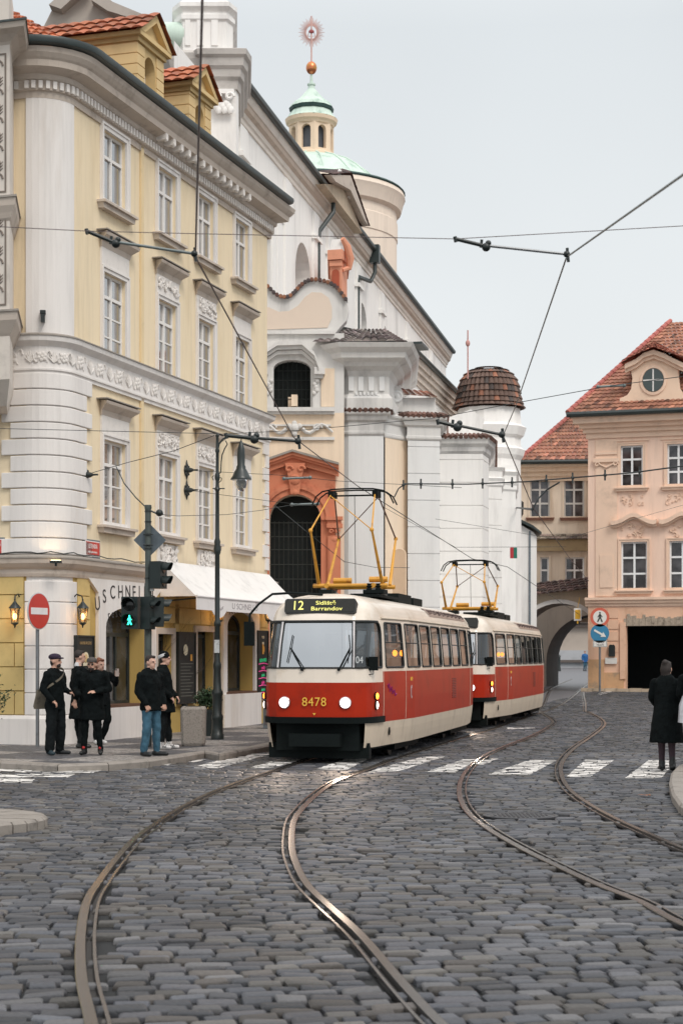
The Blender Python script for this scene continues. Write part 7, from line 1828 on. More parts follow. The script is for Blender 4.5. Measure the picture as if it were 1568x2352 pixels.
# diamond plate seen from behind
mb = MB(Matrix.Translation((tX(343), Yt-.0, tz(1240)))); r_ = .315
mb.plate([(0, -r_), (r_, 0), (0, r_), (-r_, 0)], .075, .085); mb.build('diamond_plate', mat('plate_back_grey', (.10, .125, .145), .5, .1, 4, metal=.3), tl)
def sig(x0, x1, y0, y1, yaw, name='signal_head', lamps=2, lit=None, dy=0.0):
    c = Vector((fx((x0+x1)/2, Yt), Yt+dy, tz(y1))); w_ = (x1-x0)*Yt/FP/2; h = tz(y0)-tz(y1); M = Matrix.Translation(c) @ Matrix.Rotation(yaw, 4, 'Z')
    mb = MB(M); mb.box(-w_, w_, -.10, .12, 0, h); hh = h/lamps
    for k in range(lamps):
        zc = hh*(k+.5); n = 14
        for i in range(n):
            a, b = math.pi*(-.1+1.2*i/n), math.pi*(-.1+1.2*(i+1)/n); r_ = min(w_, hh/2)*.86
            mb.add([(r_*math.cos(a), -.10, zc+r_*math.sin(a)), (r_*math.cos(b), -.10, zc+r_*math.sin(b)), (r_*math.cos(b), -.28+.06*(1-math.sin(b)), zc+r_*math.sin(b)), (r_*math.cos(a), -.28+.06*(1-math.sin(a)), zc+r_*math.sin(a))], [(0, 1, 2, 3)])
    o = mb.build(name, mat('signal_black', (.008, .016, .016), .5, .15, 5), tl, smooth=False)
    for k in range(lamps):
        mb = MB(M @ Matrix.Translation((0, -.102, hh*(k+.5))) @ Matrix.Rotation(R(90), 4, 'X')); mb.lathe([(min(w_, hh/2)*.8, 0), (min(w_, hh/2)*.7, .012), (.01, .02)], 18); mb.build('lens', mat('dark_lens', (.01, .012, .012), .2, .1, 3), o, smooth=True)
    return M, h, o
Mg, hg, og = sig(281, 319, 1371, 1445, R(-8))
sig(330, 352, 1371, 1446, R(60), dy=-.05); sig(346, 376, 1372, 1440, R(105), dy=.1); sig(343, 386, 1290, 1352, R(75), lamps=2)
GRN = emit('walking_green', (.03, 1.0, .55), 4)
z = hg*.25; mb = MB(Mg @ Matrix.Translation((.01, -.135, z)))
mb.lathe([(.001, 0)], 3) if False else None
mb.ball((0, 0, .095), .016, (1, .5, 1), 8, 6); mb.plate([(-.014, .0), (.016, .0), (.014, .078), (-.012, .078)], -.006, .006)
mb.plate([(.012, .005), (-.004, .012), (-.045, -.075), (-.02, -.078)], -.006, .006); mb.plate([(-.008, .0), (.012, .008), (.05, -.07), (.026, -.078)], -.006, .006); mb.plate([(.01, .07), (.042, .02), (.03, .012), (.004, .05)], -.006, .006); mb.plate([(-.01, .07), (-.04, .022), (-.03, .012), (-.004, .05)], -.006, .006)
mb.build('walking_man', GRN, og)
mb = MB(); mb.box(tX(346), tX(355), Yt-.12, Yt-.04, tz(1358), tz(1333)); mb.build('detector_box', mat('pale_box', (.42, .42, .40), .5, .1, 4), tl)
# right hand post with two round signs
Yp = 79.0; px_ = fx(1377, Yp)
def pz(y): return EYE+(HY-y)*Yp/FP
rs = thing('sign_post', (px_, Yp, gh(Yp)), 'grey post with red ringed pedestrian sign above blue round arrow sign', 'road sign')
mb = MB(); mb.tube([(px_, Yp, gh(Yp)-.02), (px_, Yp, pz(1400))], .05, 10); mb.build('pole', GALV, rs, smooth=True)
def rdisc(y, r_, m_, name, r2=None, m2=None, x=1376.5):
    M = Matrix.Translation((fx(x, Yp), Yp-.08, pz(y))) @ Matrix.Rotation(R(90), 4, 'X'); mb = MB(M); mb.lathe([(r_, -.01), (r_, .01)], 36); d_ = mb.build(name, m_, rs)
    if r2: mb = MB(M); mb.lathe([(r2, .01), (r2, .016)], 36); mb.build('face', m2, d_)
    return d_
SW = mat('sign_face_white', (.72, .70, .66), .4, .04, 3)
d1 = rdisc(1418, 22*Yp/FP, mat('sign_face_red', (.60, .12, .07), .4, .04, 3), 'pedestrian_sign', 15.5*Yp/FP, SW)
mb = MB(Matrix.Translation((fx(1376.5, Yp), Yp-.103, pz(1418)))); mb.ball((0, 0, .20), .04, (1, .3, 1), 8, 6); mb.plate([(-.04, -.02), (.04, -.02), (.035, .15), (-.035, .15)], -.006, .0); mb.plate([(-.04, -.0), (.02, -.02), (-.08, -.22), (-.13, -.20)], -.006, 0); mb.plate([(-.0, -.02), (.04, .0), (.13, -.2), (.07, -.22)], -.006, 0); mb.plate([(.02, .14), (.12, .02), (.09, .0), (.01, .09)], -.006, 0); mb.plate([(-.02, .14), (-.11, .03), (-.08, .0), (-.01, .09)][::-1], -.006, 0); mb.build('walking_figure', BLK, d1)
d2 = rdisc(1455, 21.5*Yp/FP, mat('sign_blue', (.03, .20, .36), .4, .05, 3), 'direction_sign')
mb = MB(Matrix.Translation((fx(1376.5, Yp), Yp-.10, pz(1455))) @ Matrix.Rotation(R(30), 4, 'Y')); mb.plate([(-.30, -.045), (.10, -.045), (.10, -.13), (.32, 0), (.10, .13), (.10, .045), (-.30, .045)], -.008, 0); mb.build('white_arrow', SW, d2)
mb = MB(Matrix.Translation((fx(1377, Yp), Yp-.08, pz(1479)))); mb.box(-.32, .32, -.01, .01, -.15, .15); d3 = mb.build('supplementary_plate', SW, rs)
mb = MB(Matrix.Translation((fx(1377, Yp), Yp-.092, pz(1479)))); text_into(mb, 'MIMO', .11, txt_at(0, -.002, .06), .002, sx=1.2); text_into(mb, 'TRAM', .11, txt_at(0, -.002, -.06), .002, sx=1.2); frame_rect(mb, -.30, .30, -.135, .135, .012, -.004, 0); mb.build('lettering', BLK, d3)
# letter box and small plate on the pink wall
u0, zt = PZ(1394+6, 1482, .1); mb = MB(FP_.M); u1 = FP_.u(1412, .1); u0 = FP_.u(1398, .1); a, b = PZ(1405, 1508, .1)[1], PZ(1405, 1481, .1)[1]; mb.box(u0, u1, -.16, -.06, a, b-.08); mb.plate([(u0, b-.08), (u1, b-.08), (u1-.04, b), (u0+.04, b)], -.16, -.06); tag(mb.build('letter_box', BLK), 'small black box fixed on the pink wall beside the sign post', 'letter box')
mb = MB(FP_.M); mb.box(FP_.u(1390), FP_.u(1417), -.10, -.06, PZ(1405, 1525)[1], PZ(1405, 1511)[1]); text_into(mb, 'No 28', .12, txt_at((FP_.u(1390)+FP_.u(1417))/2, -.104, PZ(1405, 1518)[1]), .002) if False else None; tag(mb.build('wall_plaque', SW), 'small pale plaque under the black box on the pink wall', 'plaque')
# tram signal hanging at the arch
Y = 80.5; tc_ = at(1326, 1412, Y); sg_ = thing('tram_signal', tuple(tc_-Vector((0, 0, .4))), 'small yellow tram sign hanging on a wire at the arch', 'signal'); mb = MB(Matrix.Translation(tc_)); mb.box(-.17, .17, -.03, .03, -.28, .30); mb.build('back_plate', SW, sg_); mb = MB(Matrix.Translation(tc_)); mb.box(-.12, .12, -.045, -.031, -.20, .22); mb.box(-.03, .03, -.02, .02, -.42, -.28); mb.tube([(0, 0, .3), (.1, 0, .8)], .01, 5); mb.build('yellow_face', mat('sign_amber', (.75, .42, .03), .5), sg_)
# red and green marker on the span wire
Y = 45.; c_ = at(1179, 1270, Y); fl = thing('wire_marker', tuple(c_-Vector((0, 0, .14))), 'small red and green marker plate hanging on the overhead wire', 'marker')
w_ = 8*Y/FP; h_ = 12.5*Y/FP
mb = MB(Matrix.Translation(c_)); mb.box(-w_, 0, -.01, .01, -h_, h_); mb.build('red_half', mat('marker_red', (.45, .03, .04), .5), fl); mb = MB(Matrix.Translation(c_)); mb.box(.001, w_, -.01, .01, -h_, h_); mb.build('green_half', mat('marker_green', (.01, .16, .11), .5), fl)
# ================================================================== OVERHEAD WIRES
WIR = mat('wire_dark', (.022, .03, .032), .5, .1, 3); WIB = mat('wire_brown', (.10, .07, .07), .5, .2, 3); WIG = mat('wire_grey_green', (.16, .19, .19), .4, .1, 3, metal=.3)
def wire(pts, r_, label, m_=WIR, sag=0.0, cat='overhead wire', name='overhead_wire', n=10, beads=None):
    P = [at(*p) for p in pts]; Q = []
    for a, b in zip(P, P[1:]):
        for i in range(n):
            t = i/n; q = a.lerp(b, t); q.z -= sag*4*t*(1-t); Q.append(q)
    Q.append(P[-1]); mb = MB(); mb.tube(Q, r_, 6)
    if beads:
        for t in beads: i = int(t*(len(Q)-1)); mb.tube([Q[i]-Vector((0, 0, .10)), Q[i]+Vector((0, 0, .10))], .018, 5); mb.ball(Q[i], .035, (1, 1, 1), 6, 5)
    o = mb.build(name, m_, smooth=True); return tag(o, label, cat)
wire([(465, -20, 9.0), (449, 575, 14.8)], .0075, 'dark purple contact wire coming down from the top edge at left', WIB)
wire([(449, 590, 15), (675, 1005, 27.3), (822, 1117, 33.4)], .0085, 'contact wire slanting across the yellow house down to the front collector', WIB)
wire([(822, 1117, 33.4), (1085, 1284, 48.5)], .0085, 'contact wire running between the two tram collectors')
wire([(1085, 1284, 48.5), (1165, 1302, 55), (1330, 1412, 80)], .01, 'contact wire running on from the rear collector to the arch')
wire([(1600, 378, 9), (1305, 587, 14.95)], .0075, 'grey contact wire leaving at the upper right edge', WIG)
wire([(1300, 592, 14.95), (1185, 930, 23.8), (1155, 1000, 27)], .0075, 'contact wire slanting down over the sky at right', WIG)
wire([(1155, 1000, 27), (1225, 1168, 36), (1310, 1285, 50), (1352, 1335, 66)], .0095, 'contact wire descending past the beige house windows', WIB)
wire([(-60, 517, 14.6), (200, 530, 14.8), (447, 536, 15), (1045, 548, 15), (1640, 514, 15)], .0035, 'thin span wire crossing the whole street high up', WIB)
wire([(-40, 983, 30), (500, 996, 30)], .006, 'thin span wire from the left edge to the lamp post top')
wire([(500, 997, 35), (690, 988, 33), (1000, 960, 30), (1185, 925, 28), (1400, 886, 26), (1600, 860, 24)], .006, 'thin span wire climbing to the right past the oval dormer')
def arm(p, label, m_=WIG):
    """insulated pull-off arm: clamp, knuckle, rod, end fitting"""
    A, B, C, D, Y = p; t = thing('wire_support_arm', tuple(at(*A, Y)), label, 'support arm'); s_ = Y/15
    mb = MB(); mb.tube([at(*A, Y), at(*B, Y)], .017*s_, 7); mb.tube([at(B[0]-6, B[1]-14, Y), at(B[0]-8, B[1]+4, Y)], .014*s_, 6); mb.ball(at(B[0]+4, B[1]+3, Y), .038*s_); mb.ball(at(B[0]+9, B[1]-6, Y), .026*s_); mb.tube([at(A[0]-2, A[1]-5, Y), at(A[0]+1, A[1]+7, Y)], .018*s_, 6); mb.build('insulator', BLK, t, smooth=True)
    mb = MB(); mb.tube([at(B[0]+10, B[1]+0, Y), at(*C, Y)], .0125*s_, 8); mb.build('rod', m_, t, smooth=True)
    mb = MB(); mb.ball(at(*C, Y), .030*s_); mb.tube([at(C[0]+1, C[1]-14, Y), at(C[0]+4, C[1]+18, Y)], .014*s_, 6); mb.build('clamp', BLK, t, smooth=True)
arm(((200, 530), (262, 556), (446, 582), 0, 15.0), 'grey pull-off arm in front of the yellow facade')
arm(((1046, 548), (1112, 564), (1301, 583), 0, 15.0), 'grey pull-off arm against the open sky at right', GALV)
arm(((1006, 968), (1046, 978), (1152, 998), 0, 27.0), 'dark pull-off arm in front of the church eaves', BLK)
arm(((520, 1000), (580, 1006), (684, 1013), 0, 27.5), 'dark pull-off arm beside the lamp post bracket', BLK)
wire([(194, 1091, 36), (290, 1063, 34), (400, 1035, 32.5), (492, 1000, 31)], .007, 'cable rising from the quoin anchor to the lamp post top')
wire([(267, 1072, 35), (285, 1110, 34.6), (312, 1143, 34), (338, 1168, 33.6)], .012, 'thick feed cable drooping to the traffic light mast', n=4)
wire([(430, 1080, 39.7), (640, 1091, 38), (780, 1105, 37), (1060, 1120, 37)], .006, 'upper thin wire from the facade anchors over the orange portal')
wire([(430, 1126, 39.7), (628, 1152, 38), (720, 1162, 37)], .006, 'lower thin wire from the facade anchors to the orange portal')
wire([(372, 1182, 33.6), (410, 1185, 34), (520, 1182, 35), (600, 1172, 36), (690, 1156, 36.5)], .006, 'thin signal wire running right from the traffic light mast')
wire([(905, 1142, 35), (915, 1122, 35), (930, 1111, 35), (1075, 1112, 35), (1210, 1106, 34), (1330, 1096, 33), (1450, 1086, 32), (1600, 1066, 31)], .014, 'thick black cable with clips crossing to the right edge', beads=[.26, .33, .41, .48, .55, .63, .71, .79, .88], n=8)
wire([(1222, 1170, 36), (1236, 1145, 36), (1255, 1125, 36), (1284, 1108, 35.5)], .018, 'thick black branch cable bending up to the clipped cable', n=4)
wire([(1186, 1166, 70), (1222, 1170, 36)], .03, 'dark rod reaching from the church corner to the contact wire')
wire([(880, 1164, 44), (1045, 1257, 44), (1300, 1256, 44)], .006, 'thin wire carrying the red and green marker')
wire([(630, 1160, 40), (700, 1218, 40), (790, 1290, 42), (860, 1303, 50), (940, 1304, 54)], .008, 'thin cable sagging across the gateway to the church niche')
wire([(1000, 1192, 40), (1140, 1215, 44), (1290, 1240, 50), (1568, 1160, 50)], .005, 'hair thin wire hanging in front of the pink house')
# wire tensioners
for (x, y, Y, lab) in ((1403, 885, 26, 'pale turnbuckle on the wire left of the oval dormer'), (682, 1097, 37.6, 'small dark turnbuckle on the wire over the orange portal'), (700, 1157, 36.6, 'lower brass turnbuckle across the dark gateway')):
    c_ = at(x, y, Y); mb = MB(); s_ = Y/36; mb.tube([c_-Vector((.25*s_, 0, .02)), c_+Vector((.25*s_, 0, 0))], .025*s_, 6); mb.ball(c_-Vector((.27*s_, 0, .02)), .04*s_); mb.ball(c_+Vector((.27*s_, 0, 0)), .04*s_); tag(mb.build('turnbuckle', WIG, smooth=True), lab, 'turnbuckle')
# iron lantern-like fitting at church corner
c_ = at(1190, 1172, 70); mb = MB(Matrix.Translation(c_)); mb.lathe([(.05, .45), (.22, .32), (.2, -.15), (.1, -.35), (.02, -.45)], 8); mb.tube([(0, 0, .4), (-.2, 0, .7)], .05, 5); tag(mb.build('wall_lamp', BLK), 'dark iron lamp fixed on the corner of the church', 'lamp')
# ================================================================== PLANTS
def twig_plant(base, label, h=1.5, leaf=None, n=14, seed=1, spread=.35, name='shrub', cat='shrub'):
    rr = random.Random(seed); t = thing(name, tuple(base), label, cat); mb = MB(); lf = MB(); b = Vector(base)
    def br_(p, d, l, r_, dep):
        q = p+d*l; m = p.lerp(q, .5)+Vector((rr.uniform(-.03, .03), rr.uniform(-.03, .03), 0)); mb.tube([p, m, q], [r_, r_*.8, r_*.55], 5)
        if leaf is not None and dep < 2:
            for _ in range(16):
                c = p.lerp(q, rr.random())+Vector((rr.gauss(0, .05), rr.gauss(0, .05), rr.gauss(0, .05))); a = Vector((rr.gauss(0, 1), rr.gauss(0, 1), rr.gauss(0, 1))).normalized()*.035; e_ = a.cross(Vector((rr.gauss(0, 1), rr.gauss(0, 1), 1))).normalized()*.016
                s_ = rr.uniform(.5, 1.4); lf.col = (.035*s_, .075*s_, .03*s_); lf.add([c-a, c+e_, c+a, c-e_], [(0, 1, 2, 3)])
        if dep > 0:
            for _ in range(3): dd = (d+Vector((rr.uniform(-.7, .7), rr.uniform(-.5, .5), rr.uniform(-.1, .5)))).normalized(); br_(m.lerp(q, rr.random()), dd, l*rr.uniform(.5, .8), r_*.6, dep-1)
    for k in range(n):
        br_(b+Vector((rr.uniform(-.08, .08), rr.uniform(-.08, .08), .0)), Vector((rr.uniform(-spread, spread), rr.uniform(-spread, spread), 1)).normalized(), h*.45, .009, 3 if leaf is None else 2)
    mb.build('branches', mat('twig_brown', (.06, .045, .035), .8), t)
    if lf.v: lf.build('foliage', attr_mat('leaf_green', .6, .2, 20), t)
    return t
def pot(c, r_, h, label):
    t = thing('planter', tuple(c), label, 'planter'); mb = MB(Matrix.Translation(c)); mb.prism([(-r_, -r_), (r_, -r_), (r_, r_), (-r_, r_)], 0, h, [(-r_*1.1, -r_*1.1), (r_*1.1, -r_*1.1), (r_*1.1, r_*1.1), (-r_*1.1, r_*1.1)]); mb.box(-r_*1.15, r_*1.15, -r_*1.15, r_*1.15, h-.04, h+.02); mb.build('box', BLK, t); mb = MB(Matrix.Translation(c)); mb.box(-r_, r_, -r_, r_, h+.01, h+.03); mb.build('soil', mat('soil', (.03, .02, .015), .95), t)
c_ = gnd(350, 1682, KZ); pot(c_, .2, .62, 'black square planter behind the man in jeans'); twig_plant(c_+Vector((0, 0, .6)), 'bare winter shrub with thin twigs rising behind the standing men', 2.3, None, 7, 3, .45)
c_ = gnd(404, 1680, KZ); pot(c_, .24, .62, 'black square planter behind the concrete litter bin'); twig_plant(c_+Vector((0, 0, .6)), 'sparse shrub with thin bare twigs under the tall menu board', 1.5, None, 5, 5, .6)
c_ = gnd(480, 1690, KZ); pot(c_, .22, .55, 'black square planter between litter bin and lamp post'); twig_plant(c_+Vector((0, 0, .52)), 'small clipped dark green shrub beside the lamp post foot', .55, 1, 16, 8, .5)
c_ = gnd(-46, 1716, KZ); twig_plant(c_, 'green leafy shrub cut off by the left picture edge', 1.5, 1, 14, 11, .25)
# small grey cabinet by the tram
Yx = 42.5; a, b = fx(604, Yx), fx(626, Yx); cb_ = thing('utility_cabinet', ((a+b)/2, Yx, KZ), 'low dark grey cabinet on the pavement left of the tram', 'cabinet'); mb = MB(); mb.box(a, b, Yx, Yx+.3, KZ, KZ+.72); mb.prism([(a-.02, Yx-.02), (b+.02, Yx-.02), (b+.02, Yx+.32), (a-.02, Yx+.32)], KZ+.72, KZ+.76); mb.build('body', GRY, cb_); mb = MB(); mb.box(a+.03, b-.03, Yx-.012, Yx-.001, KZ+.08, KZ+.68); mb.build('door', mat('cabinet_door', (.12, .11, .11), .5), cb_)
# ================================================================== PEOPLE
SKIN = mat('skin', (.50, .29, .21), .6, .06, 8); SKL = mat('skin_pale', (.56, .34, .26), .6, .06, 8)
BKC = mat('black_cloth', (.0045, .0065, .007), .95, .4, 9, bump=.6, bscale=40, spec=.12)
BKC2 = mat('charcoal_cloth', (.008, .010, .011), .95, .4, 9, bump=.6, bscale=40, spec=.12)
JEA = mat('blue_denim', (.035, .10, .15), .9, .35, 5, bump=.4, bscale=40, dirt=(.015, .05, .085), stretch=(1, 1, .4))
HAI = mat('dark_hair', (.018, .012, .010), .7, .3, 20); HAR = mat('auburn_hair', (.16, .055, .03), .7, .3, 20)
CAPM = mat('plum_cap', (.022, .012, .03), .9, .2, 10); CAPG = mat('grey_cap', (.07, .06, .055), .9, .2, 10)
SHO = mat('black_shoe', (.010, .012, .013), .5, .2, 8); SHW = mat('white_trainer', (.62, .61, .60), .6, .1, 8); SHT = mat('teal_boot', (.012, .03, .04), .6, .2, 8)
WHC = mat('white_cloth', (.55, .55, .56), .8, .05, 5); EYEM = mat('eye_dark', (.01, .008, .008), .3); LIP = mat('lip', (.32, .12, .10), .6); BLU = mat('blue_jacket', (.01, .09, .26), .85, .15, 4); TIGHT = mat('plum_tights', (.035, .018, .026), .8, .2, 6); REDL = mat('red_lace', (.45, .02, .02), .6)
class Fig:
    def __init__(s): s.p = []     # (kind, data, material)
    def cap(s, a, b, r0, r1, m): s.p.append(('c', (Vector(a), Vector(b), r0, r1), m))
    def ell(s, c, r, m, rot=None): s.p.append(('e', (Vector(c), Vector(r), rot or Matrix.Identity(3)), m))
    def loft(s, rings, m): s.p.append(('l', rings, m))     # rings (cx,cy,z,rx,ry)
    def chain(s, pts, rs, m):
        for i in range(len(pts)-1): s.cap(pts[i], pts[i+1], rs[i], rs[i+1], m)
def prim_mesh(k, d, mb):
    if k == 'c':
        a, b, r0, r1 = d; ax = b-a; l = ax.length
        if l < 1e-5: ax = Vector((0, 0, 1)); l = 1e-5
        q = ax.to_track_quat('Z', 'Y').to_matrix(); pr = []
        for i in range(5): t = math.pi/2*(1-i/4); pr.append((max(1e-4, r0*math.cos(t)), -r0*math.sin(t)))
        for i in range(5): t = math.pi/2*i/4; pr.append((max(1e-4, r1*math.cos(t)), l+r1*math.sin(t)))
        vs = [a+q @ Vector((r_*math.cos(2*math.pi*j/12), r_*math.sin(2*math.pi*j/12), z)) for r_, z in pr for j in range(12)]; n = 12; k_ = len(pr)
        mb.add(vs, [(i*n+j, i*n+(j+1) % n, (i+1)*n+(j+1) % n, (i+1)*n+j) for i in range(k_-1) for j in range(n)]+[tuple(range(n-1, -1, -1)), tuple(range((k_-1)*n, k_*n))])
    elif k == 'e':
        c, r_, rot = d; n, m = 14, 9; vs = []
        for i in range(m+1):
            a = math.pi*i/m
            for j in range(n): t = 2*math.pi*j/n; vs.append(c+rot @ Vector((r_.x*max(.001, math.sin(a))*math.cos(t), r_.y*max(.001, math.sin(a))*math.sin(t), -r_.z*math.cos(a))))
        mb.add(vs, [(i*n+j, i*n+(j+1) % n, (i+1)*n+(j+1) % n, (i+1)*n+j) for i in range(m) for j in range(n)]+[tuple(range(n-1, -1, -1)), tuple(range(m*n, (m+1)*n))])
    else:
        n = 20; vs = [(cx+rx*math.cos(2*math.pi*j/n), cy+ry*math.sin(2*math.pi*j/n), z) for cx, cy, z, rx, ry in d for j in range(n)]; k_ = len(d)
        mb.add(vs, [(i*n+j, i*n+(j+1) % n, (i+1)*n+(j+1) % n, (i+1)*n+j) for i in range(k_-1) for j in range(n)]+[tuple(range(n-1, -1, -1)), tuple(range((k_-1)*n, k_*n))])
def person(fig, loc, yaw, label, k=1.0, voxel=.013, group=None, crease=.011):
    mb = MB(); mats = []
    for kd, d, m in fig.p:
        if m not in mats: mats.append(m)
        mb.mi = mats.index(m); prim_mesh(kd, d, mb)
    me = bpy.data.meshes.new('src'); me.from_pydata([tuple(v) for v in mb.v], [], mb.f); me.update()
    ob = bpy.data.objects.new('src', me); COL.objects.link(ob); md = ob.modifiers.new('r', 'REMESH'); md.mode = 'VOXEL'; md.voxel_size = voxel
    sm = ob.modifiers.new('s', 'SMOOTH'); sm.iterations = 2; sm.factor = .5
    dg = bpy.context.evaluated_depsgraph_get(); out = bpy.data.meshes.new_from_object(ob.evaluated_get(dg)); out.name = 'person'
    tree = BVHTree.FromPolygons([tuple(v) for v in mb.v], mb.f); cloth = {i for i, m in enumerate(mats) if m in (BKC, BKC2, JEA, BLU)}
    out.materials.clear()
    for m in mats: out.materials.append(m)
    mi = []
    for p in out.polygons:
        hit = tree.find_nearest(p.center); mi.append(mb.m[hit[2]] if hit[2] is not None else 0)
    out.polygons.foreach_set('material_index', mi); out.polygons.foreach_set('use_smooth', [True]*len(mi))
    vc = [0]*len(out.vertices)
    for p, m_ in zip(out.polygons, mi):
        if m_ in cloth:
            for v in p.vertices: vc[v] = 1
    nrm = [v.normal.copy() for v in out.vertices]
    for v in out.vertices:
        if vc[v.index]:
            q = v.co; n_ = noise.noise(Vector((q.x*9, q.y*9, q.z*5)))+.6*noise.noise(Vector((q.x*22+3, q.y*22, q.z*13))); v.co = q+nrm[v.index]*crease*n_*1.6
    bpy.data.objects.remove(ob); bpy.data.meshes.remove(me)
    o = bpy.data.objects.new('person', out); COL.objects.link(o); o.location = loc; o.rotation_euler = (0, 0, yaw); o.scale = (k, k, k); o['_w'] = tuple(loc)
    return tag(o, label, 'person', group)
def head_on(f, c, yaw=0.0, tilt=0.0, skin=SKIN, hair=HAI, style='short', beard=False):
    c = Vector(c); q = Matrix.Rotation(yaw, 3, 'Z') @ Matrix.Rotation(tilt, 3, 'X')
    def P(x, y, z): return c+q @ Vector((x, y, z))
    f.ell(P(0, .012, .02), (.076, .094, .10), skin, q); f.ell(P(0, -.028, -.05), (.055, .058, .068), skin, q); f.cap(P(0, -.088, .012), P(0, -.105, -.022), .010, .015, skin)
    f.ell(P(0, -.075, .03), (.05, .02, .014), skin, q); f.ell(P(0, -.06, -.095), (.026, .024, .02), skin, q)
    for s_ in (-1, 1): f.ell(P(s_*.078, .015, -.01), (.012, .02, .032), skin, q); f.ell(P(s_*.030, -.080, .010), (.012, .008, .007), EYEM, q)
    f.ell(P(0, -.085, -.055), (.024, .009, .007), LIP, q)
    if style in ('short', 'long'): f.ell(P(0, .03, .045), (.083, .092, .092), hair, q); f.ell(P(0, -.04, .098), (.06, .05, .025), hair, q)
    if style == 'long': f.ell(P(0, .07, -.05), (.075, .05, .12), hair, q); f.ell(P(0, .08, .1), (.05, .05, .05), hair, q)
    if style == 'cap_back': f.ell(P(0, .05, -.02), (.07, .055, .07), hair, q)
    if beard: f.ell(P(0, -.055, -.075), (.052, .042, .042), hair, q)
    f.cap(c+Vector((0, .02, -.06)), c+Vector((0, .04, -.17)), .055, .062, skin)
    return P, q
def hand(f, w_, d, up, skin, curl=.5, s=1, side=1):
    """palm from wrist w_ along d; fingers spread across the palm, thumb leaves the side"""
    w_ = Vector(w_); d = Vector(d).normalized(); up = Vector(up); up = (up-d*up.dot(d)).normalized(); sd = d.cross(up).normalized()*side
    f.cap(w_, w_+d*.03, .026, .028, skin)
    for i, (o, l) in enumerate(((-.030, .062), (-.010, .074), (.010, .070), (.029, .055))):
        b = w_+d*.085+sd*o; f.cap(w_+d*.02+sd*o*.7, b, .016, .012, skin)
        e1 = b+(d*math.cos(curl)-up*math.sin(curl)).normalized()*l*.55; e2 = e1+(d*math.cos(curl*2)-up*math.sin(curl*2)).normalized()*l*.5; f.chain([b, e1, e2], [.0105, .0095, .008], skin)
    t = w_+d*.03-sd*.034; t1 = t+(d*.6-sd*.7).normalized()*.035; f.chain([w_+d*.012-sd*.012, t, t1, t1+(d*.9-up*.2).normalized()*.03], [.018, .014, .011, .009], skin)
def foot(f, a, yaw, m, l=.17, w_=.045, heel=0):
    a = Vector(a); d = Vector((math.sin(yaw), -math.cos(yaw), 0)); f.cap(a+Vector((0, 0, .02)), Vector((a.x, a.y, .05))-d*.02, .055, .05, m); f.cap(Vector((a.x, a.y, .045+heel))-d*.05, Vector((a.x, a.y, .036))+d*l, .044, .036, m)
def leg(f, hip, knee, ank, m, r=(.098, .070, .052), cuff=1.0): f.chain([hip, knee, ank], [r[0], r[1], r[2]], m)
# ---- man with flat cap and satchel (faces right, three quarter)
def G(x, y): return gnd(x, y, KZ)
f = Fig()
leg(f, (-.09, .02, .92), (-.115, .0, .50), (-.13, .03, .12), BKC2, (.115, .092, .085)); leg(f, (.09, .0, .92), (.11, -.04, .50), (.13, -.0, .12), BKC2, (.115, .092, .085))
foot(f, (-.13, .03, .1), -.5, SHT); foot(f, (.13, -.0, .1), .35, SHO)
f.loft([(0, .01, .80, .175, .135), (0, .01, .95, .19, .145), (0, .0, 1.10, .175, .135), (0, .0, 1.30, .205, .145), (0, .02, 1.42, .205, .12), (0, .03, 1.50, .12, .085), (0, .03, 1.54, .07, .065)], BKC)
f.ell((0, .08, 1.49), (.10, .07, .06), BKC)
f.chain([(-.20, .03, 1.42), (-.27, .06, 1.17), (-.22, -.10, .97)], [.075, .062, .045], BKC); f.chain([(.20, .02, 1.42), (.26, .02, 1.17), (.17, -.20, 1.10)], [.075, .062, .045], BKC)
hand(f, (-.22, -.11, .96), (.25, -.6, -.5), (0, -.3, 1), SKIN, .7); hand(f, (.17, -.21, 1.10), (-.2, -.9, -.1), (0, 0, 1), SKIN, .6, side=-1)
P, q = head_on(f, (0, -.01, 1.66), .25, 0, SKIN, HAI, 'cap_back', True)
p1 = person(f, G(127, 1734), R(62), 'man in flat cap and black jacket carrying a satchel beside the no entry sign', 1.0)
def child_mesh(par, name, m, draw):
    """clothing part in the person's own frame"""
    mb = MB(); draw(mb); me_o = mb.build(name, m, None, smooth=True, origin=(0, 0, 0)); me_o.parent = par; me_o.location = (0, 0, 0); return me_o
def dcap(mb):
    mb.T = Matrix.Translation((0, -.01, 1.66)) @ Matrix.Rotation(.25, 4, 'Z'); mb.ball((0, .02, .075), .105, (.93, 1.1, .62), 16, 10); mb.ball((0, -.085, .055), .08, (.85, .85, .22), 14, 6)
child_mesh(p1, 'flat_cap', CAPM, dcap)
# satchel hanging at his back hip
sb = G(127, 1734)+Vector((-.30, .12, 0)); sb.z = 0; st_ = thing('satchel', (sb.x, sb.y, .95), 'olive grey shoulder satchel hanging behind the man in the flat cap', 'bag')
SAT = mat('satchel_canvas', (.135, .115, .085), .85, .25, 8, bump=.4)
mb = MB(Matrix.Translation(sb) @ Matrix.Rotation(R(18), 4, 'Z')); prof = []
vs = []; n = 7
for i in range(n+1):
    t = i/n; z = .93+.34*t; w0 = .115*(1-.25*t)*(1 if i else .8); th = .07*(1-.6*t)
    for a, b in ((-w0, -th), (w0, -th), (w0, th), (-w0, th)): vs.append((a+.04*t, b, z))
mb.add(vs, [(4*i+j, 4*i+(j+1) % 4, 4*i+4+(j+1) % 4, 4*i+4+j) for i in range(n) for j in range(4)]+[(3, 2, 1, 0), (4*n, 4*n+1, 4*n+2, 4*n+3)]); mb.build('bag', SAT, st_, smooth=True, sharp=50)
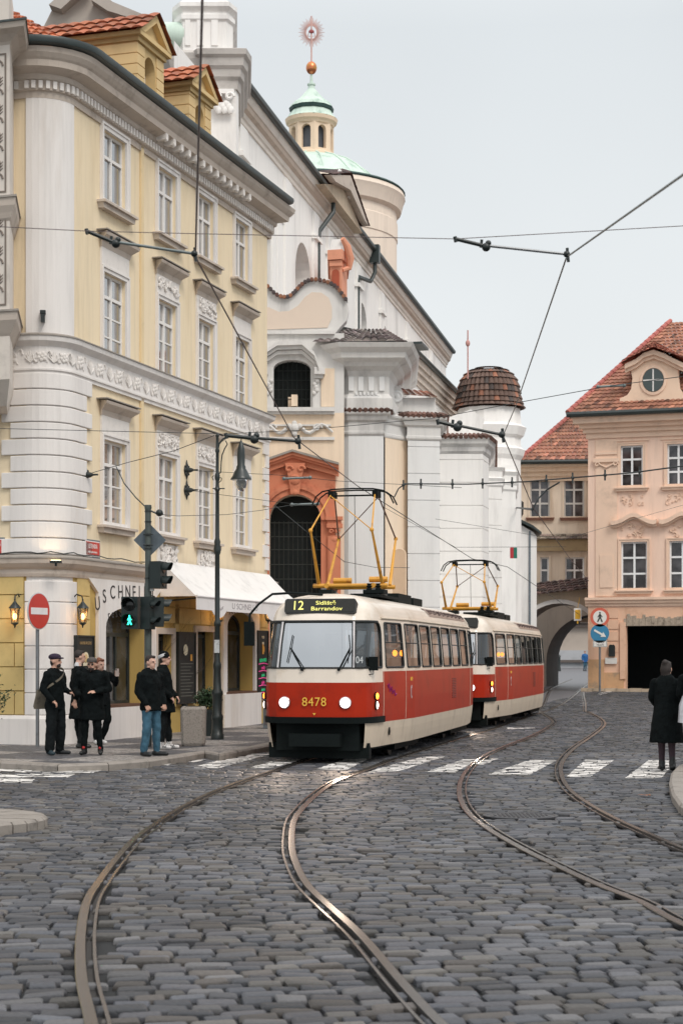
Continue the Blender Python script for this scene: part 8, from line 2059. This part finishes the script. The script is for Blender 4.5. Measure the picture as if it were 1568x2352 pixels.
mb = MB(); q1 = G(127, 1734); mb.T = Matrix.Translation((q1.x, q1.y, KZ)) @ Matrix.Rotation(R(62), 4, 'Z')
path = [(-.22, .18, 1.10), (-.20, -.02, 1.22), (-.06, -.16, 1.36), (.08, -.13, 1.48), (.16, .02, 1.53), (.10, .13, 1.46), (-.06, .19, 1.30), (-.22, .20, 1.12)]
pc = catmull([Vector(p) for p in path], 5); vs = []
for p in pc: vs += [p+Vector((0, 0, .022)), p-Vector((0, 0, .022))]
mb.add(vs, [(2*i, 2*i+1, 2*i+3, 2*i+2) for i in range(len(pc)-1)]); mb.build('strap', SAT, st_)
# ---- tall man with long coat, back turned three quarter, face right
f = Fig()
leg(f, (-.09, .0, .92), (-.10, .0, .50), (-.11, .03, .12), BKC2, (.10, .075, .062)); leg(f, (.09, .0, .92), (.10, .0, .50), (.11, -.05, .12), BKC2, (.10, .075, .062)); foot(f, (-.11, .03, .1), -.2, SHO); foot(f, (.11, -.05, .1), .2, SHO)
f.loft([(0, .02, .55, .22, .19), (0, .02, .58, .225, .19), (0, .01, .80, .205, .165), (0, .0, 1.05, .18, .14), (0, .0, 1.32, .215, .15), (0, .02, 1.45, .20, .115), (0, .03, 1.53, .11, .08)], BKC)
f.chain([(-.21, .02, 1.44), (-.27, .02, 1.16), (-.25, -.08, .92)], [.075, .06, .048], BKC); f.chain([(.21, .02, 1.44), (.27, .04, 1.16), (.24, -.06, .92)], [.075, .06, .048], BKC)
f.cap((0, .05, 1.55), (0, .03, 1.58), .062, .06, WHC); hand(f, (-.25, -.09, .90), (.05, -.2, -1), (-.3, -1, 0), SKL, .5); hand(f, (.24, -.07, .90), (0, -.2, -1), (.3, -1, 0), SKL, .5, side=-1)
head_on(f, (0, .0, 1.70), -.1, 0, SKL, HAI, 'short')
person(f, G(184, 1719), R(118), 'tall dark haired man in a long black coat standing behind the group', 1.02)
# ---- man in cap and sunglasses facing the camera
f = Fig()
leg(f, (-.09, .0, .92), (-.12, -.03, .50), (-.14, .0, .12), BKC, (.095, .066, .052)); leg(f, (.09, .0, .92), (.12, -.04, .50), (.15, .02, .12), BKC, (.095, .066, .052)); foot(f, (-.14, .0, .1), -.15, SHO, .14); foot(f, (.15, .02, .1), .25, SHO, .14)
f.ell((-.14, -.055, .125), (.022, .02, .022), REDL); f.ell((.15, -.035, .125), (.022, .02, .022), REDL)
f.loft([(0, .01, .62, .235, .165), (0, .01, .66, .235, .165), (0, .0, .90, .215, .15), (0, .0, 1.10, .20, .14), (0, .0, 1.32, .235, .15), (0, .02, 1.43, .22, .12), (0, .03, 1.51, .11, .08)], BKC)
f.chain([(-.23, .02, 1.42), (-.31, .03, 1.16), (-.20, -.20, 1.08)], [.075, .062, .05], BKC); f.chain([(.22, .02, 1.42), (.30, .03, 1.17), (.12, -.19, 1.12)], [.075, .062, .05], BKC)
f.chain([(-.31, .03, 1.16), (-.28, -.05, .98)], [.05, .045], BKC); hand(f, (.13, -.20, 1.12), (-.9, -.3, .05), (.1, -.4, 1), SKIN, .35); hand(f, (-.29, -.08, .96), (.15, -.3, -.9), (0, -1, 0), SKIN, .6, side=-1)
P, q = head_on(f, (0, -.02, 1.60), .05, .08, SKIN, HAI, 'cap_back', True); f.ell(P(-.033, -.088, .012), (.026, .010, .017), EYEM, q); f.ell(P(.033, -.088, .012), (.026, .010, .017), EYEM, q)
p3 = person(f, G(211, 1734), R(-6), 'bearded man in peaked cap and sunglasses facing forward with one hand raised', 1.0)
def dcap2(mb): mb.T = Matrix.Translation((0, -.02, 1.60)) @ Matrix.Rotation(.05, 4, 'Z'); mb.ball((0, .015, .07), .098, (.95, 1.05, .68), 16, 10); mb.ball((0, -.105, .055), .07, (1.05, .8, .16), 14, 6)
child_mesh(p3, 'peaked_cap', CAPG, dcap2)
# ---- auburn haired person holding a phone
f = Fig()
leg(f, (-.09, .0, .90), (-.09, -.03, .48), (-.09, .02, .12), BKC, (.10, .075, .058)); leg(f, (.09, .0, .90), (.13, -.06, .48), (.05, .08, .12), BKC, (.10, .078, .058)); foot(f, (-.09, .02, .1), 0, SHW, .14); foot(f, (.05, .08, .1), .3, SHW, .14)
f.loft([(0, .0, .78, .18, .14), (0, .0, .95, .185, .14), (0, .0, 1.12, .165, .125), (0, .0, 1.30, .19, .13), (0, .02, 1.41, .18, .11), (0, .03, 1.48, .10, .08)], BKC2)
f.chain([(-.19, .02, 1.38), (-.25, .0, 1.14), (-.14, -.18, 1.10)], [.068, .055, .045], BKC2); f.chain([(.19, .02, 1.38), (.30, -.04, 1.20), (.27, -.22, 1.34)], [.068, .055, .042], BKC2)
hand(f, (.27, -.23, 1.35), (-.1, -.25, 1), (.2, 1, .2), SKL, .45); hand(f, (-.14, -.19, 1.10), (1, -.2, 0), (0, 0, 1), SKL, .6, side=-1); head_on(f, (0, -.02, 1.58), .3, .05, SKL, HAR, 'long')
p4 = person(f, G(231, 1710), R(20), 'auburn haired person in dark clothes holding a phone, half hidden behind the bearded man', 1.0)
c_ = p4.location+Matrix.Rotation(R(20), 3, 'Z') @ Vector((.265, -.31, 1.43)); mb = MB(Matrix.Translation(c_) @ Matrix.Rotation(R(10), 4, 'Z')); mb.plate([(-.036, -.075), (.036, -.075), (.036, .075), (-.036, .075)], -.005, .005); mb.mi = 1; mb.box(-.03, -.01, -.009, -.0051, .04, .065); tag(mb.build('phone', [mat('phone_case', (.62, .50, .44), .4), BLK]), 'pale phone held up in the hand of the auburn haired person', 'phone')
# ---- man in jeans
f = Fig()
leg(f, (-.09, .0, .92), (-.10, -.02, .50), (-.13, .03, .12), JEA, (.105, .080, .066)); leg(f, (.09, .0, .92), (.12, -.02, .50), (.14, .0, .12), JEA, (.105, .080, .066)); foot(f, (-.13, .03, .1), -.1, SHO, .18); foot(f, (.14, .0, .1), .45, SHO, .19)
f.loft([(0, .0, .80, .20, .155), (0, .0, .84, .205, .155), (0, .0, 1.05, .195, .15), (0, .0, 1.28, .215, .155), (0, .02, 1.41, .205, .125), (0, .04, 1.50, .13, .10), (0, .04, 1.545, .085, .075)], BKC)
f.ell((0, .10, 1.47), (.12, .07, .07), BKC)
f.chain([(-.21, .02, 1.40), (-.26, .03, 1.13), (-.20, -.10, .92)], [.078, .066, .052], BKC); f.chain([(.21, .02, 1.40), (.26, .03, 1.13), (.20, -.12, .93)], [.078, .066, .052], BKC)
hand(f, (-.20, -.11, .90), (.2, -.3, -1), (0, -1, 0), SKIN, .9); hand(f, (.20, -.13, .91), (0, -.3, -1), (0, -1, 0), SKIN, .9, side=-1); head_on(f, (0, -.01, 1.64), .12, 0, SKL, HAI, 'short')
person(f, G(346, 1737), R(48), 'man in blue jeans and black hooded jacket waiting under the traffic light', 1.0)
# ---- person with striped headband
f = Fig()
leg(f, (-.08, .0, .90), (-.08, -.0, .50), (-.10, .04, .12), BKC2, (.095, .07, .056)); leg(f, (.08, .0, .90), (.10, -.03, .50), (.12, -.06, .12), BKC2, (.095, .07, .056)); foot(f, (-.10, .04, .1), -.1, SHW, .16); foot(f, (.12, -.06, .1), .1, SHW, .16)
f.loft([(0, .0, .68, .23, .20), (0, .0, .72, .23, .20), (0, .0, .95, .20, .17), (0, .0, 1.20, .19, .145), (0, .02, 1.42, .195, .125), (0, .04, 1.52, .12, .10), (0, .03, 1.56, .075, .07)], BKC)
f.chain([(-.20, .02, 1.42), (-.25, .02, 1.15), (-.18, -.14, .98)], [.072, .06, .046], BKC); f.chain([(.20, .02, 1.42), (.25, .0, 1.15), (.15, -.18, .98)], [.072, .06, .046], BKC)
hand(f, (-.18, -.15, .97), (.2, -.6, -.7), (0, -1, 0), SKL, .6); hand(f, (.15, -.19, .97), (-.2, -.6, -.7), (0, -1, 0), SKL, .6, side=-1); head_on(f, (0, -.01, 1.665), 0, 0, SKL, HAI, 'cap_back')
p6 = person(f, G(378, 1721), R(84), 'person in long black coat, white trainers and black beanie with a broad white stripe', 1.02)
def dbean(mb): mb.T = Matrix.Translation((0, -.01, 1.665)); mb.lathe([(.098, .02), (.104, .05), (.098, .09), (.075, .125), (.04, .145), (.002, .15)], 20, (0, .02, 0))
bn = child_mesh(p6, 'beanie', BKC, dbean)
def dstr(mb):
    mb.T = Matrix.Translation((0, -.01, 1.665)) @ Matrix.Rotation(R(-22), 4, 'X'); mb.lathe([(.103, .045), (.108, .06), (.104, .095), (.095, .10)], 22, (0, .012, 0), cap=False)
child_mesh(p6, 'white_stripe', WHC, dstr)
def dshoe(mb):
    for fx_, fy_, yw in ((-.10, .04, -.1), (.12, -.06, .1)):
        for s_ in (-1, 1):
            for q_ in range(3): mb.T = Matrix.Translation((fx_, fy_, 0)) @ Matrix.Rotation(yw, 4, 'Z'); mb.tube([(s_*.043, -.03-q_*.028, .078), (s_*.049, -.05-q_*.028, .03)], .006, 4)
child_mesh(p6, 'shoe_stripes', BLK, dshoe)
# ---- woman in long coat at the right
f = Fig()
leg(f, (-.08, .0, .88), (-.075, .0, .48), (-.10, .03, .13), TIGHT, (.085, .062, .045)); leg(f, (.08, .0, .88), (.085, .0, .48), (.09, -.03, .13), TIGHT, (.085, .062, .045)); foot(f, (-.10, .03, .1), .35, SHO, .13, heel=.02); foot(f, (.09, -.03, .1), .55, SHO, .15, heel=.02)
f.cap((-.10, .03, .12), (-.098, .03, .2), .05, .048, SHO); f.cap((.09, -.03, .12), (.09, -.03, .2), .05, .048, SHO)
f.loft([(0, .0, .44, .265, .24), (.0, .0, .47, .265, .24), (0, .0, .62, .25, .22), (0, .0, .85, .225, .19), (0, .0, 1.05, .195, .155), (0, .0, 1.22, .195, .145), (0, .02, 1.36, .19, .125), (0, .03, 1.44, .13, .10), (0, .03, 1.49, .08, .075)], BKC)
f.chain([(-.19, .02, 1.36), (-.235, .0, 1.12), (-.19, -.10, .95)], [.07, .062, .052], BKC); f.chain([(.19, .02, 1.36), (.25, -.02, 1.12), (.21, -.17, 1.00)], [.07, .062, .052], BKC)
hand(f, (-.19, -.11, .94), (.1, -.5, -.8), (0, -1, 0), SKIN, .8); hand(f, (.21, -.18, 1.0), (0, -1, 0), (0, 0, 1), SKIN, .8, side=-1); head_on(f, (0, .0, 1.57), 0, 0, SKIN, HAI, 'long'); f.ell((0, .06, 1.56), (.085, .07, .115), HAI)
c_ = gnd(1531, 1771, 0.01); person(f, c_, R(150), 'woman in a long black coat seen from behind on the zebra crossing', 1.05, crease=.006)
# ---- person cut off by the right edge with pale bag
f = Fig()
leg(f, (-.09, .0, .90), (-.10, .0, .48), (-.12, .0, .12), BKC2, (.10, .08, .06)); leg(f, (.09, .0, .90), (.1, .0, .48), (.12, .0, .12), BKC2, (.10, .08, .06)); foot(f, (-.12, 0, .1), 0, SHO); foot(f, (.12, 0, .1), 0, SHO)
f.loft([(0, .0, .70, .22, .17), (0, .0, .95, .21, .16), (0, .0, 1.30, .22, .15), (0, .02, 1.42, .20, .12), (0, .03, 1.5, .10, .08)], BKC)
f.chain([(-.21, .02, 1.40), (-.34, -.02, 1.16), (-.30, -.16, .98)], [.07, .06, .05], BKC); f.chain([(.21, .02, 1.40), (.27, 0, 1.14), (.2, -.12, .96)], [.07, .06, .05], BKC); hand(f, (-.30, -.17, .97), (0, -.6, -.8), (0, -1, 0), SKIN, .8); hand(f, (.2, -.13, .95), (0, -.6, -.8), (0, -1, 0), SKIN, .8, side=-1); head_on(f, (0, 0, 1.62), 0, 0, SKIN, HAI, 'short')
c_ = gnd(1598, 1760, KZ); person(f, c_, R(150), 'person in black mostly cut off by the right picture edge', 1.0, voxel=.016)
bgc = c_+Vector((-.30, -.22, .92)); mb = MB(Matrix.Translation(bgc)); mb.plate([(-.02, -.22), (.22, -.24), (.22, .02), (.13, .20), (.05, .20), (.0, .06)], -.06, .06); mb.tube([(.06, 0, .2), (.08, 0, .34), (.12, 0, .2)], .01, 5); tag(mb.build('shopping_bag', mat('plastic_bag', (.42, .43, .46), .5, .2, 6), smooth=True, sharp=40), 'pale grey bag carried at the right picture edge', 'bag')
# ---- far pedestrian in a blue jacket
f = Fig()
leg(f, (-.08, .0, .90), (-.09, -.05, .48), (-.10, .03, .10), JEA); leg(f, (.08, .0, .90), (.10, -.02, .48), (.12, .10, .10), JEA); foot(f, (-.10, .03, .1), 0, SHO); foot(f, (.12, .10, .1), 0, SHO)
f.loft([(0, .0, .78, .21, .16), (0, .0, 1.05, .20, .155), (0, .0, 1.30, .22, .16), (0, .02, 1.43, .20, .12), (0, .03, 1.5, .10, .08)], BLU); f.chain([(-.21, .02, 1.40), (-.27, .02, 1.14), (-.24, -.1, .9)], [.075, .065, .05], BLU); f.chain([(.21, .02, 1.40), (.27, .02, 1.14), (.24, -.1, .9)], [.075, .065, .05], BLU); hand(f, (-.24, -.11, .89), (0, -.3, -1), (0, -1, 0), SKIN); hand(f, (.24, -.11, .89), (0, -.3, -1), (0, -1, 0), SKIN, side=-1); head_on(f, (0, 0, 1.63), 0, 0, SKIN, HAR)
Y = 150.; c_ = Vector((fx(1343, Y), Y, gh(Y))); person(f, c_, R(20), 'distant pedestrian in a blue jacket walking beyond the arch', 1.0, voxel=.03)
GR = {'overhead wire': 'overhead tram and span wires', 'support arm': 'arms holding the overhead wires', 'turnbuckle': 'turnbuckles in the wires', 'wall anchor': 'iron wire anchors on the yellow facade', 'menu board': 'menu boards on the shop wall', 'planter': 'black planters on the pavement', 'tram track': 'tram tracks in the cobbles', 'shrub': 'potted shrubs', 'person': 'people in the street'}
for o in list(bpy.data.objects):
    if o.parent is None and o.get('category') in GR and not o.get('group'): o['group'] = GR[o['category']]
for o in bpy.data.objects:
    if '_w' in o.keys(): del o['_w']
